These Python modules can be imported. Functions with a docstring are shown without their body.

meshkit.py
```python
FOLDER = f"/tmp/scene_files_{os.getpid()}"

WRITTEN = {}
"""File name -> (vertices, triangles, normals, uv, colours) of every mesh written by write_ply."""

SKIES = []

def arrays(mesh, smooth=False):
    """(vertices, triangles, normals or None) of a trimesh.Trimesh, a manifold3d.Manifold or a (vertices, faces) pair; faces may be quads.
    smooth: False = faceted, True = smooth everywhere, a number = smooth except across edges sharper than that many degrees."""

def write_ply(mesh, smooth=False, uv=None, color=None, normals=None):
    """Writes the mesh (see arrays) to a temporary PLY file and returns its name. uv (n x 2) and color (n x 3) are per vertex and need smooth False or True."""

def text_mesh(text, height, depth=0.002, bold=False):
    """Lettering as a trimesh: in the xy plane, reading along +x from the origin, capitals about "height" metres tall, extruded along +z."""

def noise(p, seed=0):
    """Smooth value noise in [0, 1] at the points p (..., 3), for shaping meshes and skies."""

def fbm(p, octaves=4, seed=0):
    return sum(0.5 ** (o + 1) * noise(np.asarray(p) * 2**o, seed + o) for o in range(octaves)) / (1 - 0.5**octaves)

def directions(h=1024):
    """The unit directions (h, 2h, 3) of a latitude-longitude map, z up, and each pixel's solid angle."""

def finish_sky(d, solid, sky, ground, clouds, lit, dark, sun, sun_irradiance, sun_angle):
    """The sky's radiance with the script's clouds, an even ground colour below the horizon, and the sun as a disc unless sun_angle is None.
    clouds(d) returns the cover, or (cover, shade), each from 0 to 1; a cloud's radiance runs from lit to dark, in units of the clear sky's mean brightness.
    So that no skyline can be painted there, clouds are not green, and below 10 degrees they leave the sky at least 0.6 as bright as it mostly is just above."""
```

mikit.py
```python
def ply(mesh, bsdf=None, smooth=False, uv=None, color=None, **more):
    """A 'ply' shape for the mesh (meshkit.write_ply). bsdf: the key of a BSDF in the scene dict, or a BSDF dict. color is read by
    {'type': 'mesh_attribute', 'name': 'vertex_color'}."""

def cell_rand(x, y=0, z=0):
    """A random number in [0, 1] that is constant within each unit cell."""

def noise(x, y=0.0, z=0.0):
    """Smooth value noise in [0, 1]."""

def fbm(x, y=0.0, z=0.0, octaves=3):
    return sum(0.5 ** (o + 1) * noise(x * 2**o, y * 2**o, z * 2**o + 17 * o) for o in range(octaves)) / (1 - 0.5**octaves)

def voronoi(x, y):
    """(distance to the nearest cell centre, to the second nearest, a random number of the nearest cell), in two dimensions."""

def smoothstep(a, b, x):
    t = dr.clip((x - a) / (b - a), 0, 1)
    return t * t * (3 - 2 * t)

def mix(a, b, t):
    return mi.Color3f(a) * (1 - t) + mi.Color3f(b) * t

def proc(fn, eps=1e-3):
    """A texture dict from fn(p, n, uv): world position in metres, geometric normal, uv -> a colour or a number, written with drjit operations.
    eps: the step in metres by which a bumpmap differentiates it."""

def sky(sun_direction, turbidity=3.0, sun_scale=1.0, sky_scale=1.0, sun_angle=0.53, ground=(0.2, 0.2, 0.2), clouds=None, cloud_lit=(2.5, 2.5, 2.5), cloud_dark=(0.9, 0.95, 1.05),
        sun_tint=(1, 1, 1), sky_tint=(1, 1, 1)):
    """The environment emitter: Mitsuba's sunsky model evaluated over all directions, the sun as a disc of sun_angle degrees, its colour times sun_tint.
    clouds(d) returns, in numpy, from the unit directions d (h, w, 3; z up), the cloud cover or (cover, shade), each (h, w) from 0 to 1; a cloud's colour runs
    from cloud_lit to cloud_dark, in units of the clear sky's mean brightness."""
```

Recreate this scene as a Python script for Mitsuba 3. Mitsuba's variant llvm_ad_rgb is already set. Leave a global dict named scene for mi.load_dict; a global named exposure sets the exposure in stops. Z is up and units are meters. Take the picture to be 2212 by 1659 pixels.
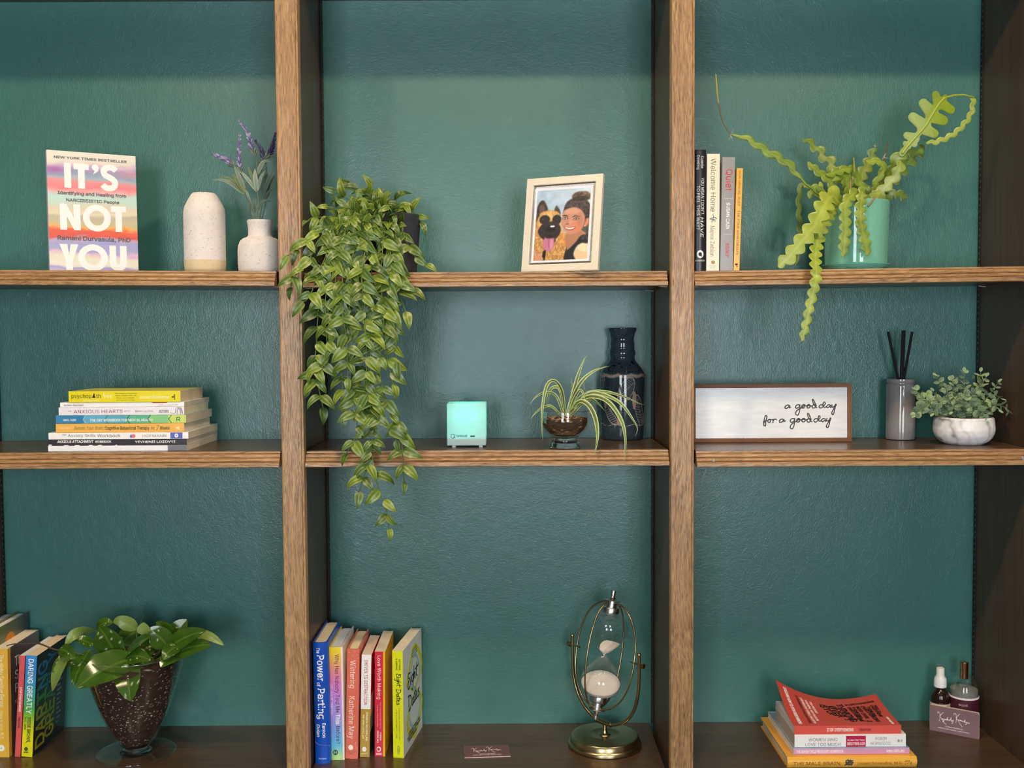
import math, random
import numpy as np, trimesh, mitsuba as mi, mikit, meshkit
import drjit as dr
from shapely.geometry import Polygon, LineString, Point, box as sbox
from shapely.ops import unary_union
from shapely import affinity

scene, labels = {'type': 'scene'}, {}
T4 = mi.ScalarTransform4f

# ------------------------------------------------------------------ camera (35 mm phone lens, 2.6 degrees down)
F, CX, CY = 2236.0, 1106.0, 829.5
_d = np.array([1095 - CX, 727 - CY, F]); _d /= np.linalg.norm(_d)
_v = np.array([1401 - CX, 50500.0, 0.0]); _v[2] = -(_v[0] * _d[0] + _v[1] * _d[1]) / _d[2]; _v /= np.linalg.norm(_v)
RC = np.array([np.cross(_v, _d), _d, -_v])          # world axes in camera coordinates

def W(u, v, y):                                      # the point at depth y seen at pixel (u, v)
    w = RC @ np.array([u - CX, v - CY, F]); return w * (y / w[1])

def WS(u, v, z):                                     # the point at height z seen at pixel (u, v)
    w = RC @ np.array([u - CX, v - CY, F]); return w * (z / w[2])

_fw, _up = RC @ np.array([0, 0, 1.0]), RC @ np.array([0, -1.0, 0])
scene['camera'] = {'type': 'perspective', 'fov': math.degrees(2 * math.atan(1106 / F)), 'fov_axis': 'x', 'near_clip': 0.05, 'far_clip': 50.0,
                   'to_world': T4().look_at(origin=[0, 0, 0], target=[float(x) for x in _fw], up=[float(x) for x in _up])}
exposure = 0.2

# ------------------------------------------------------------------ light: two windows behind the camera, warm downlights in the ceiling
WIN_L = (10.8, 11.7, 12.4)
LAMP_L = (225.0, 168.0, 108.0)
CUBE_L = 1.35
WINDOWS = [(-1.35, -0.45, -0.70, 0.72), (0.45, 1.35, -0.70, 0.72)]      # x0, x1, z0, z1 in the rear wall
REAR, CEIL, FLOOR = -1.9, 1.32, -1.55
LAMPS = [(-0.95, 1.02), (0.0, 1.02), (0.95, 1.02)]

# ------------------------------------------------------------------ helpers
def lin(c):
    c = np.asarray(c, float) / 255.0
    return np.where(c <= 0.04045, c / 12.92, ((c + 0.055) / 1.055) ** 2.4)

def fl(c): return tuple(float(x) for x in lin(c))
def rgb(c):
    return {'type': 'rgb', 'value': [float(x) for x in lin(c)]}

VC = {'type': 'mesh_attribute', 'name': 'vertex_color'}
def two(d): return {'type': 'twosided', 'bsdf': d}
scene['m_paper'] = two({'type': 'principled', 'base_color': VC, 'roughness': 0.55, 'specular': 0.35})
scene['m_gloss'] = two({'type': 'principled', 'base_color': VC, 'roughness': 0.28, 'specular': 0.5})
scene['m_leaf'] = two({'type': 'principled', 'base_color': VC, 'roughness': 0.34, 'specular': 0.5})
scene['m_waxy'] = two({'type': 'principled', 'base_color': VC, 'roughness': 0.2, 'specular': 0.55})
scene['m_matte'] = two({'type': 'principled', 'base_color': VC, 'roughness': 0.85, 'specular': 0.2})
scene['m_glaze'] = two({'type': 'principled', 'base_color': VC, 'roughness': 0.08, 'specular': 0.6})
scene['m_glass'] = {'type': 'dielectric', 'int_ior': 1.5, 'ext_ior': 1.0}
scene['m_thin_glass'] = {'type': 'thindielectric', 'int_ior': 1.5}
scene['m_silver'] = two({'type': 'roughconductor', 'material': 'Ag', 'alpha': 0.1})
scene['m_steel'] = two({'type': 'principled', 'base_color': rgb((190, 190, 188)), 'metallic': 1.0, 'roughness': 0.3})
scene['m_brass'] = two({'type': 'principled', 'base_color': rgb((178, 160, 122)), 'metallic': 1.0, 'roughness': 0.27})
scene['m_rose_gold'] = two({'type': 'principled', 'base_color': rgb((196, 152, 118)), 'metallic': 1.0, 'roughness': 0.16})

def number(key):
    if key not in scene and not any(k.startswith(key + '__') for k in scene) and key not in labels: return key
    n = 1
    while f'{key}_{n:03d}' in scene or f'{key}_{n:03d}' in labels: n += 1
    return f'{key}_{n:03d}'
_count = {}
def part(parent, name):                              # the next free key of a part
    k = f'{parent}__{name}'; n = _count.get(k, 0); _count[k] = n + 1
    return k if n == 0 else f'{k}_{n:03d}'

def thing(name, label, cat, group=None, kind=None):
    n = _count.get(name, 0); _count[name] = n + 1
    key = name if n == 0 else f'{name}_{n:03d}'
    labels[key] = {'label': label, 'category': cat}
    if group: labels[key]['group'] = group
    if kind: labels[key]['kind'] = kind
    return key

def A(m):                                            # -> trimesh
    if isinstance(m, trimesh.Trimesh): return m
    v, f, _ = meshkit.arrays(m); return trimesh.Trimesh(v, f, process=False)

def put(key, mesh, col=None, bsdf='m_paper', smooth=False, M=None, label=None, kind=None, **more):
    """One mesh as one entry; col: an sRGB colour, or fn(vertices, normals) -> n x 3 sRGB colours in local coordinates."""
    mesh = A(mesh)
    if smooth and smooth is not True:
        mesh = trimesh.graph.smooth_shade(mesh, angle=math.radians(smooth), facet_minarea=None)
    elif not smooth and callable(col):
        mesh = trimesh.Trimesh(mesh.vertices[mesh.faces.ravel()], np.arange(len(mesh.faces) * 3).reshape(-1, 3), process=False)
    v, f, n = meshkit.arrays(mesh, True)
    cols = None
    if col is not None:
        c = col(v, n) if callable(col) else np.tile(np.asarray(col, float), (len(v), 1))
        cols = lin(np.clip(c, 0, 255))
    if M is not None:
        v = v @ np.asarray(M)[:3, :3].T + np.asarray(M)[:3, 3]
        if np.linalg.det(np.asarray(M)[:3, :3]) < 0: f = f[:, ::-1]
    scene[key] = mikit.ply(trimesh.Trimesh(v, f, process=False), bsdf, smooth=bool(smooth), color=cols, **more)
    if label or kind:
        labels.setdefault(key, {})
        if label: labels[key]['label'] = label
        if kind: labels[key]['kind'] = kind
    return key

def frame(o, x, y, z):
    M = np.eye(4); M[:3, 0], M[:3, 1], M[:3, 2], M[:3, 3] = x, y, z, o; return M
def rotz(a): c, s = math.cos(a), math.sin(a); return np.array([[c, -s, 0, 0], [s, c, 0, 0], [0, 0, 1, 0], [0, 0, 0, 1.0]])
def roty(a): c, s = math.cos(a), math.sin(a); return np.array([[c, 0, s, 0], [0, 1, 0, 0], [-s, 0, c, 0], [0, 0, 0, 1.0]])
def rotx(a): c, s = math.cos(a), math.sin(a); return np.array([[1, 0, 0, 0], [0, c, -s, 0], [0, s, c, 0], [0, 0, 0, 1.0]])
def trans(*t): M = np.eye(4); M[:3, 3] = t; return M
def unit(v): v = np.asarray(v, float); return v / max(np.linalg.norm(v), 1e-12)
def cat(*ms): return trimesh.util.concatenate([A(m) for m in ms])

def bar(x0, x1, y0, y1, z0, z1, r=0.0, seg=3):
    """A box, its long edges rounded with radius r."""
    if r <= 0:
        m = trimesh.creation.box(extents=(x1 - x0, y1 - y0, z1 - z0)); m.apply_translation(((x0 + x1) / 2, (y0 + y1) / 2, (z0 + z1) / 2)); return m
    import manifold3d as m3
    s = m3.Manifold.sphere(r, 4 * seg)
    return A(m3.Manifold.batch_hull([s.translate((x, y, z)) for x in (x0 + r, x1 - r) for y in (y0 + r, y1 - r) for z in (z0 + r, z1 - r)]))

def prism(poly, zs, flip=False):
    """A polygon (shapely) extruded along z through the levels zs, walls divided at each level."""
    if len(zs) == 2:
        m = trimesh.creation.extrude_polygon(poly, zs[1] - zs[0], engine='earcut'); m.apply_translation((0, 0, zs[0])); return m
    out = []
    for r in [poly.exterior, *poly.interiors]:
        p = np.array(r.coords)[:-1]; n = len(p); k = len(zs)
        v = np.array([[x, y, z] for z in zs for x, y in p])
        f = []
        for a in range(k - 1):
            for b in range(n):
                c = (b + 1) % n
                f += [[a * n + b, a * n + c, (a + 1) * n + c], [a * n + b, (a + 1) * n + c, (a + 1) * n + b]]
        m = trimesh.Trimesh(v, f, process=False)
        if not r.is_ccw: m.invert()
        if r is not poly.exterior and r.is_ccw: m.invert()
        out.append(m)
    cap = trimesh.creation.extrude_polygon(poly, zs[-1] - zs[0], engine='earcut'); cap.apply_translation((0, 0, zs[0]))
    keep = np.abs(cap.face_normals[:, 2]) > 0.5
    out.append(trimesh.Trimesh(cap.vertices, cap.faces[keep], process=False))
    return trimesh.util.concatenate(out)

def lathe(prof, n=48, closed=False):
    """prof: list of (r, z) -> surface of revolution about z, from the first point to the last."""
    p = np.asarray(prof, float); k = len(p); a = np.arange(n) * 2 * np.pi / n
    v = np.stack([np.outer(p[:, 0], np.cos(a)), np.outer(p[:, 0], np.sin(a)), np.repeat(p[:, 1:2], n, 1)], -1).reshape(-1, 3)
    f = []
    for i in range(k - 1 if not closed else k):
        i2 = (i + 1) % k
        for j in range(n):
            j2 = (j + 1) % n
            if p[i, 0] > 1e-9: f.append([i * n + j, i * n + j2, i2 * n + j2])
            if p[i2, 0] > 1e-9: f.append([i * n + j, i2 * n + j2, i2 * n + j])
            if p[i, 0] <= 1e-9 and p[i2, 0] > 1e-9: pass
    m = trimesh.Trimesh(v, f, process=False)
    m = trimesh.Trimesh(m.vertices, m.faces, process=False); m.remove_unreferenced_vertices(); return m

def smooth_prof(pts, n=6):
    """Catmull-Rom through the points."""
    p = np.asarray(pts, float); p = np.vstack([2 * p[0] - p[1], p, 2 * p[-1] - p[-2]]); out = []
    for i in range(1, len(p) - 2):
        for t in np.arange(n) / n:
            a, b, c, d = p[i - 1:i + 3]
            out.append(0.5 * (2 * b + (c - a) * t + (2 * a - 5 * b + 4 * c - d) * t * t + (3 * b - a - 3 * c + d) * t ** 3))
    out.append(p[-2]); return np.array(out)

def tube(pts, r, n=8, cap=True):
    """A round tube along a polyline; r: one radius or one per point."""
    p = np.asarray(pts, float); k = len(p); r = np.broadcast_to(r, k)
    t = np.gradient(p, axis=0); t /= np.linalg.norm(t, axis=1, keepdims=True) + 1e-12
    u = np.cross(t[0], [0, 0, 1.0]); u = unit(u if np.linalg.norm(u) > 0.05 else np.cross(t[0], [1.0, 0, 0])); us = []
    for i in range(k):
        u = unit(u - t[i] * (u @ t[i])); us.append(u)
    us = np.array(us); w = np.cross(t, us); a = np.arange(n) * 2 * np.pi / n
    v = (p[:, None] + r[:, None, None] * (us[:, None] * np.cos(a)[None, :, None] + w[:, None] * np.sin(a)[None, :, None])).reshape(-1, 3)
    f = []
    for i in range(k - 1):
        for j in range(n):
            j2 = (j + 1) % n
            f += [[i * n + j, i * n + j2, (i + 1) * n + j2], [i * n + j, (i + 1) * n + j2, (i + 1) * n + j]]
    if cap:
        v = np.vstack([v, p[:1], p[-1:]]); c0, c1 = len(v) - 2, len(v) - 1
        for j in range(n):
            j2 = (j + 1) % n
            f += [[c0, j2, j], [c1, (k - 1) * n + j, (k - 1) * n + j2]]
    return trimesh.Trimesh(v, f, process=False)

def ribbon2d(strokes, w, depth=0.0003):
    """Pen strokes (lists of 2-D points) as flat lettering in the xy plane, w wide."""
    shape = unary_union([LineString(smooth_prof(s, 5)).buffer(w / 2, quad_segs=3) for s in strokes]).simplify(w * 0.04)
    return cat(*[trimesh.creation.extrude_polygon(g, depth, engine='earcut') for g in getattr(shape, 'geoms', [shape])])

_text = {}
def letters(s, bold=False):
    k = (s, bold)
    if k not in _text:
        m = meshkit.text_mesh(s, 1.0, 1.0, bold); _text[k] = (m, m.bounds.copy())
    return _text[k]

def text(s, width, cap, bold=False, slant=0.0, depth=0.00025):
    """Lettering from x = 0 to x = width, capitals cap tall, baseline at y = 0, in the xy plane."""
    m, b = letters(s, bold); m = m.copy(); v = m.vertices.copy()
    v[:, 0] = (v[:, 0] - b[0, 0]) / (b[1, 0] - b[0, 0]) * width + slant * v[:, 1] * cap
    v[:, 1] *= cap; v[:, 2] *= depth; m.vertices = v
    return m
# ------------------------------------------------------------------ materials of the setting
def paint_height(p, n, uv):
    q = 0.4 * p[0] - 0.25 * p[2]
    a = mikit.fbm((p[0] + q) * 500, (p[2] + 0.3 * q) * 430, p[1] * 450, octaves=2)
    b = mikit.noise(p[0] * 95 + 7, p[2] * 60, p[1] * 40)
    return a * 0.00050 + b * 0.00030
def paint_colour(p, n, uv):
    t = mikit.fbm(p[0] * 9, p[2] * 7, p[1] * 9)
    return mikit.mix((0.035, 0.150, 0.130), (0.044, 0.173, 0.151), t)
scene['m_teal'] = two({'type': 'bumpmap', 'arbitrary': mikit.proc(paint_height, eps=0.0005), 'scale': 1.0,
                       'bsdf': {'type': 'principled', 'base_color': mikit.proc(paint_colour), 'roughness': 0.35, 'specular': 0.75}})

def grain(a, b, c, light, dark, streak=1.0):
    """Oak: a along the grain, b and c across it."""
    warp = mikit.fbm(a * 3, b * 14, c * 14) * 0.05
    s1 = mikit.fbm(a * 52, (b + warp) * 560, (c + warp) * 560, octaves=2)
    s2 = mikit.noise(a * 7, (b + warp) * 150, (c + warp) * 150)
    band = mikit.noise(a * 1.7, b * 30 + 3, c * 30)
    pore = mikit.smoothstep(0.60, 0.80, mikit.noise(a * 120 + 3 * s2, b * 900, c * 900))
    t = 0.60 + streak * (0.95 * (s1 - 0.5) - 0.20 * pore) + 0.40 * (s2 - 0.5) + 0.30 * (band - 0.5)
    return mikit.mix(dark, light, dr.clip(t, 0, 1))
OAK, OAKD = (0.53, 0.315, 0.145), (0.145, 0.070, 0.028)
def oak_v(p, n, uv): return grain(p[2], p[0], p[1], OAK, OAKD)
def oak_h(p, n, uv): return grain(p[0], p[2], p[1], OAK, OAKD)
def grain_bump_v(p, n, uv): return 0.00035 * mikit.smoothstep(0.35, 0.75, mikit.fbm(p[2] * 70, p[0] * 480, p[1] * 480, octaves=2))
def grain_bump_h(p, n, uv): return 0.00035 * mikit.smoothstep(0.35, 0.75, mikit.fbm(p[0] * 70, p[2] * 480, p[1] * 480, octaves=2))
WALN, WALND = (0.095, 0.056, 0.032), (0.036, 0.021, 0.012)
def dark_v(p, n, uv): return grain(p[2], p[1], p[0], WALN, WALND, 0.3)
def dark_h(p, n, uv): return grain(p[0], p[1], p[2], WALN, WALND, 0.3)
def wood(fn, rough, spec, bump=None):
    b = {'type': 'principled', 'base_color': mikit.proc(fn), 'roughness': rough, 'specular': spec}
    return two({'type': 'bumpmap', 'arbitrary': mikit.proc(bump, eps=0.0004), 'scale': 1.0, 'bsdf': b} if bump else b)
scene['m_oak_v'] = wood(oak_v, 0.36, 0.65, grain_bump_v)
scene['m_oak_h'] = wood(oak_h, 0.36, 0.65, grain_bump_h)
scene['m_dark_v'] = wood(dark_v, 0.38, 0.4)
scene['m_dark_h'] = wood(dark_h, 0.26, 0.5)
scene['m_white_wall'] = two({'type': 'principled', 'base_color': rgb((130, 126, 118)), 'roughness': 0.9, 'specular': 0.2})
scene['m_ceiling'] = two({'type': 'principled', 'base_color': rgb((180, 176, 168)), 'roughness': 0.9, 'specular': 0.2})
scene['m_carpet'] = two({'type': 'principled', 'base_color': rgb((120, 108, 95)), 'roughness': 1.0, 'specular': 0.1})

def struct(key, mesh, bsdf, col=None, smooth=False, **kw):
    put(key, mesh, col, bsdf, smooth, **kw); labels[key] = {'kind': 'structure'}
    return key

# ------------------------------------------------------------------ the room
YF, YB = 1.960, 2.217
PL0, PL1 = -0.4300, -0.3862        # the left upright
PR0, PR1 = 0.3105, 0.3552          # the right upright
XL, XR = -1.086, 1.008             # inner faces of the side panels
ZB = -0.8415                       # top of the base board
ZT = 0.7085                        # underside of the top shelf
RX = 2.6
struct('wall_back', bar(-RX, RX, YB, YB + 0.04, FLOOR, CEIL), 'm_teal')
struct('floor', bar(-RX, RX, REAR - 0.1, YB + 0.04, FLOOR - 0.05, FLOOR), 'm_carpet')
struct('ceiling', bar(-RX, RX, REAR - 0.1, YB + 0.04, CEIL, CEIL + 0.05), 'm_ceiling')
struct('wall_left', bar(-RX - 0.05, -RX, REAR - 0.1, YB + 0.04, FLOOR, CEIL), 'm_white_wall')
struct('wall_right', bar(RX, RX + 0.05, REAR - 0.1, YB + 0.04, FLOOR, CEIL), 'm_white_wall')
_w = sbox(-RX, FLOOR, RX, CEIL)
for x0, x1, z0, z1 in WINDOWS: _w = _w.difference(sbox(x0, z0, x1, z1))
_m = trimesh.creation.extrude_polygon(_w, 0.1, engine='earcut')
struct('wall_rear', _m, 'm_white_wall', M=frame((0, REAR, 0), (1, 0, 0), (0, 0, 1), (0, -1, 0)))
for i, (x0, x1, z0, z1) in enumerate(WINDOWS):
    fr = [bar(x0, x0 + 0.04, REAR - 0.08, REAR - 0.03, z0, z1), bar(x1 - 0.04, x1, REAR - 0.08, REAR - 0.03, z0, z1),
          bar(x0, x1, REAR - 0.08, REAR - 0.03, z0, z0 + 0.04), bar(x0, x1, REAR - 0.08, REAR - 0.03, z1 - 0.04, z1),
          bar(x0, x1, REAR - 0.08, REAR - 0.03, (z0 + z1) / 2 - 0.02, (z0 + z1) / 2 + 0.02),
          bar((x0 + x1) / 2 - 0.02, (x0 + x1) / 2 + 0.02, REAR - 0.08, REAR - 0.03, z0, z1)]
    k = struct(f'window_{i + 1}', cat(*fr), 'm_ceiling')
    pane = trimesh.Trimesh([[x0, REAR - 0.07, z0], [x1, REAR - 0.07, z0], [x1, REAR - 0.07, z1], [x0, REAR - 0.07, z1]], [[0, 2, 1], [0, 3, 2]], process=False)
    put(f'{k}__pane', pane, None, 'm_ceiling', emitter={'type': 'area', 'radiance': {'type': 'rgb', 'value': list(WIN_L)}})
for i, (x, y) in enumerate(LAMPS):
    t = thing('ceiling_downlight', f'round warm downlight in the ceiling, {["left", "middle", "right"][i]} one of three', 'light', 'ceiling downlights')
    put(part(t, 'trim_ring'), lathe([(0.075, CEIL - 0.001), (0.095, CEIL - 0.001), (0.095, CEIL - 0.008), (0.075, CEIL - 0.012), (0.075, CEIL - 0.001)], 32), (235, 235, 230), 'm_paper', 30, trans(x, y, 0))
    a = np.arange(32) * np.pi / 16
    disc = trimesh.Trimesh(np.vstack([np.stack([0.072 * np.cos(a), 0.072 * np.sin(a), a * 0], 1), [[0, 0, 0]]]), [[(j + 1) % 32, j, 32] for j in range(32)], process=False)
    disc.apply_translation((x, y, CEIL - 0.006))
    put(part(t, 'lens'), disc, None, 'm_ceiling', emitter={'type': 'area', 'radiance': {'type': 'rgb', 'value': list(LAMP_L)}})

# ------------------------------------------------------------------ the built-in bookcase
case = thing('bookcase', 'built-in oak bookcase with three bays in front of the teal wall', 'bookcase')
for a, b in ((PL0, PL1), (PR0, PR1)):
    put(part(case, 'upright'), bar(a + 0.003, b - 0.003, YF + 0.003, YB, FLOOR + 0.01, CEIL - 0.01), None, 'm_dark_v')
    o = [(a, YF + 0.0035), (a + 0.0015, YF + 0.0006), (a + 0.004, YF), (b - 0.0058, YF), (b - 0.005, YF + 0.0012), (b - 0.0042, YF), (b - 0.0012, YF + 0.0006), (b, YF + 0.0035), (b, YF + 0.02), (a, YF + 0.02)]
    put(part(case, 'face_strip'), prism(Polygon(o), [FLOOR + 0.01, CEIL - 0.01]), None, 'm_oak_v')
for a, b in ((XL - 0.045, XL), (XR, XR + 0.045)):
    put(part(case, 'side_panel'), bar(a, b, YF + 0.004, YB, FLOOR + 0.01, CEIL - 0.01), None, 'm_dark_v')
    put(part(case, 'face_strip'), bar(a - 0.0005, b + 0.0005, YF - 0.0005, YF + 0.0045, FLOOR + 0.01, CEIL - 0.01), None, 'm_oak_v')
for a, b in ((XL + 0.002, PL0 - 0.001), (PL1 + 0.001, PR0 - 0.008), (PR1 + 0.001, XR - 0.001)):
    put(part(case, 'base_board'), bar(a, b, YF - 0.12, YB - 0.001, ZB - 0.03, ZB), None, 'm_dark_h')
    put(part(case, 'top_board'), bar(a, b, YF + 0.004, YB - 0.001, ZT, ZT + 0.027), None, 'm_dark_h')
# black standards with their rows of slots in the back corners
for x, s in ((PL1, 1), (PR0, -1), (XR, -1), (XL, 1), (PL0, -1), (PR1, 1)):
    strip = [bar(min(x, x + s * 0.0022), max(x, x + s * 0.0022), YB - 0.011, YB - 0.003, ZB, ZT)]
    put(part(case, 'slotted_standard'), cat(*strip), (26, 22, 20), 'm_paper')
    sl = [bar(min(x + s * 0.0021, x + s * 0.0026), max(x + s * 0.0021, x + s * 0.0026), YB - 0.0105, YB - 0.0075, z, z + 0.0035) for z in np.arange(ZB + 0.02, ZT - 0.01, 0.0127)]
    put(part(f'{case}__slotted_standard', 'slot'), cat(*sl), (96, 90, 84), 'm_gloss', kind='stuff')

# shelves: a board with a stepped moulding along its front
def shelf(x0, x1, z0, z1, label, wide=0.0, lower=True, screws=()):
    """z0, z1: height of the top at x0 and at x1."""
    t = thing('shelf', label, 'shelf')
    Sh = lambda m: (m.apply_transform(np.array([[1, 0, 0, 0], [0, 1, 0, 0], [(z1 - z0) / (x1 - x0), 0, 1, z0 - (z1 - z0) / (x1 - x0) * x0], [0, 0, 0, 1.0]])), m)[1]
    put(part(t, 'board'), Sh(bar(x0 + 0.001, x1 - 0.001, YF + 0.024, YB - 0.002, -0.0265, 0)), None, 'm_dark_h')
    pr = [(0.0245, -0.0003), (0.0175, -0.0003), (0.016, -0.0008), (0.0158, -0.0038), (0.0172, -0.0044), (0.0128, -0.0056), (0.0108, -0.0078), (0.0104, -0.0098), (0.0112, -0.0117), (0.0128, -0.0124),
          (0.0088, -0.0134), (0.0066, -0.0152), (0.0060, -0.0172), (0.0070, -0.0192), (0.0092, -0.0200), (0.0030, -0.0206), (0.0008, -0.0212), (0.0002, -0.0225), (0.0004, -0.0285), (0.0014, -0.0293), (0.0245, -0.0293)]
    P = Polygon([(y, z) for y, z in pr])
    m = trimesh.creation.extrude_polygon(P, x1 - x0, engine='earcut')
    m.apply_transform(frame((x0, YF, 0), (0, 1, 0), (0, 0, 1), (1, 0, 0)))
    put(part(t, 'front_moulding'), Sh(m), None, 'm_oak_h', 40)
    for x in screws:
        put(part(t + '__front_moulding', 'screw'), Sh(cat(*[(q.apply_transform(frame((x, YF + 0.0062, -0.0168), (1, 0, 0), (0, 0, 1), (0, -1, 0))), q)[1] for q in (lathe([(0, 0.0022), (0.0026, 0.002), (0.0036, 0.001), (0.0038, -0.002)], 20), bar(-0.002, 0.002, -0.0003, 0.0003, 0.0021, 0.0024), bar(-0.0003, 0.0003, -0.002, 0.002, 0.0021, 0.0024))])), (150, 145, 138), 'm_gloss', 30)
    # wire clips that carry the board
    for x, s in ((x0, 1), (x1, -1)):
        for y in (YF + 0.035, YB - 0.035):
            put(part(t, 'wire_clip'), Sh(tube([(x - s * 0.004, y, -0.0300), (x + s * 0.006, y, -0.0292), (x + s * 0.013, y, -0.0282)], 0.0011, 6)), (205, 205, 205), 'm_gloss', True)
    return t
S1L = lambda x: 0.1294 - 0.0101 * (x + 0.68)
S1C = lambda x: 0.1236
S1R = lambda x: 0.1228 + 0.0093 * (x - 0.366)
S2L = lambda x: -0.2168
S2C = lambda x: -0.2170 - 0.002 * (x + 0.32)
S2R = lambda x: -0.2215
shelf(XL + 0.002, PL0 - 0.008, S1L(XL), S1L(PL0), 'upper oak shelf of the left bay, carrying the white vases')
shelf(PL1 + 0.002, PR0 - 0.0055, S1C(0), S1C(0), 'upper oak shelf of the middle bay, carrying the photo frame')
shelf(PR1 + 0.001, XR - 0.001, S1R(PR1), S1R(XR), 'upper oak shelf of the right bay, carrying the mint pot')
shelf(XL + 0.002, PL0 - 0.005, S2L(0), S2L(0), 'lower oak shelf of the left bay, carrying the lying book stack')
shelf(PL1 + 0.001, PR0 - 0.0025, S2C(PL1), S2C(PR0), 'lower oak shelf of the middle bay, carrying the glowing cube')
shelf(PR1 + 0.006, XR - 0.001, S2R(0), S2R(0), 'lower oak shelf of the right bay, carrying the lettered sign', screws=(0.3935, 0.986))
# ------------------------------------------------------------------ books
PAGE = (226, 214, 190)
def on_spine(M, T, H, bulge, items, key, on='__cover'):
    """items: (text, s0, s1, t, cap, colour[, options]); s in fractions of H from the top, t and cap in fractions of T."""
    for it in items:
        s, s0, s1, t, cap, col = it[:6]; o = it[6] if len(it) > 6 else {}
        if isinstance(s, str):
            m = text(s, (s1 - s0) * H, cap * T, o.get('bold', False), o.get('slant', 0))
        elif callable(s): m = s((s1 - s0) * H, cap * T)
        v = m.vertices; X = t * T - cap * T / 2 + v[:, 1]; Z = H * (1 - s0) - v[:, 0]
        if o.get('upright'):                       # reads upright on a standing spine: x along the thickness, baseline at s1
            m = text(s, cap * T, (s1 - s0) * H, o.get('bold', False)) if isinstance(s, str) else m
            v = m.vertices; X = t * T - cap * T / 2 + v[:, 0]; Z = H * (1 - s1) + v[:, 1]
        Y = -bulge * (1 - (2 * X / T - 1) ** 2) - v[:, 2] - 0.00006 - o.get('lift', 0)
        q = trimesh.Trimesh(np.stack([X, Y, Z], 1), m.faces, process=False)
        put(part(key + on, o.get('name', 'lettering')), q, col, 'm_paper', False, M)

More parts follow.
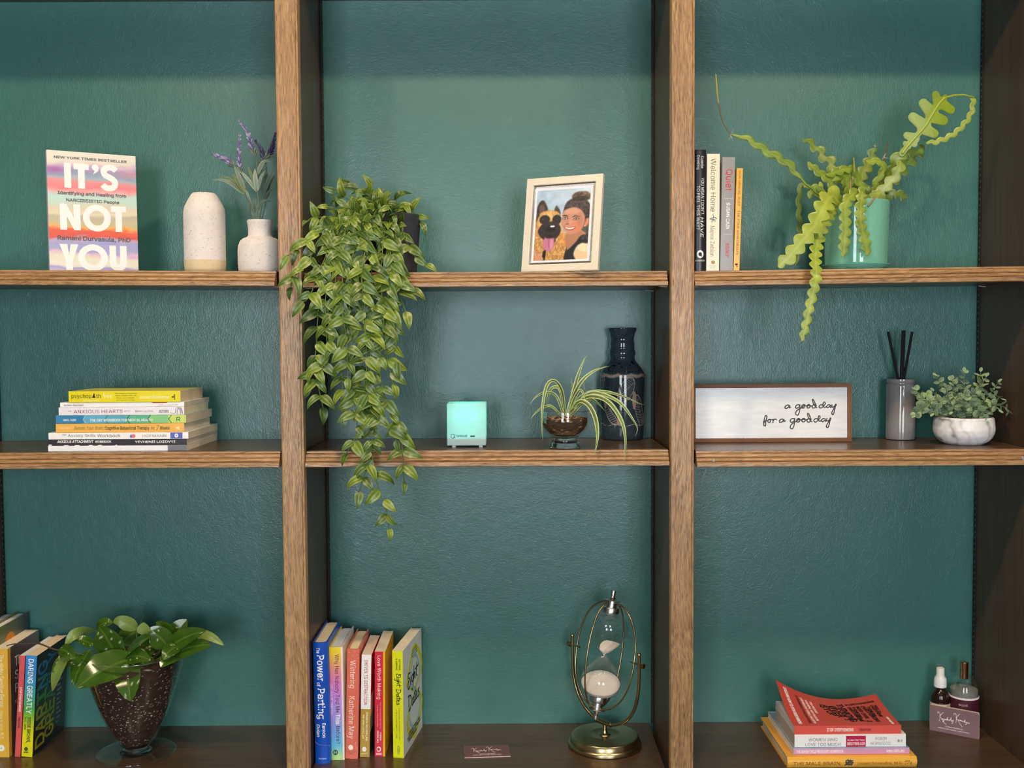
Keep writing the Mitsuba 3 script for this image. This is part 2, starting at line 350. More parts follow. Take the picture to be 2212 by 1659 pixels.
def on_front(M, T, D, H, items, key):
    """items: (text, y0, y1, z, cap, colour[, options]) on the front cover, y from the spine, z from the bottom, in metres."""
    for it in items:
        s, y0, y1, z, cap, col = it[:6]; o = it[6] if len(it) > 6 else {}
        m = text(s, y1 - y0, cap, o.get('bold', False), o.get('slant', 0)) if isinstance(s, str) else s(y1 - y0, cap)
        v = m.vertices
        if o.get('rot'):                           # turned a quarter: reads upwards
            q = np.stack([T + v[:, 2] + 0.00006, y1 - v[:, 1] * (y1 - y0) / max(cap, 1e-9), z + v[:, 0] * cap / (y1 - y0)], 1)
        else: q = np.stack([T + v[:, 2] + 0.00006 + o.get('lift', 0), y0 + v[:, 0], z + v[:, 1]], 1)
        put(part(key + '__cover', o.get('name', 'lettering')), trimesh.Trimesh(q, m.faces, process=False), col, 'm_paper', False, M)

def rect(w, h, depth=0.0002): return trimesh.creation.box(bounds=[(0, 0, 0), (w, h, depth)])
def blob(w, h, depth=0.0002):
    m = trimesh.creation.extrude_polygon(affinity.scale(Point(0, 0).buffer(0.5, quad_segs=8), w, h), depth, engine='earcut'); m.apply_translation((w / 2, h / 2, 0)); return m
R_ = lambda w, h: rect(w, h)
O_ = lambda w, h: blob(w, h)

def book(label, M, T, H, D, spine, front=None, back=None, pages=PAGE, hard=False, bulge=0.0, text=(), art=(), group=None, gloss=True, zs=None, fan=0.0, xs=(), ys=()):
    """Standing, spine towards -y: thickness along x, height along z. front and back lie at x = T and x = 0. Colours may be fn(v) in local coordinates."""
    key = thing('book', label, 'book', group)
    th = 0.0026 if hard else 0.0007
    k = np.linspace(0, 1, 13 if bulge else 2)
    arc = [(T * q, -bulge * (1 - (2 * q - 1) ** 2)) for q in k]
    if hard:
        outer = [(0, D), (0, 0.010), (0.0012, 0.006), (0.0, 0.002)] + arc + [(T, 0.002), (T - 0.0012, 0.006), (T, 0.010), (T, D)]
        inner = [(T - th, D), (T - th, 0.010), (T - th - 0.001, 0.002)] + [(T / 2 + (x - T / 2) * (T - 2 * th) / T, y + 0.0014) for x, y in arc[::-1]] + [(th + 0.001, 0.002), (th, 0.010), (th, D)]
    else:
        c = 0.0008
        outer = [(0, D), (0, c)] + ([(c * 0.3, c * 0.3), (c, 0)] + [(T * x, 0) for x in xs] if not bulge else arc[1:-1]) + ([(T - c, 0), (T - c * 0.3, c * 0.3)] if not bulge else []) + [(T, c)] + [(T, D * q) for q in ys] + [(T, D)]
        inner = [(T - th, D), (T - th, th * 1.5), (th, th * 1.5), (th, D)]
    P = Polygon(outer + inner).buffer(0)
    if P.geom_type != 'Polygon': P = max(P.geoms, key=lambda g: g.area)
    zs = [0, H] if zs is None else [H * z for z in zs]
    m = prism(P, zs)
    front = spine if front is None else front; back = spine if back is None else back
    def colour(v, n):
        f = lambda c: np.tile(np.asarray(c, float), (len(v), 1)) if not callable(c) else c(v / np.array([T, D, H]))
        s, a, b = f(spine), f(front), f(back)
        edge = np.full((len(v), 3), 225.0) if not hard else s * 0.9
        onsp = (n[:, 1] < -0.5)
        out = np.where(onsp[:, None], s, np.where((n[:, 0] > 0.4)[:, None] & (v[:, 0] > T * 0.6)[:, None], a, np.where((n[:, 0] < -0.4)[:, None] & (v[:, 0] < T * 0.4)[:, None], b, edge)))
        return out
    put(part(key, 'cover'), m, colour, 'm_gloss' if gloss else 'm_paper', 28, M)
    ov = 0.0035 if hard else 0.0004
    y1 = D - ov; y0 = 0.0 if not hard else 0.0015
    pb = []
    NL = 7                                                # the block of pages in a few slightly uneven gatherings
    xs = np.linspace(th * 0.98, T - th * 0.98, NL + 1)
    r = random.Random(int(H * 1e5) + int(T * 1e5))
    for i in range(NL):
        e = r.uniform(0, 0.0006)
        pb.append(bar(xs[i], xs[i + 1], max(y0, th * 1.4), y1 - e - fan * (1 - i / NL), ov + r.uniform(0, 0.0002), H - ov - r.uniform(0, 0.0005) - (0.001 if hard and i in (0, NL - 1) else 0)))
    put(part(key, 'page_block'), cat(*pb), pages, 'm_matte', False, M)
    if hard:
        for zz in (H - ov - 0.0006,):
            put(part(key, 'headband'), bar(th, T - th, 0.0012 - bulge * 0.5, 0.0034, zz, zz + 0.0012), (235, 232, 225), 'm_matte', False, M)
    on_spine(M, T, H, bulge, text, key)
    on_front(M, T, D, H, art, key)
    return key

def stand(u0, u1, vt, vb, zb, y=None, lean=0.0, yaw=0.0):
    """A standing book from its spine's pixels: (matrix, thickness, height). lean tips the top towards +x."""
    a = WS(u0, vb, zb) if y is None else W(u0, vb, y); y = a[1]
    b = W(u1, vb, y); t = W(u0, vt, y)
    T = (b - a)[0]; H = t[2] - zb
    M = trans(a[0], y, zb) @ rotz(yaw) @ trans(T if lean > 0 else 0, 0, 0) @ roty(lean) @ trans(-T if lean > 0 else 0, 0, 0)
    return M, T, H / math.cos(lean)

def lying(u0, u1, vt, vb, z, y):
    """A lying book from the pixels of its spine: left, right, top and bottom edge; z, y: its underside and spine plane."""
    a, b, t = W(u0, vb, y), W(u1, vb, y), W(u0, vt, y)
    T = t[2] - a[2]
    return frame((b[0], y, z), (0, 0, 1), (0, 1, 0), (-1, 0, 0)), T, b[0] - a[0]

def ramp(axis, stops):
    """Colour along a local axis (fractions): stops [(position, colour), ...]."""
    p = [s[0] for s in stops]; c = np.array([s[1] for s in stops], float)
    return lambda v: np.stack([np.interp(v[:, axis], p, c[:, i]) for i in range(3)], 1)
FINE = list(np.linspace(0, 1, 25))
G_ = lambda s: {'group': s}
WHT = (250, 250, 250)

# --- top left: the standing hardcover with a watercolour front, turned to face the room
def watercolour():
    """The printed front of the standing hardcover: a grid whose colours run in streaked bands."""
    w, h = 0.1525, 0.232
    nx, nz = 60, 110
    X, Z = np.meshgrid(np.linspace(0, 1, nx), np.linspace(0, 1, nz))
    q = np.stack([X * 3.0, Z * 16, X * 0], -1)
    d = (meshkit.fbm(q, 4, 3) - 0.5) * 0.085 + (meshkit.fbm(q * np.array([4, 3, 1]), 3, 8) - 0.5) * 0.03
    z = Z + d
    st = [(0.0, (196, 190, 226)), (0.025, (170, 165, 215)), (0.05, (236, 232, 222)), (0.12, (232, 230, 206)), (0.155, (226, 190, 222)), (0.17, (176, 172, 216)), (0.245, (170, 172, 222)),
          (0.275, (196, 178, 206)), (0.305, (226, 96, 84)), (0.355, (238, 112, 92)), (0.375, (246, 184, 104)), (0.40, (206, 196, 160)), (0.46, (196, 190, 172)), (0.49, (228, 222, 190)), (0.535, (226, 214, 190)),
          (0.585, (200, 228, 214)), (0.625, (196, 230, 222)), (0.66, (240, 178, 178)), (0.70, (240, 138, 146)), (0.745, (236, 158, 160)), (0.775, (176, 190, 206)), (0.80, (150, 172, 196)), (0.84, (176, 158, 200)),
          (0.87, (214, 188, 216)), (0.905, (232, 226, 214)), (0.95, (240, 232, 220)), (1.0, (242, 234, 222))]
    c = np.stack([np.interp(z, [s[0] for s in st], [s[1][i] for s in st]) for i in range(3)], -1)
    pur = np.exp(-((X - 0.08) / 0.13) ** 2 - ((Z - 0.845) / 0.03) ** 2)[..., None]; c = c * (1 - 0.8 * pur) + np.array([168, 100, 178]) * 0.8 * pur
    red = np.exp(-((X - 1.0) / 0.2) ** 2 - ((Z - 0.83) / 0.03) ** 2)[..., None]; c = c * (1 - 0.6 * red) + np.array([226, 150, 160]) * 0.6 * red
    v = np.stack([X * w, Z * h, X * 0], -1).reshape(-1, 3)
    f = [[a * nx + b, a * nx + b + 1, (a + 1) * nx + b + 1] for a in range(nz - 1) for b in range(nx - 1)] + [[a * nx + b, (a + 1) * nx + b + 1, (a + 1) * nx + b] for a in range(nz - 1) for b in range(nx - 1)]
    return trimesh.Trimesh(v, f, process=False), c.reshape(-1, 3)

def cover_text(key, M, items, x0=0.0):
    """Lettering on a front that faces -y (M's z axis points out of the cover)."""
    for s, a, b, z, cap, col, bold in items:
        m = text(s, b - a, cap, bold, depth=0.0004); m.apply_translation((a, z, 0.0001))
        put(part(key + '__front_print', 'lettering'), m, col, 'm_paper', False, M)

_zl = S1L(-0.86)
_yaw = 0.50
_bl = W(106.5, 583, 1.995); _tr = None
IW, IH, IT = 0.163, 0.231, 0.027
Mi = trans(_bl[0], 1.995, _zl) @ rotz(_yaw) @ rotx(-0.03)
# local: x along the front's width, y back, z up
k = thing('book', 'hardcover with a watercolour striped front and big white title, on the upper left shelf', 'book')
_o = [(0.004, 0.0), (IW, 0.0), (IW, 0.0025), (0.007, 0.0025), (0.0035, 0.007), (0.0025, IT / 2), (0.0035, IT - 0.007), (0.007, IT - 0.0025), (IW, IT - 0.0025), (IW, IT), (0.004, IT), (0.0008, IT - 0.004), (0, IT / 2), (0.0008, 0.004)]
put(part(k, 'cover'), prism(Polygon(_o), [0, IH]), lambda v, n: np.where((v[:, :1] < 0.006), np.array([[190, 186, 204]]), np.array([[236, 232, 224]])), 'm_gloss', 30, Mi)
put(part(k, 'page_block'), bar(0.004, IW - 0.004, 0.0026, IT - 0.0026, 0.0035, IH - 0.0035), PAGE, 'm_matte', False, Mi)
_wm, _wc = watercolour(); _wm.vertices[:, 0] *= (IW - 0.001) / 0.1525; _wm.vertices[:, 1] *= IH / 0.232
put(part(k, 'front_print'), _wm, lambda v, n: _wc, 'm_gloss', True, Mi @ frame((0.001, -0.0002, 0), (1, 0, 0), (0, 0, 1), (0, -1, 0)))
u_ = lambda x: (x - 360) / 683 * IW                # from pixels of the photograph's crop to the cover's own metres
z_ = lambda y: (1170 - y) / 885 * IH
DK = (92, 92, 100)
def heavy(ch, w, h, t):
    """One capital in a heavy geometric hand, w wide, h tall, strokes t thick."""
    if ch == 'I': return sbox(0, 0, t, h)
    if ch == 'T': return unary_union([sbox(0, h - t * 0.92, w, h), sbox(w / 2 - t / 2, 0, w / 2 + t / 2, h)])
    if ch == 'N': return unary_union([sbox(0, 0, t, h), sbox(w - t, 0, w, h), Polygon([(0, h), (t * 0.95, h), (w, 0), (w - t * 0.95, 0)])])
    if ch == 'O': return affinity.scale(Point(0, 0).buffer(0.5, quad_segs=24), w, h * 1.04).difference(affinity.scale(Point(0, 0).buffer(0.5, quad_segs=24), w - 2 * t, h * 1.04 - 1.9 * t)).buffer(0) if False else affinity.translate(affinity.scale(Point(0, 0).buffer(0.5, quad_segs=24), w, h * 1.04).difference(affinity.scale(Point(0, 0).buffer(0.5, quad_segs=24), w - 2 * t, h * 1.04 - 1.9 * t)), w / 2, h / 2)
    if ch == 'Y': return unary_union([Polygon([(0, h), (t * 1.15, h), (w / 2, h * 0.55), (w - t * 1.15, h), (w, h), (w / 2 + t / 2, h * 0.36), (w / 2 + t / 2, 0), (w / 2 - t / 2, 0), (w / 2 - t / 2, h * 0.36)])])
    if ch == 'U':
        r = w / 2; o = unary_union([sbox(0, r, w, h), affinity.scale(Point(r, r).buffer(r, quad_segs=20), 1, 1)]); i_ = unary_union([sbox(t, r, w - t, h + 1), Point(r, r).buffer(r - t, quad_segs=20)]); return o.difference(i_)
    if ch == 'S':
        q = [(w * .90, h * .80), (w * .74, h * .895), (w * .48, h * .925), (w * .24, h * .86), (w * .16, h * .73), (w * .26, h * .60), (w * .50, h * .52), (w * .74, h * .42), (w * .84, h * .28), (w * .76, h * .14), (w * .52, h * .075), (w * .26, h * .10), (w * .08, h * .21)]
        return LineString(smooth_prof(q, 6)).buffer(t * 0.47, cap_style='flat', quad_segs=6)
    if ch == "'": return unary_union([Point(w * .5, h * .88).buffer(t * .52), Polygon([(w * .5 + t * .5, h * .89), (w * .5 + t * .4, h * .74), (w * .5 - t * .35, h * .60), (w * .5 - t * .05, h * .78)])])
MI = Mi @ frame((0, -0.0004, 0), (1, 0, 0), (0, 0, 1), (0, -1, 0))
def title(chars, z, h, t):
    for ch, a, b in chars:
        g = heavy(ch, u_(b) - u_(a), h, t)
        m = cat(*[trimesh.creation.extrude_polygon(p, 0.0004, engine='earcut') for p in getattr(g, 'geoms', [g])]); m.apply_translation((u_(a), z, 0))
        put(part(k + '__front_print', 'title_letter'), m, WHT, 'm_paper', False, MI)
title([('I', 490, 546), ('T', 562, 676), ("'", 690, 764), ('S', 770, 897)], 0.1605, 0.0480, 0.0122)
title([('N', 450, 604), ('O', 622, 836), ('T', 838, 956)], 0.0795, 0.0500, 0.0122)
title([('Y', 440, 582), ('O', 578, 804), ('U', 818, 952)], 0.0020, 0.0500, 0.0122)
cover_text(k, MI @ trans(0, 0, 0.00005), [
    ('NEW YORK TIMES BESTSELLER', u_(417), u_(972), 0.2162, 0.0045, DK, True),
    ('Identifying and Healing from', u_(437), u_(960), 0.1475, 0.0062, DK, True),
    ('NARCISSISTIC People', u_(500), u_(905), 0.1345, 0.0056, DK, True),
    ('Ramani Durvasula, PhD', u_(428), u_(984), 0.0600, 0.0078, DK, True)])

# --- the lying stack, left bay
Y0 = 1.997
SL = 'lying book stack in the left bay'
zz = [S2L(0)]
def stack_book(label, u0, u1, vt, vb, depth, y=Y0, dx=0.0, **kw):
    M, T, H = lying(u0, u1, vt, vb, zz[0], y)
    zz[0] += T + 0.0002
    return book(label, M, T, H, depth, **kw), M, T, H
stack_book('thin white paperback with a grey spine end, bottom of the left lying stack', 104, 403.5, 963.2, 975, 0.213, spine=lambda v: np.where(v[:, 2:3] < 0.137, np.array([[118, 120, 132]]), np.array([[244, 248, 252]])), front=(240, 240, 240), zs=[0, 0.1369, 0.1371, 1], group=None)
stack_book('black paperback with white lettering, second from the bottom of the left lying stack', 104, 404, 949.8, 963.2, 0.213, y=Y0 + 0.001, spine=(52, 52, 60), front=(60, 60, 66),
           text=[('ANXIOUS ATTACHMENT', 0.066, 0.325, 0.66, 0.40, WHT, {'bold': True, 'slant': 0.12}), ('WORKBOOK', 0.338, 0.455, 0.63, 0.36, WHT, {'bold': True}), ('YEVHENII LOZOVYI', 0.625, 0.917, 0.57, 0.34, WHT, {'bold': True}),
                 (O_, 0.002, 0.03, 0.12, 0.2, WHT), (O_, 0.11, 0.15, 0.06, 0.12, WHT), (O_, 0.19, 0.23, 0.06, 0.14, WHT), (O_, 0.29, 0.325, 0.06, 0.14, WHT), (O_, 0.355, 0.39, 0.06, 0.14, WHT), (O_, 0.48, 0.50, 0.06, 0.12, WHT)])

LF = {'lift': 0.0003, 'name': 'emblem'}; EM = {'name': 'emblem'}; B_ = {'bold': True}; I_ = {'slant': 0.2}; BI = {'bold': True, 'slant': 0.2}
def tri(w, h): return trimesh.creation.extrude_polygon(Polygon([(0, h / 2), (w, 0), (w * 0.75, h / 2), (w, h)]), 0.0002, engine='earcut')
def fin(w, h): return trimesh.creation.extrude_polygon(Polygon([(0, 0), (w * 0.25, h * 0.45), (w * 0.5, h), (w * 0.72, h * 0.85), (w * 0.7, h * 0.5), (w * 0.8, h * 0.2), (w, 0)]), 0.0003, engine='earcut')
def chevron(w, h): return trimesh.creation.extrude_polygon(Polygon([(w, 0), (0, h / 2), (w, h), (w * 1.35, h), (w * 0.35, h / 2), (w * 1.35, 0)]), 0.0002, engine='earcut')
def pen(*strokes, w=0.07): return lambda W_, H_: ribbon2d([[(x * W_, y * H_) for x, y in s] for s in strokes], w * H_)
tentacle = pen([(0, .25), (.2, .15), (.38, .22), (.42, .6), (.5, .9), (.68, .98), (.85, .85), (.97, .1)], [(.52, .05), (.55, .5), (.62, .72), (.72, .74), (.78, .6), (.8, .05)], [(.6, .9), (.66, .8)], [(.74, .92), (.76, .78)], [(.84, .76), (.79, .66)], [(.88, .5), (.82, .45)], [(.91, .28), (.84, .25)], w=0.055)

stack_book('white workbook with grey lettering and a blue emblem in the left lying stack', 105, 407, 935.4, 949.8, 0.205, spine=WHT, front=(236, 236, 238),
           text=[('The', 0.095, 0.125, 0.72, 0.28, (120, 125, 140), I_), ('Anxiety Skills', 0.138, 0.335, 0.58, 0.42, (112, 122, 140)), ('Workbook', 0.35, 0.515, 0.55, 0.46, (96, 108, 128)), ('HOFMANN', 0.672, 0.842, 0.47, 0.38, (132, 136, 150)),
                 (O_, 0.582, 0.602, 0.42, 0.5, (110, 120, 190), EM), (O_, 0.596, 0.622, 0.46, 0.56, (226, 130, 130), LF), (R_, 0.872, 0.958, 0.5, 0.90, (98, 112, 196), EM), (O_, 0.902, 0.928, 0.5, 0.62, WHT, LF), (O_, 0.911, 0.920, 0.5, 0.22, (98, 112, 196), {'lift': 0.0006, 'name': 'emblem'})])
stack_book('orange yellow paperback with brown lettering in the left lying stack', 121, 398, 916.2, 935.4, 0.175, spine=(246, 190, 92), front=(240, 190, 100),
           text=[('GILLIHAN', 0.035, 0.105, 0.52, 0.24, (250, 224, 160), B_), ('Retrain Your Brain:', 0.142, 0.372, 0.52, 0.36, (128, 110, 58), I_), ('Cognitive Behavioral Therapy', 0.382, 0.728, 0.50, 0.36, (74, 62, 40), B_), ('in', 0.742, 0.765, 0.49, 0.36, (110, 92, 50), I_), ('7', 0.780, 0.798, 0.50, 0.60, (150, 128, 60), I_), ('Weeks', 0.808, 0.885, 0.48, 0.36, (90, 76, 44), BI), (tri, 0.928, 0.968, 0.47, 0.46, (252, 236, 190), EM)])
stack_book('paperback with a blue to green arrow spine in the left lying stack', 121, 402, 898.3, 916.2, 0.178, spine=ramp(2, [(0, (206, 226, 116)), (0.132, (206, 226, 116)), (0.14, (140, 206, 140)), (0.285, (140, 206, 140)), (0.295, (98, 186, 156)), (0.455, (98, 186, 156)), (0.465, (92, 172, 190)), (0.62, (100, 180, 204)), (0.63, (104, 180, 214)), (0.78, (104, 180, 214)), (0.79, (54, 132, 186)), (1, (66, 140, 194))]), front=(150, 200, 170), zs=FINE + [0.132, 0.14, 0.285, 0.295, 0.455, 0.465, 0.62, 0.63, 0.78, 0.79] and sorted(FINE + [0.132, 0.14, 0.285, 0.295, 0.455, 0.465, 0.62, 0.63, 0.78, 0.79]),
           text=[('SOKOL-FADER', 0.055, 0.155, 0.44, 0.22, WHT, B_), ('THE CBT WORKBOOK FOR MENTAL HEALTH', 0.262, 0.745, 0.40, 0.30, WHT, B_), (chevron, 0.205, 0.228, 0.5, 0.98, (150, 200, 216), EM), (chevron, 0.372, 0.395, 0.5, 0.98, (60, 120, 130), EM), (chevron, 0.54, 0.563, 0.5, 0.98, (44, 104, 92), EM), (chevron, 0.70, 0.723, 0.5, 0.98, (44, 100, 70), EM), (chevron, 0.862, 0.885, 0.5, 0.98, (92, 136, 74), EM),
                 (pen([(0.1, 0), (0.1, 1)], [(0.1, 1), (0.7, 1), (0.95, 0.75), (0.7, 0.5), (0.15, 0.5)], [(0.55, 0.5), (0.95, 0)], w=0.2), 0.925, 0.955, 0.46, 0.45, (72, 122, 64), EM)])
stack_book('white paperback with burgundy lettering and an octopus arm in the left lying stack', 127, 398, 881.2, 898.3, 0.165, spine=(243, 240, 248), front=(236, 234, 238), pages=(232, 226, 196),
           text=[('THE', 0.073, 0.103, 0.5, 0.15, (130, 90, 110)), ('ANXIOUS HEARTS', 0.120, 0.510, 0.46, 0.42, (134, 74, 100)), ('GUIDE', 0.523, 0.568, 0.5, 0.15, (130, 90, 110)), ('RIKKI CLOOS', 0.610, 0.752, 0.46, 0.22, (100, 90, 104)), ('OCTOPI', 0.80, 0.876, 0.46, 0.28, (30, 30, 36), B_), ('PUBLISHING', 0.80, 0.875, 0.27, 0.08, (70, 70, 80)), (tentacle, 0.888, 0.992, 0.5, 0.92, (66, 62, 72), EM)])
stack_book('thin white paperback with a small red mark, second from top of the left lying stack', 130, 398, 871.2, 881.2, 0.17, spine=(250, 250, 252), front=(240, 240, 242),
           text=[('Avoidant Attachment', 0.030, 0.188, 0.46, 0.34, (120, 120, 132), B_), ('DAVID & JEANNE FREY', 0.787, 0.957, 0.40, 0.26, (140, 140, 150)), (R_, 0.742, 0.862, 0.90, 0.20, (186, 60, 54), EM)])
_k, _M, _T, _H = stack_book('thick yellow paperback, top of the lying stack in the left bay', 148.5, 390, 846.6, 871.0, 0.148, y=Y0 - 0.002, spine=(236, 222, 30), front=(196, 190, 66), pages=(222, 206, 172),
           text=[('psychop', 0.026, 0.205, 0.58, 0.34, (54, 50, 34)), (fin, 0.211, 0.242, 0.62, 0.40, (24, 26, 24), EM), ('th', 0.248, 0.289, 0.58, 0.34, (54, 50, 34)), ('free', 0.307, 0.388, 0.58, 0.36, (252, 250, 220)), ('(Expanded Edition)', 0.125, 0.277, 0.20, 0.13, (250, 246, 190)),
                 ('Recovering from Emotionally', 0.415, 0.615, 0.80, 0.10, (112, 104, 20)), ('Abusive Relationships with', 0.420, 0.607, 0.60, 0.10, (112, 104, 20)), ('Narcissists, Sociopaths,', 0.428, 0.592, 0.40, 0.10, (112, 104, 20)), ('and Other Toxic People', 0.428, 0.592, 0.20, 0.10, (112, 104, 20)),
                 ('Jackson MacKenzie', 0.635, 0.900, 0.46, 0.26, (252, 250, 224)), (R_, 0.925, 0.940, 0.45, 0.14, (60, 56, 24), EM), ('BERKLEY', 0.943, 0.956, 0.45, 0.5, (60, 56, 24), {'upright': True}) if False else (R_, 0.946, 0.953, 0.45, 0.5, (88, 82, 30), EM)])
# a leaf curling out of the stack's far end
_p = W(462, 884, 2.15)
put(part(thing('loose_page', 'small curled yellow green page sticking out at the far end of the lying stack', 'paper'), 'sheet'),
    A(prism(LineString([(_p[0] - 0.035, _p[2] - 0.006), (_p[0] - 0.005, _p[2] - 0.003), (_p[0] + 0.008, _p[2] + 0.001), (_p[0] + 0.010, _p[2] + 0.006), (_p[0] + 0.006, _p[2] + 0.008)]).buffer(0.0005), [0, 0.03])), (176, 170, 84), 'm_paper', 30, frame((0, 2.18, 0), (1, 0, 0), (0, 0, 1), (0, -1, 0))) if False else labels.pop('loose_page', None)

# --- bottom left: standing books cut by the frame
LB = math.radians(2.0)
def lean_book(label, u0t, u1t, u0b, u1b, vt, vb, depth, lean, **kw):
    M, T, H = stand(u0b, u1b, vt, vb, ZB, lean=lean)
    return book(label, M, T, H, depth, **kw)
def olive(v):
    t = np.clip((v[:, 1:2] * 0.75 + (1 - v[:, 2:3]) * 0.25), 0, 1)
    return (1 - t) * np.array([132, 138, 62]) + t * np.array([44, 54, 96])
# two taller books standing further left, their spines outside the frame
_M = trans(-1.0845, 2.035, ZB)
book('white-paged book at the far left edge, beside the olive and navy book', _M, 0.024, 0.250, 0.177, spine=(90, 100, 90), front=(96, 108, 84), pages=(214, 216, 224))
_M = trans(-1.0595, 2.020, ZB)
book('olive and navy hardcover with an orange dot, behind the yellow-spined paperback at lower left', _M, 0.0255, 0.256, 0.19, spine=(132, 138, 62), front=olive, back=(110, 118, 84), hard=True, pages=(222, 222, 226), zs=FINE,
     art=[(lambda w, h: blob(w, h), 0.085, 0.125, 0.200, 0.036, (226, 140, 44), {'name': 'orange_dot'})])
def greyc(v):
    t = np.clip(v[:, 1:2], 0, 1); return (1 - t) * np.array([70, 70, 74]) + t * np.array([120, 128, 132])
lean_book('yellow-spined paperback with a grey front cover, left of the thin red spine', 0, 23, -12.5, 20, 1402, 1636, 0.140, 0.012, spine=(232, 184, 70), front=lambda v: np.where(v[:, 1:2] < 0.09, np.array([[226, 178, 66]]), greyc(v)), ys=(0.088, 0.092, 0.5), zs=[0, 0.5, 1], pages=(228, 214, 190),
          text=[('The Highly Sensitive Person', 0.055, 0.535, 0.56, 0.33, (250, 244, 226)), ('Elaine N. Aron, Ph.D.', 0.57, 0.835, 0.52, 0.26, (244, 226, 170)), (O_, 0.885, 0.945, 0.48, 0.45, (248, 246, 238), EM), (O_, 0.908, 0.922, 0.48, 0.12, (200, 190, 160), LF)],
          art=[('The', 0.030, 0.072, 0.176, 0.020, (220, 220, 214)), ('Sensitive', 0.030, 0.135, 0.149, 0.018, (220, 220, 214)), ('Person', 0.030, 0.110, 0.122, 0.018, (220, 220, 214)), ('ELAINE N. ARON', 0.030, 0.100, 0.100, 0.006, (170, 170, 166))])
lean_book('thin red paperback leaning between the yellow and the rainbow spine at lower left', 44, 57, 31.5, 43.5, 1417, 1635, 0.135, 0.076, spine=(226, 96, 100), front=(214, 90, 92), pages=(228, 222, 220),
          text=[('STOP OVERTHINKING', 0.31, 0.555, 0.52, 0.34, WHT, B_), ('TRENTON', 0.605, 0.715, 0.48, 0.30, (70, 30, 34), B_)])
RB = ramp(2, [(0, (240, 230, 30)), (0.2, (238, 232, 34)), (0.33, (196, 214, 44)), (0.45, (96, 186, 76)), (0.6, (70, 172, 160)), (0.75, (64, 156, 214)), (0.9, (58, 138, 220)), (1, (64, 150, 226))])
def dcol(t): return RB(np.array([[0, 0, t]]))[0]
_art = [(c, 0.012 + 0, 0, 0.006 + 0.0285 * i, 0, 0, {}) for i, c in enumerate('DARING')]
ART = []
for i, c in enumerate('DARING'): ART.append((c, 0.010, 0.050, 0.010 + 0.0300 * i, 0.027, np.clip(dcol(0.02 + 0.16 * i) * 0.78, 0, 255), {'bold': True, 'rot': True}))
for i, c in enumerate('GREATLY'): ART.append((c, 0.052, 0.092, 0.016 + 0.0262 * i, 0.0235, np.clip(dcol(0.10 + 0.14 * i) * 0.72, 0, 255), {'bold': True, 'rot': True}))
for a in ART: a[6]['w'] = 1
for j, zt in enumerate(np.linspace(0.030, 0.150, 13)):
    ART.append((R_, 0.104, 0.104 + 0.012 + 0.010 * ((j * 7) % 5) / 4, zt, 0.0022, (140, 142, 140), {'name': 'small_print'}))
for zt in (0.160, 0.166): ART.append((R_, 0.104, 0.122, zt, 0.004, (190, 190, 186), {'name': 'small_print'}))
lean_book('paperback with a blue, green and yellow spine and a black front, beside the glass urn', 60, 83, 46, 70, 1417, 1635.5, 0.148, 0.072, spine=RB, front=(30, 32, 32), zs=FINE, pages=(224, 204, 172), fan=0.006,
          text=[('DARING GREATLY', 0.035, 0.575, 0.50, 0.46, WHT, B_), ('BRENE BROWN,', 0.61, 0.86, 0.56, 0.30, (72, 84, 40), B_), ('PH.D., LMSW', 0.61, 0.735, 0.22, 0.16, (72, 84, 40), B_),
                (O_, 0.905, 0.945, 0.40, 0.34, (78, 90, 36), EM), (R_, 0.950, 0.962, 0.40, 0.42, (78, 90, 36), EM)], art=ART)

# --- bottom middle: six standing books
def mid(label, u0, u1, vt, vb, depth, **kw):
    lean = kw.pop('lean', 0.0); yaw = kw.pop('yaw', 0.0)
    M, T, H = stand(u0, u1, vt, vb, ZB, lean=lean, yaw=yaw)
    return book(label, M, T, H, depth, **kw)
mid('thick royal blue hardcover with white lettering, leftmost of the six middle books', 681.6, 713.5, 1386.5, 1648.5, 0.155, hard=True, bulge=0.004, lean=-0.008, spine=(22, 84, 196), front=(20, 70, 170), back=(40, 44, 60), pages=(226, 214, 184),
    text=[('The', 0.045, 0.090, 0.36, 0.22, WHT, B_), ('Power', 0.105, 0.318, 0.52, 0.46, WHT, B_), ('of', 0.330, 0.362, 0.36, 0.24, WHT, B_), ('Parting', 0.378, 0.632, 0.52, 0.46, WHT, B_), ('Eamon', 0.665, 0.785, 0.66, 0.22, WHT, B_), ('Dolan', 0.675, 0.775, 0.26, 0.22, WHT, BI), ('PUTNAM', 0.953, 0.962, 0.5, 0.5, (220, 230, 250), {'upright': True, 'bold': True}),
          (pen([(0, 0), (0.4, 0.15), (0.75, 0.5), (1, 1)], w=0.03), 0.82, 0.855, 0.5, 0.98, (190, 150, 220), EM)])
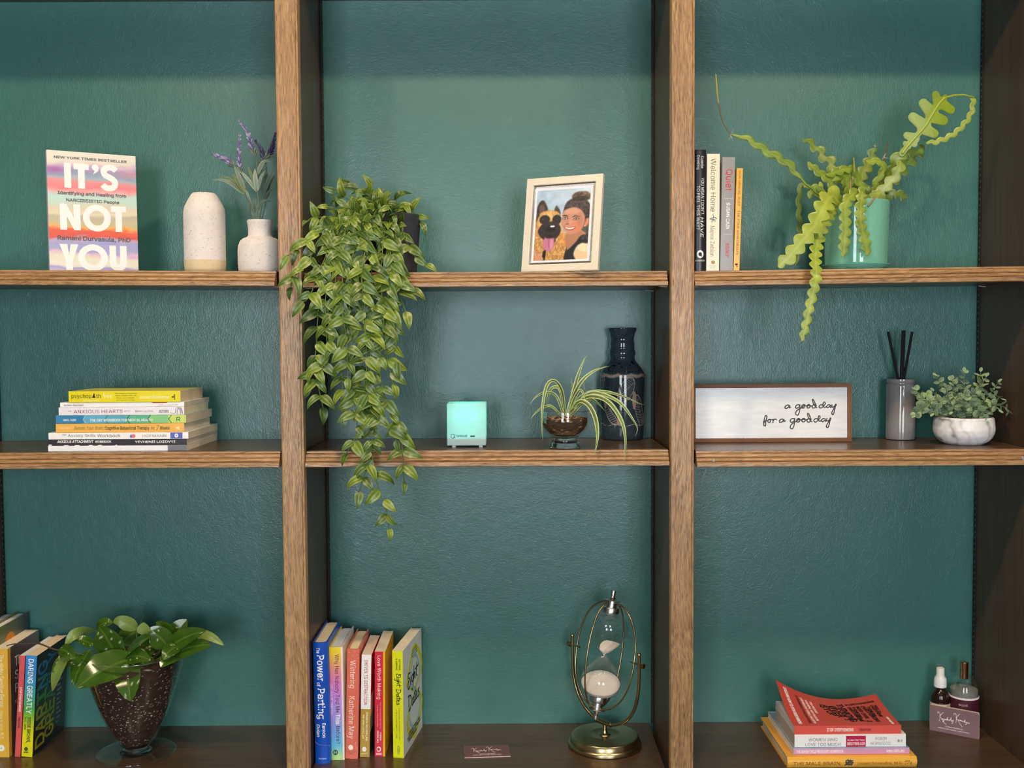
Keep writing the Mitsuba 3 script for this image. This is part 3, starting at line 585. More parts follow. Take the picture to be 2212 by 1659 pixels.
mid('hardcover with a pink, violet and yellow gradient spine, second of the six middle books', 714.2, 744.4, 1398, 1641.5, 0.150, hard=True, bulge=0.0012, lean=-0.004, spine=lambda v: np.where(v[:, :1] > 0.90, np.array([[246, 232, 236]]), ramp(2, [(0, (190, 230, 140)), (0.04, (180, 226, 150)), (0.12, (110, 200, 236)), (0.22, (120, 180, 240)), (0.36, (170, 160, 236)), (0.52, (196, 150, 232)), (0.66, (226, 130, 206)), (0.78, (240, 150, 160)), (0.88, (246, 190, 100)), (0.96, (246, 218, 56)), (1, (246, 222, 60))])(v)), front=(238, 226, 228), back=(230, 222, 90), pages=(220, 222, 226), zs=FINE,
    text=[('Why Has Nobody Told Me', 0.065, 0.578, 0.58, 0.28, (60, 44, 80)), ('This', 0.592, 0.682, 0.58, 0.30, WHT, B_), ('Before?', 0.70, 0.855, 0.58, 0.28, (44, 70, 100)), ('DR JULIE SMITH', 0.325, 0.588, 0.16, 0.17, (248, 236, 250), I_), (O_, 0.908, 0.956, 0.36, 0.36, (40, 80, 70), EM), ('H', 0.918, 0.944, 0.36, 0.2, (190, 220, 180), {'upright': True, 'bold': True, 'lift': 0.0003})])
mid('coral pink hardcover with white lettering, third of the six middle books', 746.3, 773, 1401.7, 1639, 0.140, hard=True, bulge=0.0018, lean=0.028, spine=(226, 116, 98), front=(196, 92, 74), back=(226, 200, 150), pages=(226, 216, 180),
    text=[('Wintering', 0.105, 0.355, 0.50, 0.44, (250, 232, 214)), ('Katherine May', 0.43, 0.815, 0.46, 0.44, (250, 232, 214)), (O_, 0.872, 0.918, 0.42, 0.40, (250, 238, 216), EM), ('RIVERHEAD', 0.934, 0.942, 0.44, 0.72, (130, 60, 50), {'upright': True}), ('BOOKS', 0.950, 0.958, 0.44, 0.4, (130, 60, 50), {'upright': True})]
    + [(O_, a, a + 0.006, b, 0.06, (246, 210, 190), {'name': 'speck'}) for a, b in ((0.03, 0.2), (0.05, 0.8), (0.06, 0.5), (0.08, 0.9), (0.02, 0.65), (0.10, 0.12), (0.83, 0.2), (0.85, 0.8), (0.90, 0.85), (0.975, 0.7), (0.98, 0.25))])
def driven(v):
    z = v[:, 2:3]; return np.where(z > 0.60, np.array([[206, 34, 48]]), np.where(z > 0.40, np.array([[238, 208, 160]]), np.where(z > 0.24, np.array([[150, 160, 150]]), np.array([[44, 46, 44]]))))
mid('paperback with a white and ochre spine, fourth of the six middle books', 777, 798.6, 1414.7, 1635.5, 0.138, lean=0.030, spine=lambda v: np.where(v[:, 2:3] > 0.4685, np.array([[250, 250, 250]]), np.array([[184, 152, 62]])), front=driven, zs=[0, .2399, .2401, .3999, .4001, .4684, .4686, .5999, .6001, 1], pages=(222, 204, 184),
    text=[('DRIVEN TO DISTRACTION', 0.055, 0.490, 0.48, 0.34, (158, 40, 62)), ('EDWARD M. HALLOWELL, M.D.', 0.560, 0.845, 0.66, 0.19, (250, 240, 206), B_), ('AND JOHN J. RATEY, M.D.', 0.585, 0.825, 0.32, 0.16, (250, 240, 206), B_), (O_, 0.900, 0.948, 0.44, 0.42, (246, 244, 236), EM), ('HACHETTE', 0.962, 0.972, 0.46, 0.64, (240, 228, 190), {'upright': True, 'bold': True})],
    art=[(R_, 0.07, 0.095, 0.155, 0.0015, (246, 220, 120)), (R_, 0.07, 0.095, 0.175, 0.0015, (246, 220, 120)), (R_, 0.07, 0.0712, 0.155, 0.02, (246, 220, 120)), (R_, 0.094, 0.0952, 0.155, 0.02, (246, 220, 120))])
mid('paperback with a red spine and golden yellow front, fifth of the six middle books', 809.2, 832.0, 1407.6, 1634.4, 0.148, lean=0.012, spine=lambda v: np.where(v[:, :1] > 0.80, np.array([[240, 184, 30]]), np.array([[214, 42, 72]])), front=lambda v: np.tile([[236, 178, 22]], (len(v), 1)), xs=(0.79, 0.81), pages=(220, 206, 184),
    text=[('Love Worth Making', 0.040, 0.452, 0.44, 0.34, (250, 230, 214)), ('How to Have Ridiculously Great Sex', 0.485, 0.735, 0.56, 0.12, (244, 170, 150)), ('in a Long-Lasting Relationship', 0.505, 0.720, 0.30, 0.12, (244, 170, 150)), ('STEPHEN', 0.768, 0.845, 0.56, 0.14, (250, 230, 226), B_), ('SNYDER, M.D.', 0.752, 0.872, 0.30, 0.14, (250, 230, 226), B_), (O_, 0.905, 0.955, 0.40, 0.42, (246, 226, 226), EM), (O_, 0.915, 0.945, 0.38, 0.26, (214, 42, 72), LF), (R_, 0.965, 0.985, 0.40, 0.55, (240, 170, 180), EM)])
def dates(w, h): return pen(*SCRIPT['Eight Dates'], w=0.055)(w, h)
eight = [(0, .7), (.25, 1), (.5, .7), (.25, .5), (0, .25), (.25, 0), (.5, .25), (.25, .5), (0, .7)]
SCRIPT = {'Eight': [[(.16, .95), (.04, .98), (.02, .8), (.12, .7), (.0, .55), (.02, .3), (.16, .34)], [(.24, .72), (.22, .4), (.28, .36)], [(.25, .9), (.26, .93)], [(.45, .7), (.34, .66), (.36, .4), (.46, .46), (.48, .72), (.46, .2), (.40, .02), (.33, .1)], [(.56, 1), (.53, .4), (.6, .68), (.66, .6), (.66, .38)], [(.82, 1), (.78, .5), (.86, .36)], [(.70, .78), (.95, .8)]],
          'Dates': [[(.06, .95), (.05, .3)], [(.0, .98), (.2, .9), (.26, .6), (.16, .32), (.03, .3)], [(.44, .64), (.34, .6), (.32, .36), (.42, .36), (.47, .64), (.46, .36), (.52, .36)], [(.60, 1), (.57, .4), (.64, .36)], [(.50, .74), (.70, .78)], [(.68, .5), (.78, .58), (.75, .68), (.68, .6), (.70, .36), (.82, .38)], [(.97, .68), (.88, .64), (.95, .5), (.98, .38), (.86, .34)]]}
_k8 = mid('paperback with a lime yellow spine and brush-lettered white front, rightmost of the six books', 849.2, 873, 1406, 1636.3, 0.168, yaw=-0.14, spine=(226, 232, 30), front=(226, 230, 232), pages=(222, 212, 190), fan=0.004,
    text=[('GOTTMAN', 0.075, 0.178, 0.70, 0.15, (70, 76, 20), B_), ('& ABRAMS', 0.070, 0.180, 0.42, 0.15, (70, 76, 20), B_), (pen(*SCRIPT['Eight'], w=0.09), 0.215, 0.345, 0.50, 0.62, (40, 44, 24), {'name': 'brush_lettering'}), (pen(*SCRIPT['Dates'], w=0.09), 0.355, 0.505, 0.50, 0.62, (40, 44, 24), {'name': 'brush_lettering'}), ('ESSENTIAL CONVERSATIONS', 0.535, 0.835, 0.62, 0.11, (80, 86, 26)), ('FOR A LIFETIME OF LOVE', 0.550, 0.820, 0.36, 0.11, (80, 86, 26)), (pen([(0.1, .1), (.1, .9), (.9, .9), (.9, .1), (.1, .1)], [(.3, .5), (.75, .5)], w=0.2), 0.885, 0.965, 0.50, 0.16, (96, 100, 30), EM)],
    art=[(pen(eight, w=0.075), 0.030, 0.30, 0.012, 0.185, (202, 208, 52), {'name': 'printed_figure'}), (pen([(x * .8 + .05, y * .9 + .05) for x, y in eight], w=0.05), 0.036, 0.28, 0.018, 0.172, (160, 196, 200), {'name': 'printed_figure', 'lift': 0.0002}),
         (pen(*SCRIPT['Eight'], w=0.07), 0.040, 0.135, 0.112, 0.045, (34, 38, 40), {'name': 'brush_lettering', 'lift': 0.0005}), (pen(*SCRIPT['Dates'], w=0.07), 0.040, 0.140, 0.066, 0.045, (34, 38, 40), {'name': 'brush_lettering', 'lift': 0.0005}),
         ('ESSENTIAL', 0.075, 0.120, 0.192, 0.003, (110, 116, 116), {'lift': 0.0005}), ('CONVERSATIONS', 0.070, 0.124, 0.186, 0.003, (110, 116, 116), {'lift': 0.0005}), ('FOR A LIFETIME', 0.072, 0.122, 0.180, 0.003, (110, 116, 116), {'lift': 0.0005}), ('OF LOVE', 0.085, 0.110, 0.174, 0.003, (110, 116, 116), {'lift': 0.0005}),
         ('JOHN GOTTMAN, PHD', 0.040, 0.140, 0.030, 0.0045, (50, 54, 54), {'lift': 0.0005, 'bold': True}), ('JULIE SCHWARTZ GOTTMAN, PHD', 0.030, 0.145, 0.023, 0.0045, (50, 54, 54), {'lift': 0.0005, 'bold': True}), ('DOUG ABRAMS', 0.040, 0.110, 0.016, 0.0045, (50, 54, 54), {'lift': 0.0005, 'bold': True})])

# --- top right: four standing books
def top(label, u0, u1, vt, vb, depth, y, **kw):
    lean = kw.pop('lean', 0.0)
    a = W(u0, vb, y); b = W(u1, vb, y); t = W(u0, vt, y); T = (b - a)[0]; z = S1R((a[0] + b[0]) / 2) + 0.0004
    M = trans(a[0], y, z) @ trans(T if lean > 0 else 0, 0, 0) @ roty(lean) @ trans(-T if lean > 0 else 0, 0, 0)
    return book(label, M, T, (t[2] - z) / math.cos(lean), depth, **kw)
YT = 2.004
top('black book with white lettering against the upright on the upper right shelf', 1500.0, 1523.6, 323.6, 583, 0.15, YT, hard=True, bulge=0.0022, lean=0.003, spine=(34, 34, 42), front=(30, 30, 36), gloss=True,
    text=[('Colette', 0.052, 0.152, 0.66, 0.23, WHT), ('Dowling', 0.045, 0.162, 0.30, 0.23, WHT), ("YOU MEAN I DON\u2019T", 0.230, 0.530, 0.70, 0.27, WHT), ('HAVE', 0.555, 0.715, 0.66, 0.27, WHT, I_), ('TO FEEL THIS WAY?', 0.295, 0.655, 0.30, 0.27, WHT), (O_, 0.825, 0.890, 0.50, 0.62, WHT, EM), (O_, 0.842, 0.873, 0.50, 0.30, (34, 34, 42), LF), ('SCRIBNERS', 0.905, 0.917, 0.48, 0.86, WHT, {'upright': True})])
BIRD = pen([(0, .5), (.3, .6), (.6, .55), (.85, .85)], [(.3, .6), (.5, 1.0), (.62, .6)], [(.4, .55), (.55, .1), (.65, .5)], [(.6, .55), (.95, .35)], w=0.075)
top('cream book with grey lettering and a small bird on the upper right shelf', 1525.6, 1553.6, 332.5, 583.3, 0.135, YT - 0.002, lean=0.004, spine=(236, 232, 208), front=(230, 226, 204),
    text=[('Welcome Home', 0.040, 0.492, 0.50, 0.40, (120, 116, 88)), (BIRD, 0.515, 0.585, 0.48, 0.56, (56, 72, 76), EM), ('Najwa Zebian', 0.612, 0.872, 0.46, 0.32, (140, 134, 108)), (O_, 0.908, 0.940, 0.52, 0.30, (186, 150, 96), EM), ('HARMONY', 0.951, 0.959, 0.5, 0.54, (150, 144, 120), {'upright': True}), ('BOOKS', 0.966, 0.973, 0.5, 0.36, (150, 144, 120), {'upright': True})])
top('silver grey paperback with a red title on the upper right shelf', 1555.4, 1583.4, 339.5, 583.6, 0.14, YT - 0.001, lean=0.017, spine=(146, 146, 146), front=(150, 150, 150), pages=(200, 196, 186),
    text=[('Quiet', 0.108, 0.296, 0.56, 0.50, (208, 60, 66)), (R_, 0.362, 0.365, 0.52, 0.68, (226, 226, 226)), ('SUSAN CAIN', 0.400, 0.632, 0.52, 0.26, (246, 246, 246), B_), (R_, 0.676, 0.679, 0.52, 0.68, (226, 226, 226)), ('B/D/W/Y', 0.755, 0.875, 0.52, 0.24, (206, 66, 72), BI)])
top('slim golden yellow paperback, rightmost of the four books on the upper right shelf', 1584.2, 1597.6, 363.5, 583.6, 0.125, YT, lean=0.030, spine=(232, 176, 62), front=(228, 170, 60), pages=(214, 196, 160),
    text=[('DON MIGUEL RUIZ', 0.028, 0.365, 0.50, 0.32, (120, 84, 40)), ('THE FOUR AGREEMENTS', 0.41, 0.845, 0.50, 0.34, (104, 60, 50)), (R_, 0.928, 0.946, 0.45, 0.42, (70, 60, 40), EM), (R_, 0.951, 0.962, 0.55, 0.22, (180, 40, 50), EM)])

# --- bottom right: the lying stack of four
YM = 1.9720
_b = WS(1840, 1671, ZB)
def rbook(label, u0, u1, vt, z, y, depth, T=None, **kw):
    a, b, t = W(u0, vt, y), W(u1, vt, y), W((u0 + u1) / 2, vt, y)
    T = t[2] - z
    M = frame((b[0], y, z), (0, 0, 1), (0, 1, 0), (-1, 0, 0))
    return book(label, M, T, b[0] - a[0], depth, **kw), M, T, b[0] - a[0]
portrait = pen([(.1, .1), (.3, .5), (.2, .8), (.45, .95)], [(.3, .2), (.5, .5), (.45, .8), (.7, .9)], [(.5, .1), (.7, .45), (.65, .75), (.9, .85)], [(.15, .55), (.55, .6)], [(.3, .35), (.75, .3)], [(.5, .7), (.9, .6)], [(.75, .1), (.85, .5)], w=0.14)
_q, _M, _T, _H = rbook('thick golden yellow hardcover with dark lettering, bottom of the right bay stack', 1700, 1979.5, 1634, ZB, YM + 0.004, 0.21, hard=True, bulge=0.0045, spine=(236, 176, 66), front=(234, 170, 66), back=(232, 168, 60), pages=(214, 208, 196),
     text=[('THE MALE BRAIN', 0.045, 0.405, 0.45, 0.30, (104, 70, 34)), (R_, 0.43, 0.515, 0.48, 0.66, (226, 210, 176), EM), (portrait, 0.435, 0.512, 0.48, 0.62, (60, 54, 58), {'name': 'emblem', 'lift': 0.0003}), ('Louann Brizendine, M.D.', 0.540, 0.885, 0.45, 0.24, (128, 84, 40)), (pen([(0, 0), (0, 1)], [(0, 1), (.8, 1)], [(1, 0), (1, .8)], [(.3, .3), (.4, .35)], [(.6, .6), (.7, .55)], w=0.16), 0.910, 0.952, 0.46, 0.32, (70, 52, 30), EM)])
_z = ZB + _T + 0.0003
_q, _M, _T, _H = rbook('thin pink and blue workbook, second from the bottom of the right bay stack', 1714.5, 1964.5, 1615.8, _z, YM + 0.013, 0.20, spine=(214, 160, 196), front=(128, 156, 190), pages=(214, 208, 200),
     text=[('THE INNER CHILD RECOVERY WORKBOOK', 0.022, 0.430, 0.50, 0.44, WHT, B_), ('ANNA NIERLING', 0.80, 0.960, 0.50, 0.42, WHT, B_)])
_z += _T + 0.0003
_q, _M, _T, _H = rbook('thick white paperback with a crimson block, under the curled red paperback', 1716.5, 1957, 1586.5, _z, YM + 0.017, 0.148, spine=lambda v: np.tile([[248, 248, 250]], (len(v), 1)), front=(240, 228, 222), pages=(170, 162, 148),
     text=[('WOMEN WHO', 0.125, 0.385, 0.60, 0.24, (128, 128, 132)), ('LOVE TOO MUCH', 0.098, 0.410, 0.22, 0.24, (128, 128, 132)), (R_, 0.462, 0.640, 0.46, 0.86, (186, 26, 72), EM), ('#1 New York Times', 0.474, 0.628, 0.56, 0.13, (248, 220, 226), {'lift': 0.0003, 'bold': True}), ('BESTSELLER', 0.474, 0.632, 0.28, 0.22, WHT, {'lift': 0.0003, 'bold': True}), ('ROBIN', 0.725, 0.825, 0.66, 0.24, (150, 150, 154)), ('NORWOOD', 0.685, 0.865, 0.28, 0.24, (150, 150, 154)), (BIRD, 0.918, 0.948, 0.46, 0.26, (40, 40, 44), EM), (R_, 0.953, 0.958, 0.46, 0.22, (150, 150, 150), EM), (R_, 0.963, 0.968, 0.46, 0.22, (150, 150, 150), EM)])
_z += _T + 0.0003
# the top one: its front cover has curled up at the far corners
_a, _b = W(1715.5, 1584, YM + 0.019), W(1946.5, 1584, YM + 0.019)
_t = W(1830, 1567.5, YM + 0.019)
H4, T4_, D4, y4 = _b[0] - _a[0], _t[2] - _z, 0.142, YM + 0.019
key = thing('book', 'red paperback with a curled front cover and black word portrait, topmost in the right bay', 'book')
put(part(key, 'spine'), bar(0, H4, 0, 0.0008, 0, T4_), (226, 92, 84), 'm_gloss', False, trans(_a[0], y4, _z))
put(part(key, 'back_cover'), bar(0, H4, 0.0008, D4, 0, 0.0005), (200, 78, 70), 'm_gloss', False, trans(_a[0], y4, _z))
def curl(x, y):
    """Height of the curled cover above its block; x along the spine from 0 to 1, y from the spine from 0 to 1."""
    e = np.clip((y - 0.05) / 0.95, 0, 1) ** 1.5
    side = 0.040 * np.clip(1 - x / 0.62, 0, 1) ** 2 + 0.012 * np.clip((x - 0.60) / 0.40, 0, 1) ** 2
    return e * (0.0005 + side + 0.004 * (1 - x) * y)
def sheet(z0, th, n=30, m=20, c=1.0, x0=0.0, x1=1.0, y1=1.0):
    X, Y = np.meshgrid(np.linspace(x0, x1, n), np.linspace(0, y1, m))
    Z = z0 + c * curl(X, Y)
    top_ = np.stack([X * H4, Y * D4, Z], -1).reshape(-1, 3); bot = top_ - [0, 0, th]
    f = []
    for a in range(m - 1):
        for b in range(n - 1):
            i = a * n + b; f += [[i, i + 1, i + n + 1], [i, i + n + 1, i + n]]
    f = np.array(f); N = n * m
    g = [f, f[:, ::-1] + N]
    rim = [a for a in range(n)] + [a * n + n - 1 for a in range(1, m)] + [(m - 1) * n + b for b in range(n - 2, -1, -1)] + [a * n for a in range(m - 2, 0, -1)]
    w = [[rim[i], rim[i] + N, rim[(i + 1) % len(rim)]] for i in range(len(rim))] + [[rim[(i + 1) % len(rim)], rim[i] + N, rim[(i + 1) % len(rim)] + N] for i in range(len(rim))]
    return trimesh.Trimesh(np.vstack([top_, bot]), np.vstack(g + [np.array(w)]), process=False)
put(part(key, 'front_cover'), sheet(T4_, 0.0005), (200, 74, 62), 'm_gloss', 30, trans(_a[0], y4, _z))
put(part(key, 'page_block'), cat(*[bar(0.0004, H4 - 0.0004, 0, D4 - 0.002 - 0.0006 * (q % 2), 0.0006 + T4_ * 0.19 * q, 0.0006 + T4_ * 0.19 * (q + 1)) for q in range(5)]), (200, 197, 196), 'm_matte', False, trans(_a[0], y4 + 0.0009, _z))
def on_cover(s, u0, v0, width, cap, col, ang=0.0, bold=False, lift=0.0004, warp=None):
    u0 *= 0.90; cap *= 0.92
    """Lettering lying on the curled cover; u along the spine, v from the spine (m), ang in degrees."""
    m = text(s, width, cap, bold, depth=0.0002); p = m.vertices.copy()
    if warp: p = warp(p)
    c, q = math.cos(math.radians(ang)), math.sin(math.radians(ang))
    x = u0 + p[:, 0] * c - p[:, 1] * q; y = v0 + p[:, 0] * q + p[:, 1] * c
    z = T4_ + curl(x / H4, np.clip(y / D4, 0, 1)) + lift + p[:, 2]
    put(part(key + '__front_cover', 'lettering'), trimesh.Trimesh(np.stack([x, y, z], 1), m.faces, process=False), col, 'm_paper', False, trans(_a[0], y4, _z))
BK = (40, 18, 18)
# the front reads from the fore edge: its right is towards the spine's left end
_sp = [('STOP OVERTHINKING', 0.305, 0.555, 0.50, 0.38, WHT, B_), ('TRENTON', 0.605, 0.715, 0.48, 0.30, (110, 40, 40), B_)]
on_spine(frame((_b[0], y4, _z), (0, 0, 1), (0, 1, 0), (-1, 0, 0)), T4_, H4, 0, _sp, key, '__spine')
def row(s, u, v, width, cap, col, bold=True): on_cover(s, u, v, width, cap, col, 90 + 180, bold)
on_cover('DISCOVER HOW TO STOP OVERTHINKING', 0.014, 0.132, 0.122, 0.0070, WHT, -90, True)
for i, (s, w) in enumerate((('23 TECHNIQUES TO RELIEVE STRESS,', 0.108), ('STOP NEGATIVE SPIRALS, DECLUTTER', 0.104), ('YOUR MIND, AND FOCUS ON', 0.088), ('THE PRESENT', 0.05))):
    on_cover(s, 0.038 + 0.0095 * i, 0.120 - 0.004 * i, w, 0.0052, (248, 226, 220) if i else (90, 34, 32), -90, True)
for s, u, v, w, cap, a in (('STOP', 0.088, 0.098, 0.050, 0.014, -78), ('OVER', 0.106, 0.100, 0.058, 0.017, -84), ('THINKING', 0.128, 0.112, 0.092, 0.015, -88), ('OVERTHINKING', 0.088, 0.100, 0.040, 0.006, -20), ('OVERTHINKING', 0.150, 0.096, 0.074, 0.008, -88), ('THINKING', 0.161, 0.098, 0.060, 0.006, -92), ('NEED OVER', 0.170, 0.098, 0.062, 0.008, -90),
                       ('OVERTHINKING', 0.181, 0.098, 0.080, 0.009, -86), ('THINKING', 0.193, 0.094, 0.050, 0.007, -92), ('OVERTHINK', 0.202, 0.098, 0.056, 0.007, -88), ('NEED TO', 0.211, 0.096, 0.036, 0.006, -94), ('OVERTHINKING', 0.150, 0.105, 0.062, 0.007, 6), ('THINK', 0.120, 0.026, 0.030, 0.006, 8), ('OVER', 0.152, 0.022, 0.024, 0.005, -10)):
    on_cover(s, u, v, w, cap, BK, a, True)
on_cover('NICK TRENTON', 0.216, 0.040, 0.034, 0.0045, WHT, -90, True)
# ------------------------------------------------------------------ pots, vases and other wares
def stone(band=None):
    def f(p, n, uv):
        g = mikit.fbm(p[0] * 60, p[1] * 60, p[2] * 60); a = mikit.noise(p[0] * 620, p[1] * 620, p[2] * 620); b = mikit.noise(p[0] * 300 + 9, p[1] * 300, p[2] * 300)
        k = 0.75 * mikit.smoothstep(0.76, 0.86, a) * mikit.smoothstep(0.42, 0.55, b)
        c = mikit.mix(fl((226, 220, 216)), fl((238, 232, 228)), g)
        if band is not None: c = mikit.mix(c, fl((226, 206, 168)), mikit.smoothstep(0.0005, -0.0005, p[2] - band + 0.001 * (g - 0.5)))
        return mikit.mix(c, fl((150, 140, 134)), k)
    return two({'type': 'principled', 'base_color': mikit.proc(f), 'roughness': 0.75, 'specular': 0.3})
def dense_lathe(prof, n=96, step=0.0016):
    p = np.asarray(prof, float); d = np.concatenate([[0], np.cumsum(np.linalg.norm(np.diff(p, axis=0), axis=1))])
    k = max(int(d[-1] / step), 8); s = np.linspace(0, d[-1], k)
    return lathe(np.stack([np.interp(s, d, p[:, 0]), np.interp(s, d, p[:, 1])], 1), n)

# two speckled stoneware vases
y = 2.075; s = y / F
c = W(443.6, 584, y); zb = S1L(c[0])
h = lambda v: (586 - v) * s                         # height above the shelf at this depth
scene['m_stone'] = stone(); scene['m_stone_band'] = stone(zb + h(558))
pr = [(0, 0.0006), (0.030, 0), (0.0365, 0.001), (0.0392, 0.006), (0.0402, 0.016), (0.0403, h(470)), (0.0400, h(455)), (0.0386, h(446)), (0.0352, h(438)), (0.0305, h(428)), (0.0262, h(420)), (0.0235, h(416.5)), (0.0212, h(414.5)), (0.0190, h(415.5)), (0.0185, h(418)), (0.020, h(430)), (0.034, h(450)), (0.037, h(470)), (0.037, 0.012), (0, 0.008)]
k = thing('vase', 'tall speckled white bottle vase with a bare cream foot, beside the watercolour hardcover', 'vase')
put(part(k, 'body'), dense_lathe(pr, 90, 0.003), None, 'm_stone_band', 50, trans(c[0], y, zb))
y = 2.09; s = y / F
c2 = W(562.8, 584, y); zb2 = S1L(c2[0]); h = lambda v: (587.5 - v) * s
pr = [(0, 0.0006), (0.034, 0), (0.0405, 0.001), (0.0428, 0.006), (0.0440, 0.020), (0.0441, h(540)), (0.0430, h(527)), (0.0395, h(517)), (0.0330, h(511)), (0.0262, h(508.5)), (0.0232, h(506)), (0.0228, h(500)), (0.0232, h(488)), (0.0246, h(478)), (0.0254, h(473.5)), (0.0250, h(472)), (0.0234, h(472)), (0.0226, h(475)), (0.0205, h(490)), (0.0205, h(506)), (0.036, h(524)), (0.041, h(545)), (0.041, 0.01), (0, 0.007)]
k = thing('vase', 'squat speckled white vase with a narrow neck, holding the lavender', 'vase')
put(part(k, 'body'), dense_lathe(pr, 90, 0.003), None, 'm_stone', 50, trans(c2[0], y, zb2))
VASE2 = np.array([c2[0], y, zb2 + h(472)])

# dark grey pot of the trailing plant
y = 2.085; c = W(845, 588, y); s = y / F
PIV = np.array([c[0], y, S1C(0)])
hh = (594 - 466) * s
pr = [(0, 0.001), (0.046, 0), (0.0495, 0.002), (0.0515, 0.008), (0.0600, hh - 0.006), (0.0605, hh - 0.001), (0.0595, hh), (0.0575, hh - 0.001), (0.0560, hh - 0.012), (0.0555, hh - 0.018), (0, hh - 0.017)]
k = thing('plant_pot', 'dark slate grey round pot under the trailing plant', 'pot')
put(part(k, 'body'), dense_lathe(pr, 80, 0.002), lambda v, n: np.array([[62, 64, 72]]) * (0.82 + 0.36 * meshkit.fbm(v * 55, 4, 2)[:, None]), 'm_matte', 50, trans(*PIV))

# silver photo frame, turned and leaning back
FX, FY, FYAW, FLEAN, FW_, FH_ = 0.0284, 2.016, -0.435, 0.172, 0.1573, 0.1866
r_ = np.array([math.cos(FYAW), math.sin(FYAW), 0]); nb = np.array([-math.sin(FYAW), math.cos(FYAW), 0])
u_p = np.array([0, 0, math.cos(FLEAN)]) + nb * math.sin(FLEAN)
MF = frame((FX, FY, S1C(0) + 0.0006), r_, u_p, np.cross(r_, u_p))       # x right, y up the frame, z out of it
k = thing('photo_frame', 'silver photo frame showing a woman and a dog, on the upper middle shelf', 'picture frame')
bw = 0.0150
outer, inner = sbox(0, 0, FW_, FH_), sbox(bw, bw, FW_ - bw, FH_ - bw)
m1 = trimesh.creation.extrude_polygon(outer.difference(inner.buffer(0.0005)), 0.009, engine='earcut'); m1.apply_translation((0, 0, -0.009))
bev = []
def ringprism(a, b, z0, z1):
    """A frame ring whose inner offset grows from a at height z0 to b at z1: sloped faces."""
    q = lambda o, z: [(o, o, z), (FW_ - o, o, z), (FW_ - o, FH_ - o, z), (o, FH_ - o, z)]
    v = q(a, z0) + q(b, z1); f = []
    for i in range(4):
        j = (i + 1) % 4; f += [[i, j, 4 + j], [i, 4 + j, 4 + i]]
    return trimesh.Trimesh(v, f, process=False)
put(part(k, 'rim'), cat(m1, ringprism(0, 0.0012, -0.001, 0.0006), ringprism(0.0012, bw - 0.002, 0.0006, 0.0009), ringprism(bw - 0.002, bw - 0.0005, 0.0009, 0.0)), (232, 224, 206), 'm_glaze', False, MF)
put(part(k, 'inner_lip'), cat(ringprism(bw - 0.0005, bw + 0.0015, 0.0, -0.0014), ringprism(bw + 0.0015, bw + 0.0026, -0.0014, 0.0004), ringprism(bw + 0.0026, bw + 0.0040, 0.0004, -0.003)), None, 'm_silver', False, MF)
mt = trimesh.creation.extrude_polygon(sbox(bw, bw, FW_ - bw, FH_ - bw), 0.001, engine='earcut'); mt.apply_translation((0, 0, -0.0042))
put(part(k, 'mat_board'), mt, (240, 240, 246), 'm_paper', False, MF)
put(part(k, 'easel_leg'), prism(Polygon([(-0.02, 0), (0.02, 0), (0.011, 0.13), (-0.011, 0.13)]), [0, 0.003]), (40, 38, 40), 'm_matte', False,
    frame((FX, FY, S1C(0) + 0.0006) + r_ * FW_ / 2 + nb * 0.072, r_, unit(np.array([0, 0, 0.15]) - nb * 0.045), np.cross(r_, unit(np.array([0, 0, 0.15]) - nb * 0.045))))
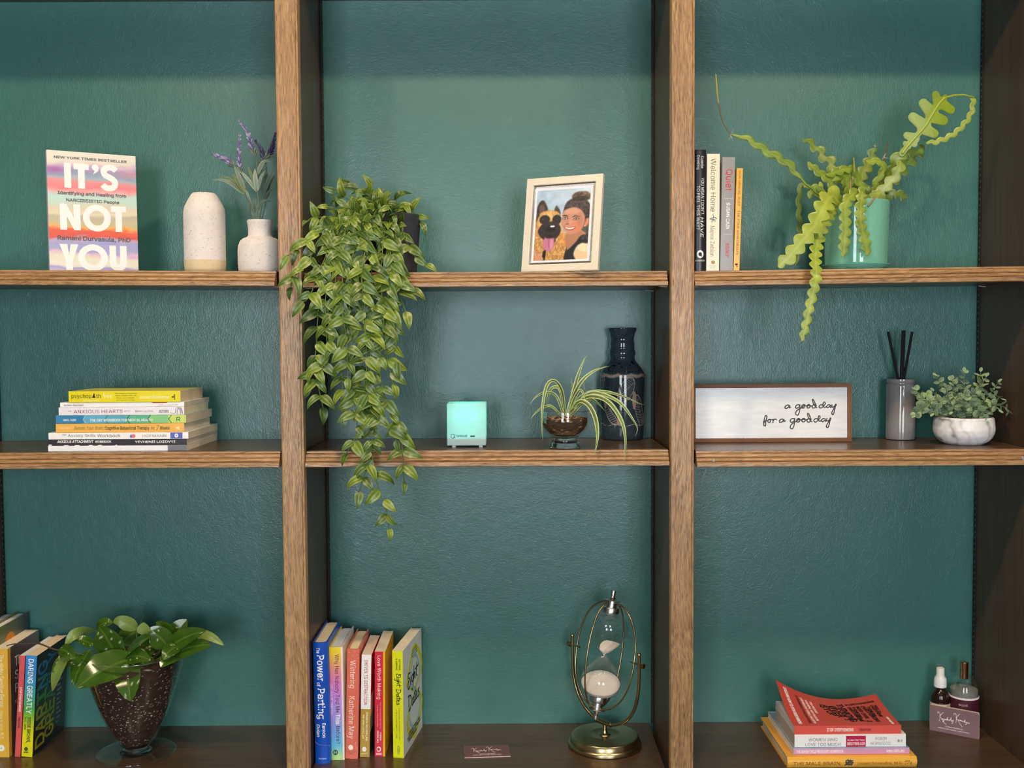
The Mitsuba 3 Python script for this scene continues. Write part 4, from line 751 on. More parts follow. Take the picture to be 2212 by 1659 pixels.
def portrait_print():
    """The flat print: a smiling woman with a dark bun beside a big tan and black dog with its tongue out, under a pale sky."""
    x0, x1, y0, y1 = 0.0225, FW_ - 0.0240, 0.0225, FH_ - 0.0245
    nx, ny = 150, 200
    X, Y = np.meshgrid(np.linspace(0, 1, nx), np.linspace(0, 1, ny)); P3 = np.stack([X * 3, Y * 4, X * 0], -1)
    n1, n2 = meshkit.fbm(P3 * 3, 4, 1), meshkit.fbm(P3 * np.array([14, 9, 1]), 3, 5)
    C = np.empty((ny, nx, 3)); C[:] = np.array([176, 202, 228]); C += (n1[..., None] - 0.5) * 40 + (X * 30)[..., None] * np.array([1, .8, .4])
    def pt(x, y):                                       # from the photograph's zoomed crop to 0..1 (the print is a skewed quadrilateral there)
        a, b, c, d = np.array([400, 1200.]), np.array([1005, 1180.]), np.array([1055, 310.]), np.array([455, 345.])
        uv = np.array([0.5, 0.5])
        for _ in range(8):
            u, v = uv; q = a * (1 - u) * (1 - v) + b * u * (1 - v) + c * u * v + d * (1 - u) * v - [x, y]
            J = np.stack([(b - a) * (1 - v) + (c - d) * v, (d - a) * (1 - u) + (c - b) * u], 1); uv = uv - np.linalg.solve(J, q)
        return uv
    def paint(m, col): C[:] = C * (1 - m[..., None]) + np.asarray(col, float) * m[..., None] if np.ndim(col) == 1 else C * (1 - m[..., None]) + col * m[..., None]
    from shapely import contains_xy
    def poly(pts, soft=0.01, rnd=True):
        p = [pt(*q) for q in pts]
        if rnd: p = smooth_prof(np.array(p + p[:1]), 5)
        g = Polygon(p).buffer(0); r = np.zeros(X.shape); 
        for o in (soft, soft / 2, 0, -soft / 2, -soft): 
            gg = g.buffer(o)
            if not gg.is_empty: r += contains_xy(gg, X, Y) / 5.0
        return r
    def ell(cx, cy, rx, ry, ang=0, soft=0.25):
        c = pt(cx, cy); ex, ey = rx / 620.0, ry / 870.0; a = math.radians(ang)
        dx, dy = (X - c[0]), (Y - c[1]); u = (dx * math.cos(a) + dy * math.sin(a) * 1.4) / ex; v = (-dx * math.sin(a) / 1.4 + dy * math.cos(a)) / ey
        return np.clip((1 - np.sqrt(u * u + v * v)) / soft + 0.5, 0, 1)
    fur = lambda c, k: np.clip(np.array(c, float) + (n2[..., None] - 0.5) * k, 0, 255)
    paint(poly([(930, 560), (1050, 540), (1050, 900), (950, 900)]), fur((66, 78, 72), 60))
    # dog: ruff and chest, face, ears
    paint(poly([(430, 700), (470, 640), (700, 800), (775, 900), (765, 1210), (395, 1215), (410, 1000)]), fur((206, 158, 96), 110))
    paint(poly([(700, 900), (770, 870), (775, 1000), (700, 1010)]), fur((222, 164, 92), 70))
    paint(poly([(440, 720), (450, 560), (485, 480), (525, 465), (560, 530), (570, 600), (500, 640)]), fur((52, 46, 48), 30))
    paint(poly([(470, 640), (480, 540), (520, 510), (535, 580)]), fur((104, 84, 82), 30))
    paint(poly([(640, 590), (672, 530), (715, 610), (700, 650)]), fur((70, 74, 70), 40))
    paint(poly([(455, 690), (500, 610), (600, 585), (690, 610), (720, 700), (715, 860), (600, 950), (500, 930), (440, 830)]), fur((216, 172, 112), 80))
    paint(poly([(560, 600), (610, 600), (620, 720), (570, 720)]), fur((232, 196, 120), 40))
    paint(ell(535, 700, 62, 56), (44, 40, 42)); paint(ell(672, 700, 52, 60), (40, 36, 38))
    paint(poly([(500, 760), (600, 720), (690, 750), (715, 840), (660, 930), (600, 900), (520, 940), (455, 850)]), fur((46, 42, 46), 26))
    paint(ell(522, 702, 17, 13), (20, 16, 18)); paint(ell(680, 702, 14, 14), (20, 16, 18)); paint(ell(517, 698, 5, 4), (170, 190, 200)); paint(ell(676, 698, 4, 4), (150, 160, 170))
    paint(ell(602, 812, 52, 44), (18, 16, 20)); paint(ell(622, 782, 28, 12), (236, 238, 244)); paint(ell(580, 820, 12, 12), (4, 4, 6)); paint(ell(632, 822, 11, 12), (4, 4, 6))
    paint(poly([(530, 930), (600, 880), (650, 930), (640, 980), (540, 975)]), (36, 26, 30))
    paint(poly([(535, 915), (575, 930), (640, 930), (630, 1040), (590, 1082), (535, 1075), (512, 1000)]), (206, 130, 164)); paint(poly([(572, 930), (580, 930), (584, 1040), (578, 1040)], 0.006), (160, 86, 122)); paint(ell(610, 1000, 16, 60), (222, 152, 182))
    paint(poly([(516, 1080), (545, 1075), (528, 1200), (495, 1205)], 0.004), (24, 22, 24))
    paint(poly([(410, 1050), (470, 1110), (520, 1180), (480, 1200), (400, 1195)]), fur((214, 158, 124), 50))
    # woman: neck, shoulder, top, head
    paint(poly([(780, 860), (940, 830), (1000, 900), (900, 980), (800, 1070), (760, 950)]), (188, 134, 104))
    paint(poly([(1010, 990), (940, 985), (880, 1060), (860, 1150), (870, 1195), (1004, 1190)]), (240, 206, 166)); paint(poly([(1000, 985), (930, 1000), (900, 1060), (1000, 1090)]), (252, 232, 196))
    paint(poly([(1020, 880), (940, 900), (880, 980), (790, 1070), (780, 1040), (750, 1195), (870, 1195), (855, 1120), (890, 1030), (950, 985), (1016, 985)]), (26, 26, 34))
    paint(poly([(960, 895), (1016, 905), (1014, 950), (930, 940)]), fur((54, 54, 60), 120))
    paint(poly([(740, 620), (780, 500), (860, 440), (980, 440), (1045, 530), (1035, 660), (1000, 720), (960, 640), (820, 580)]), fur((62, 52, 58), 110))
    paint(poly([(855, 455), (845, 410), (890, 370), (980, 355), (1045, 385), (1048, 450), (960, 475)]), fur((92, 72, 64), 150)); paint(ell(940, 445, 90, 30), fur((30, 26, 32), 60))
    paint(poly([(1000, 690), (1030, 690), (1020, 760), (975, 790)]), (224, 140, 106))
    paint(poly([(735, 630), (770, 580), (860, 550), (940, 580), (985, 660), (975, 760), (930, 830), (840, 880), (770, 850), (725, 760)]), (208, 152, 126))
    paint(ell(850, 600, 90, 34), (220, 164, 140)); paint(ell(900, 780, 60, 70, 10, 0.8), (222, 140, 112)); paint(ell(800, 780, 40, 50, 0, 0.8), (214, 150, 122)); paint(ell(930, 700, 34, 80, 0, 0.9), (196, 138, 112)); paint(ell(805, 735, 32, 34, 0, 0.9), (222, 172, 148))
    paint(poly([(800, 640), (815, 740), (790, 760), (770, 740), (786, 660)], 0.015), (198, 142, 118)); paint(ell(790, 756, 24, 8), (172, 104, 88))
    paint(poly([(725, 655), (770, 645), (800, 665), (760, 660)], 0.004), (54, 38, 36)); paint(poly([(840, 672), (880, 652), (930, 668), (885, 664)], 0.004), (54, 38, 36))
    for ex, ey in ((765, 688), (888, 695)): paint(ell(ex, ey, 34, 14), (108, 76, 66)); paint(ell(ex, ey, 24, 9), (226, 216, 210)); paint(ell(ex, ey, 10, 10), (52, 54, 44)); paint(ell(ex - 3, ey - 3, 3, 3), (240, 240, 240))
    for ex, ey in ((765, 678), (890, 683)): paint(poly([(ex - 34, ey + 8), (ex, ey - 5), (ex + 36, ey + 8), (ex, ey + 1)], 0.003), (36, 28, 28))
    paint(poly([(752, 780), (800, 798), (880, 790), (860, 822), (810, 832), (768, 812)], 0.006), (176, 76, 80)); paint(poly([(762, 788), (805, 802), (868, 796), (850, 814), (808, 820), (774, 806)], 0.004), (250, 246, 242))
    paint(ell(985, 775, 6, 8), (240, 236, 220))
    v = np.stack([x0 + X * (x1 - x0), y0 + Y * (y1 - y0), X * 0 - 0.0031], -1).reshape(-1, 3)
    i = (np.arange(ny - 1)[:, None] * nx + np.arange(nx - 1)[None]).ravel()
    return trimesh.Trimesh(v, np.vstack([np.stack([i, i + 1, i + nx + 1], 1), np.stack([i, i + nx + 1, i + nx], 1)]), process=False), np.clip(C, 0, 255).reshape(-1, 3)
_pm, _pc = portrait_print()
put(part(k, 'photo_print'), _pm, lambda v, n: _pc, 'm_gloss', True, MF, label='printed photograph of a smiling woman with a dark bun beside a panting dog')
put(part(k, 'cover_glass'), trimesh.Trimesh([(bw + .003, bw + .003, -0.0026), (FW_ - bw - .003, bw + .003, -0.0026), (FW_ - bw - .003, FH_ - bw - .003, -0.0026), (bw + .003, FH_ - bw - .003, -0.0026)], [[0, 1, 2], [0, 2, 3]], process=False), None, 'm_thin_glass', False, MF)

# the glowing timer cube
y = W(1007, 963, 2.025)[1]; a = W(965.5, 962, y); b = W(1050, 962, y); w = (b - a)[0]; zc = S2C(a[0]) + 0.0038
k = thing('timer_cube', 'small cube glowing turquoise over a white base, on the lower middle shelf', 'timer')
_cube = bar(0, w, 0, w * 0.98, 0, w * 1.075, 0.0022, 4)
scene['m_diffuser'] = {'type': 'principledthin', 'base_color': rgb((214, 238, 240)), 'roughness': 0.4, 'diff_trans': 0.9, 'eta': 1.4}
put(part(k, 'shell'), trimesh.Trimesh(_cube.vertices, _cube.faces), None, 'm_diffuser', 30, trans(a[0], y, zc))
put(part(k, 'light_core'), bar(w * 0.16, w * 0.84, w * 0.16, w * 0.82, w * 0.56, w * 1.0), (200, 240, 230), 'm_matte', False, trans(a[0], y, zc), emitter={'type': 'area', 'radiance': {'type': 'rgb', 'value': [0.0, 1.0 * CUBE_L, 0.74 * CUBE_L]}})
put(part(k, 'inner_plate'), bar(w * 0.02, w * 0.98, w * 0.02, w * 0.96, w * 0.17, w * 0.19), (240, 240, 246), 'm_matte', False, trans(a[0], y, zc))
for dx in (0.13, 0.82): put(part(k, 'foot'), bar(a[0] + w * dx, a[0] + w * dx + 0.007, y + 0.004, y + 0.012, zc - 0.0037, zc + 0.0005), (226, 226, 236), 'm_paper')
for dx in (0.13, 0.82): put(part(k, 'foot'), bar(a[0] + w * dx, a[0] + w * dx + 0.007, y + w - 0.014, y + w - 0.006, zc - 0.0037, zc + 0.0005), (226, 226, 236), 'm_paper')
MC = frame((a[0], y - 0.0004, zc), (1, 0, 0), (0, 0, 1), (0, -1, 0))
hexr = Polygon([(math.cos(t), math.sin(t)) for t in np.arange(6) * math.pi / 3 + math.pi / 6])
hx = affinity.scale(hexr, 0.0048, 0.0048, origin=(0, 0)).difference(affinity.scale(hexr, 0.0038, 0.0038, origin=(0, 0)))
m = trimesh.creation.extrude_polygon(hx, 0.0002, engine='earcut'); m.apply_translation((w * 0.155, w * 0.245, 0))
m2 = tube([(w * 0.155 + 0.001, w * 0.245 - 0.001, 0.0001), (w * 0.155 + 0.0036, w * 0.245 - 0.0036, 0.0001)], 0.0005, 6)
put(part(k + '__shell', 'emblem'), cat(m, m2), (34, 70, 66), 'm_paper', False, MC)
m = text('TIMEQUBE', w * 0.285, 0.0036, True); m.apply_translation((w * 0.235, w * 0.228, 0)); put(part(k + '__shell', 'lettering'), m, (46, 84, 80), 'm_paper', False, MC)
put(part(k + '__shell', 'socket'), cat(trans_m(bar(-0.0045, 0.0045, -0.0013, 0.0013, 0, 0.0002), (w * 0.655, w * 0.243, 0))) if False else bar(w * 0.60, w * 0.715, w * 0.225, w * 0.262, 0, 0.0002, 0), (44, 78, 76), 'm_paper', False, MC)

# clear glass footed bowl with potting soil
yb = WS(1220, 971.8, S2C(0.1))[1]
cb = W(1220.4, 968, yb + 0.028); yb = yb + 0.028; s = yb / F; zb = S2C(cb[0])
BOWL = np.array([cb[0], yb, zb]); hb = lambda v: (968.5 - v) * s
pr = [(0, 0.0012), (0.0240, 0.0004), (0.0292, 0.0012), (0.0305, 0.004), (0.0285, 0.0085), (0.0262, hb(955)), (0.0258, hb(948)), (0.0268, hb(942)), (0.0325, hb(936)), (0.0405, hb(926)), (0.0448, hb(916)), (0.0460, hb(908)), (0.0455, hb(898)), (0.0446, hb(888)), (0.0440, hb(886.5)), (0.0434, hb(888)), (0.0440, hb(900)), (0.0440, hb(908)), (0.0428, hb(916)), (0.0385, hb(926)), (0.0300, hb(936)), (0.0200, hb(941)), (0, hb(943))]
k = thing('glass_bowl', 'clear footed glass bowl holding the spider plant on the lower middle shelf', 'bowl')
q_ = smooth_prof([(0.0272, hb(941.5)), (0.0325, hb(936)), (0.0405, hb(926)), (0.0448, hb(916)), (0.0460, hb(908)), (0.0455, hb(898)), (0.0446, hb(887))], 4)
put(part(k, 'cup'), lathe(q_, 64), None, 'm_thin_glass', True, trans(*BOWL))
put(part(k, 'rim'), tube([(0.0446 * math.cos(t), 0.0446 * math.sin(t), hb(887)) for t in np.linspace(0, 2 * math.pi, 65)], 0.0009, 8, False), None, 'm_glass', True, trans(*BOWL))
ft = [(0, 0.0012), (0.0240, 0.0004), (0.0292, 0.0012), (0.0305, 0.004), (0.0285, 0.0085), (0.0262, hb(955)), (0.0258, hb(948)), (0.0266, hb(943)), (0.0272, hb(941.5)), (0.0200, hb(942.5)), (0, hb(945))]
put(part(k, 'foot'), lathe(smooth_prof(ft, 4), 64), None, 'm_glass', True, trans(*BOWL))
def soil_top(R, z, n=40, seed=1, amp=0.004, dome=0.003):
    r = np.concatenate([[0.0], np.linspace(0.06, 1, 14)]); a = np.arange(n) * 2 * np.pi / n
    v = [(0, 0, z + dome)] + [(R * q * math.cos(t), R * q * math.sin(t), z + dome * (1 - q * q)) for q in r[1:] for t in a]
    v = np.array(v); e = np.clip((1 - np.hypot(v[:, 0], v[:, 1]) / R) / 0.1, 0, 1); v[:, 2] += e * amp * (meshkit.fbm(v * 220, 3, seed) - 0.5) * 2
    f = [[0, 1 + j, 1 + (j + 1) % n] for j in range(n)]
    for i in range(len(r) - 2):
        for j in range(n):
            p, q = 1 + i * n + j, 1 + i * n + (j + 1) % n; f += [[p, p + n, q + n], [p, q + n, q]]
    return trimesh.Trimesh(v, f, process=False)
sp = [(0, hb(941.0)), (0.0190, hb(940.3)), (0.0290, hb(935)), (0.0376, hb(925.5)), (0.0420, hb(915.8)), (0.0432, hb(907)), (0.0425, hb(903))]
def soilcol(v, n):
    g = meshkit.noise(v * 520, 3)[:, None]; q = meshkit.noise(v * 900 + 5, 7)[:, None]
    c = np.array([[66, 50, 38]]) * (0.6 + 0.8 * g); return np.where(q > 0.80, np.array([[176, 150, 118]]), c)
k2 = thing('potting_soil', 'dark potting soil inside the clear footed bowl', 'soil', kind='stuff')
top_ = soil_top(0.0424, hb(905), 60, 3, 0.003, 0.004)
r = random.Random(5); chips = []
for i in range(260):
    a, q = r.uniform(0, 6.283), 0.040 * math.sqrt(r.random()); l = r.uniform(0.002, 0.007); b = r.uniform(0, 6.283); z = hb(905) + 0.004 * (1 - (q / 0.0424) ** 2) + r.uniform(0.0, 0.0025)
    p = np.array([q * math.cos(a), q * math.sin(a), z]); d = np.array([math.cos(b), math.sin(b), r.uniform(-0.4, 0.4)]) * l / 2
    if np.hypot(*(p + d)[:2]) < 0.0418 and np.hypot(*(p - d)[:2]) < 0.0418: chips.append(tube([p - d, p + d], r.uniform(0.0004, 0.0009), 4))
put(k2, cat(dense_lathe(sp, 60, 0.002), top_), soilcol, 'm_matte', 60, trans(*BOWL))
k3 = thing('bark_chips', 'pale bark fibres strewn on the soil of the clear footed bowl', 'bark', kind='stuff')
put(k3, cat(*chips), lambda v, n: np.where(meshkit.noise(np.round(v * 150), 2)[:, None] > 0.5, np.array([[190, 160, 122]]), np.array([[120, 92, 66]])), 'm_matte', False, trans(*BOWL))

# tall smoky blue glass vase with etched pattern
yv = 2.1366 + 0.046; cv = W(1344.5, 950, yv); s = yv / F; zv = S2C(cv[0]); hv = lambda yc: (957 - (700 + yc / 6.144)) * s; rv = lambda r: r / 6.144 * s
pr = [(0, hv(1530) * 0 + 0.001), (rv(225), 0.0), (rv(262), 0.002), (rv(276), 0.008), (rv(280), hv(1450)), (rv(291), hv(1100)), (rv(292), hv(760)), (rv(284), hv(700)), (rv(252), hv(635)), (rv(215), hv(585)), (rv(178), hv(540)), (rv(164), hv(505)), (rv(163), hv(480)), (rv(172), hv(445)), (rv(168), hv(405)), (rv(158), hv(375)), (rv(160), hv(345)), (rv(158), hv(300)), (rv(152), hv(255)), (rv(158), hv(215)), (rv(166), hv(175)), (rv(180), hv(143)), (rv(188), hv(118)), (rv(184), hv(102)), (rv(168), hv(100)), (rv(150), hv(120)), (rv(140), hv(250)), (rv(150), hv(480)), (rv(200), hv(600)), (rv(265), hv(760)), (rv(262), hv(1450)), (0, 0.012)]
k = thing('glass_vase', 'tall smoky blue glass vase with an etched band, in the corner behind the spider plant', 'vase')
VH = (hv(705), hv(1385))
def etched(v, n):
    a = np.arctan2(v[:, 1], v[:, 0]); z = v[:, 2]; R = np.hypot(v[:, 0], v[:, 1]); t = np.clip((z - VH[1]) / (VH[0] - VH[1]), -1, 2)
    g = meshkit.fbm(v * 160, 4, 3); c = np.array([[46, 58, 66]]) * (0.75 + 0.5 * g[:, None])
    c = np.where(((g > 0.62) & (z > hv(680)) & (z < hv(520)))[:, None], np.array([[18, 22, 28]]), c)
    band = np.zeros(len(v)); line = np.zeros(len(v))
    wav = 0.035 * np.abs(np.sin(a * 5)) 
    for zz, wd in ((0.985, 0.012),):
        band += np.abs(t - zz + wav * 0.8) < wd * 1.5; line += np.abs(np.abs(t - zz + wav * 0.8) - 0.028) < 0.005
    u = a * 3.2
    for k_ in range(9):                                 # big leaves whose veins are cut in lines
        cx, cy, tilt = -9.4 + k_ * 2.3, 0.70 - 0.42 * (k_ % 2), (0.9, -0.5, 0.4, -0.8, 0.7, -0.4, 0.9, -0.9, 0.5)[k_]
        dx, dy = u - cx, (t - cy) * 3.4; p = dx * math.cos(tilt) + dy * math.sin(tilt); q = -dx * math.sin(tilt) + dy * math.cos(tilt)
        e = (p / 1.35) ** 2 + (q / 0.66) ** 2
        line += np.abs(e - 1) < 0.09; line += (e < 1) & (np.abs(((p * 0.9 + np.abs(q) * 1.1) * 4.5) % 1 - 0.5) < 0.09); line += (e < 1) & (np.abs(q) < 0.02)
        e2 = ((u - cx - 1.2) / 0.34) ** 2 + ((t - cy + 0.20) * 3.4 / 0.62) ** 2
        sh = np.sin((u - cx) * 2.2) * 0.18
        band += (e2 + sh < 1) & (t > 0.02) & (t < 0.9)
    line += np.abs(t - 0.015 + 0.02 * np.sin(a * 7)) < 0.006
    inside = (t > 0.0) & (t < 1.02) & (R > rv(262))
    m = (inside & (band > 0)); l = (inside & (line > 0) & ~m)
    c = np.where(m[:, None], np.array([[164, 138, 124]]), c); return np.where(l[:, None], np.array([[158, 146, 140]]), c)
put(part(k, 'body'), dense_lathe(smooth_prof(pr, 5), 300, 0.0009), etched, 'm_glaze', True, trans(cv[0], yv, zv))

# framed sign
ys = 2.128; a = W(1494.5, 957, ys); b = W(1840, 954.7, ys); ws = (b - a)[0]; zs_ = S2R(0) + 0.0004; hs = 0.1205
k = thing('framed_sign', 'white lettered sign in a brown wooden frame, leaning on the lower right shelf', 'sign')
MS = trans(a[0], ys, zs_) @ rotx(-0.03) @ frame((0, 0, 0), (1, 0, 0), (0, 0, 1), (0, -1, 0))
bt = 0.0082
def mitred(w, h, t, d0, d1):
    o = []
    for q in ([(0, 0), (w, 0), (w - t, t), (t, t)], [(w, 0), (w, h), (w - t, h - t), (w - t, t)], [(w, h), (0, h), (t, h - t), (w - t, h - t)], [(0, h), (0, 0), (t, t), (t, h - t)]):
        m = trimesh.creation.extrude_polygon(Polygon(q).buffer(-0.00012), d1 - d0, engine='earcut'); m.apply_translation((0, 0, d0)); o.append(m)
    return o
for m in mitred(ws, hs, bt, -0.018, 0.0): put(part(k, 'frame_bar'), m, lambda v, n: np.array([[126, 84, 58]]) * (0.75 + 0.5 * meshkit.fbm(v * np.array([60, 260, 90]), 3, 2)[:, None]), 'm_paper', False, MS)
nx, nz = 90, 34
X, Z = np.meshgrid(np.linspace(0, 1, nx), np.linspace(0, 1, nz)); q = np.stack([X * 9, Z * 12, X * 0], -1)
_sc = 238 + 22 * (meshkit.fbm(q * np.array([1, 2.4, 1]), 4, 4) - 0.5) + 0 * X
_sc = np.stack([_sc, _sc + 2, _sc + 5], -1)
i = (np.arange(nz - 1)[:, None] * nx + np.arange(nx - 1)[None]).ravel()
pm = trimesh.Trimesh(np.stack([bt + X * (ws - 2 * bt), bt + Z * (hs - 2 * bt), X * 0 - 0.004], -1).reshape(-1, 3), np.vstack([np.stack([i, i + 1, i + nx + 1], 1), np.stack([i, i + nx + 1, i + nx], 1)]), process=False)
put(part(k, 'panel'), pm, lambda v, n: _sc.reshape(-1, 3), 'm_gloss', True, MS)
# hand lettering, traced as pen strokes in the pixels of a zoomed crop
def S(*p): return [(x, -y) for x, y in p]
L1 = [S((686, 596), (672, 590), (656, 600), (656, 612), (670, 610), (684, 594), (682, 608), (692, 606)),
      S((752, 590), (734, 590), (722, 604), (732, 612), (748, 604), (752, 590), (750, 630), (738, 658), (724, 648), (734, 626), (768, 606)),
      S((768, 606), (782, 590), (774, 588), (764, 600), (770, 612), (784, 604), (782, 592), (800, 600)),
      S((800, 600), (816, 590), (806, 588), (798, 602), (806, 612), (820, 602), (814, 592), (832, 600)),
      S((860, 594), (844, 588), (832, 602), (840, 612), (858, 600), (842, 560), (834, 556), (840, 580), (856, 604), (864, 608)),
      S((907, 598), (891, 590), (877, 602), (885, 612), (905, 602), (919, 582), (911, 572), (903, 590), (913, 608), (927, 602)),
      S((953, 594), (939, 590), (927, 602), (935, 610), (951, 598), (953, 608), (963, 600)),
      S((963, 590), (961, 606), (977, 602), (987, 586), (981, 616), (971, 654), (961, 648), (967, 628), (991, 590))]
L2 = [S((512, 700), (530, 690), (536, 664), (526, 660), (518, 690), (516, 722), (526, 726), (528, 706), (520, 700), (537, 692)),
      S((554, 684), (545, 687), (542, 698), (549, 705), (558, 700), (559, 689), (552, 684), (565, 685)),
      S((571, 688), (578, 683), (577, 694), (575, 706)), S((576, 696), (583, 686), (592, 682), (600, 687)),
      S((646, 686), (632, 682), (618, 692), (622, 704), (636, 700), (648, 684), (646, 698), (658, 694)),
      S((718, 680), (700, 680), (688, 694), (698, 704), (714, 694), (718, 680), (714, 722), (702, 746), (688, 738), (698, 716), (732, 696)),
      S((732, 696), (748, 680), (738, 680), (730, 692), (738, 704), (752, 694), (748, 684), (764, 690)),
      S((764, 690), (782, 680), (770, 680), (764, 694), (774, 702), (788, 692), (780, 684), (798, 688)),
      S((826, 684), (810, 680), (798, 692), (806, 704), (824, 692), (812, 652), (802, 648), (808, 674), (824, 697), (832, 700)),
      S((873, 688), (857, 680), (843, 692), (853, 704), (871, 692), (885, 672), (877, 662), (871, 682), (881, 698), (895, 692)),
      S((919, 684), (905, 680), (893, 692), (901, 702), (917, 690), (919, 700), (927, 692)),
      S((929, 680), (927, 696), (943, 692), (953, 676), (947, 706), (937, 738), (925, 734), (931, 716), (955, 680)), ]
kx = (ws) / (1088 - 42); px_ = lambda st: [[((x - 42) * kx, (y + 832) * kx * 1.0) for x, y in q] for q in st]
for st in (L1, L2): put(part(k + '__panel', 'lettering'), ribbon2d(px_(st), 0.0021, 0.0004), (66, 66, 70), 'm_paper', False, MS @ trans(0, 0, -0.0039))

# reed diffuser
yd = 2.1444 + 0.028; cd = W(1944.6, 950, yd); s = yd / F; zd = S2R(0); hd = lambda v: (953.8 - v) * s
pr = [(0, 0.0012), (0.0250, 0.0004), (0.0284, 0.0015), (0.0290, 0.006), (0.0292, hd(840)), (0.0290, hd(835)), (0.0280, hd(833)), (0.0264, hd(832.2)), (0.0264, hd(831)), (0.0276, hd(830.5)), (0.0282, hd(829)), (0.0284, hd(825)), (0.0282, hd(822.5)), (0.0272, hd(822)), (0.0250, hd(823)), (0.0245, hd(830)), (0.0245, 0.01), (0, 0.01)]
k = thing('diffuser_bottle', 'glossy grey ceramic diffuser bottle on the lower right shelf', 'bottle')
put(part(k, 'body'), lathe(pr, 64), (138, 136, 136), 'm_glaze', 35, trans(cd[0], yd, zd))
for i, (ub, ut, vt, dy) in enumerate(((1941, 1918.5, 717, -0.006), (1946, 1950.5, 714.5, -0.012), (1949.5, 1953.5, 713.5, 0.004), (1952, 1970.5, 716.5, -0.008))):
    lab = ('black reed leaning left out of the grey diffuser bottle', 'black reed in the middle of the grey diffuser bottle, in front', 'black reed in the middle of the grey diffuser bottle, behind', 'black reed leaning right out of the grey diffuser bottle')[i]
    t = thing('diffuser_reed', lab, 'reed', 'diffuser reeds')
    p0 = W(ub, 822, yd); p1 = W(ut, vt, yd + dy); d = unit(p1 - p0); p0 = p0 - d * 0.08
    put(part(t, 'stick'), tube([p0, p1], 0.0027, 12), (34, 34, 40), 'm_matte', 40)

# marbled bowl pot of the eucalyptus
yp = 2.0336 + 0.042; cp = W(2081.4, 960, yp); s = yp / F; zp = S2R(0); hp = lambda v: (968 - v) * s
EUC = np.array([cp[0], yp, zp + hp(915)])
pr = [(0, 0.001), (0.030, 0), (0.0375, 0.0015), (0.0470, 0.0075), (0.0545, 0.0165), (0.0580, 0.0270), (0.0584, 0.0350), (0.0566, hp(914)), (0.0548, hp(910)), (0.0530, hp(908.5)), (0.0518, hp(910)), (0.0530, hp(918)), (0.0540, 0.03), (0.048, 0.012), (0, 0.012)]
def marble(v, n):
    q = v * np.array([26, 26, 26]); w_ = meshkit.fbm(q, 3, 4); t = v[:, 0] * 150 + v[:, 2] * 60 + 9 * w_
    l = np.abs(np.sin(t)) ** 0.5; a = np.clip(np.abs(v[:, 0]) / 0.055, 0, 1) ** 1.5
    g = np.clip(0.10 + 0.9 * a * meshkit.fbm(q * 1.7 + 3, 3, 9) * 1.3, 0, 1)
    c = 244 - (1 - l) * 190 * g - 26 * (meshkit.fbm(q * 3, 3, 2) - 0.4) * (0.4 + a)
    return np.stack([c, c, c + 2], 1)
k = thing('plant_pot', 'white and grey marbled bowl pot under the eucalyptus on the lower right shelf', 'pot')
put(part(k, 'body'), dense_lathe(smooth_prof(pr, 4), 160, 0.0011), marble, 'm_gloss', True, trans(cp[0], yp, zp))

# mint pot on its saucer
ym = 2.085; cm = W(1848.6, 575, ym); s = ym / F; zm = S1R(cm[0]); base = W(1848.6, 575, ym)
hm = lambda v: W(1848, v, ym)[2] - zm
MINT = np.array([cm[0], ym, zm])
k = thing('plant_pot', 'glossy mint green cylinder pot of the fishbone cactus on the upper right shelf', 'pot')
pr = [(0, 0.012), (0.050, 0.012), (0.0585, 0.013), (0.0600, 0.017), (0.0632, hm(440)), (0.0630, hm(438)), (0.0622, hm(437)), (0.0608, hm(438)), (0.0600, hm(446)), (0.0596, hm(456)), (0, hm(454))]
put(part(k, 'body'), lathe(pr, 72), (122, 190, 166), 'm_glaze', 35, trans(*MINT))
put(part(k, 'saucer'), lathe([(0, 0), (0.052, 0), (0.056, 0.001), (0.0645, 0.0115), (0.0655, 0.0130), (0.0650, 0.0140), (0.0630, 0.0135), (0.0600, 0.0085), (0.0560, 0.006), (0, 0.006)], 72), (122, 190, 166), 'm_glaze', 35, trans(*MINT))
k2 = thing('potting_soil', 'dark soil in the mint green pot', 'soil', kind='stuff')
put(k2, soil_top(0.0585, hm(447), 50, 8, 0.003, 0.004), soilcol, 'm_matte', 60, trans(*MINT))

# clear glass urn on a disc foot, full of soil
yu = 2.075; cu = W(294, 1600, yu); s = yu / F; zu = ZB
URN = np.array([cu[0], yu, zu]); hu = lambda v: W(290, v, yu)[2] - zu; ru = lambda px: px * s
pr = [(0, 0.0008), (ru(78), 0.0006), (ru(82.5), 0.0020), (ru(82.5), 0.0042), (ru(70), 0.0060), (ru(40), 0.0085), (ru(29), 0.0125), (ru(27), hu(1616)), (ru(32), hu(1606)), (ru(42), hu(1592)), (ru(58), hu(1562)), (ru(76), hu(1520)), (ru(90), hu(1478)), (ru(101), hu(1440)), (ru(107.5), hu(1410)), (ru(107.8), hu(1406)), (ru(105.8), hu(1407)), (ru(99), hu(1441)), (ru(88), hu(1479)), (ru(74), hu(1520.5)), (ru(56), hu(1562)), (ru(40), hu(1591)), (ru(27), hu(1605)), (0, hu(1609))]
k = thing('glass_urn', 'clear glass footed urn full of dark soil, in the lower left corner', 'urn')
i0 = 9
put(part(k, 'cup'), lathe(smooth_prof(pr[8:16], 4), 80), None, 'm_thin_glass', True, trans(*URN))
put(part(k, 'rim'), tube([(ru(107.3) * math.cos(t), ru(107.3) * math.sin(t), hu(1406.5)) for t in np.linspace(0, 2 * math.pi, 97)], 0.0012, 8, False), None, 'm_glass', True, trans(*URN))
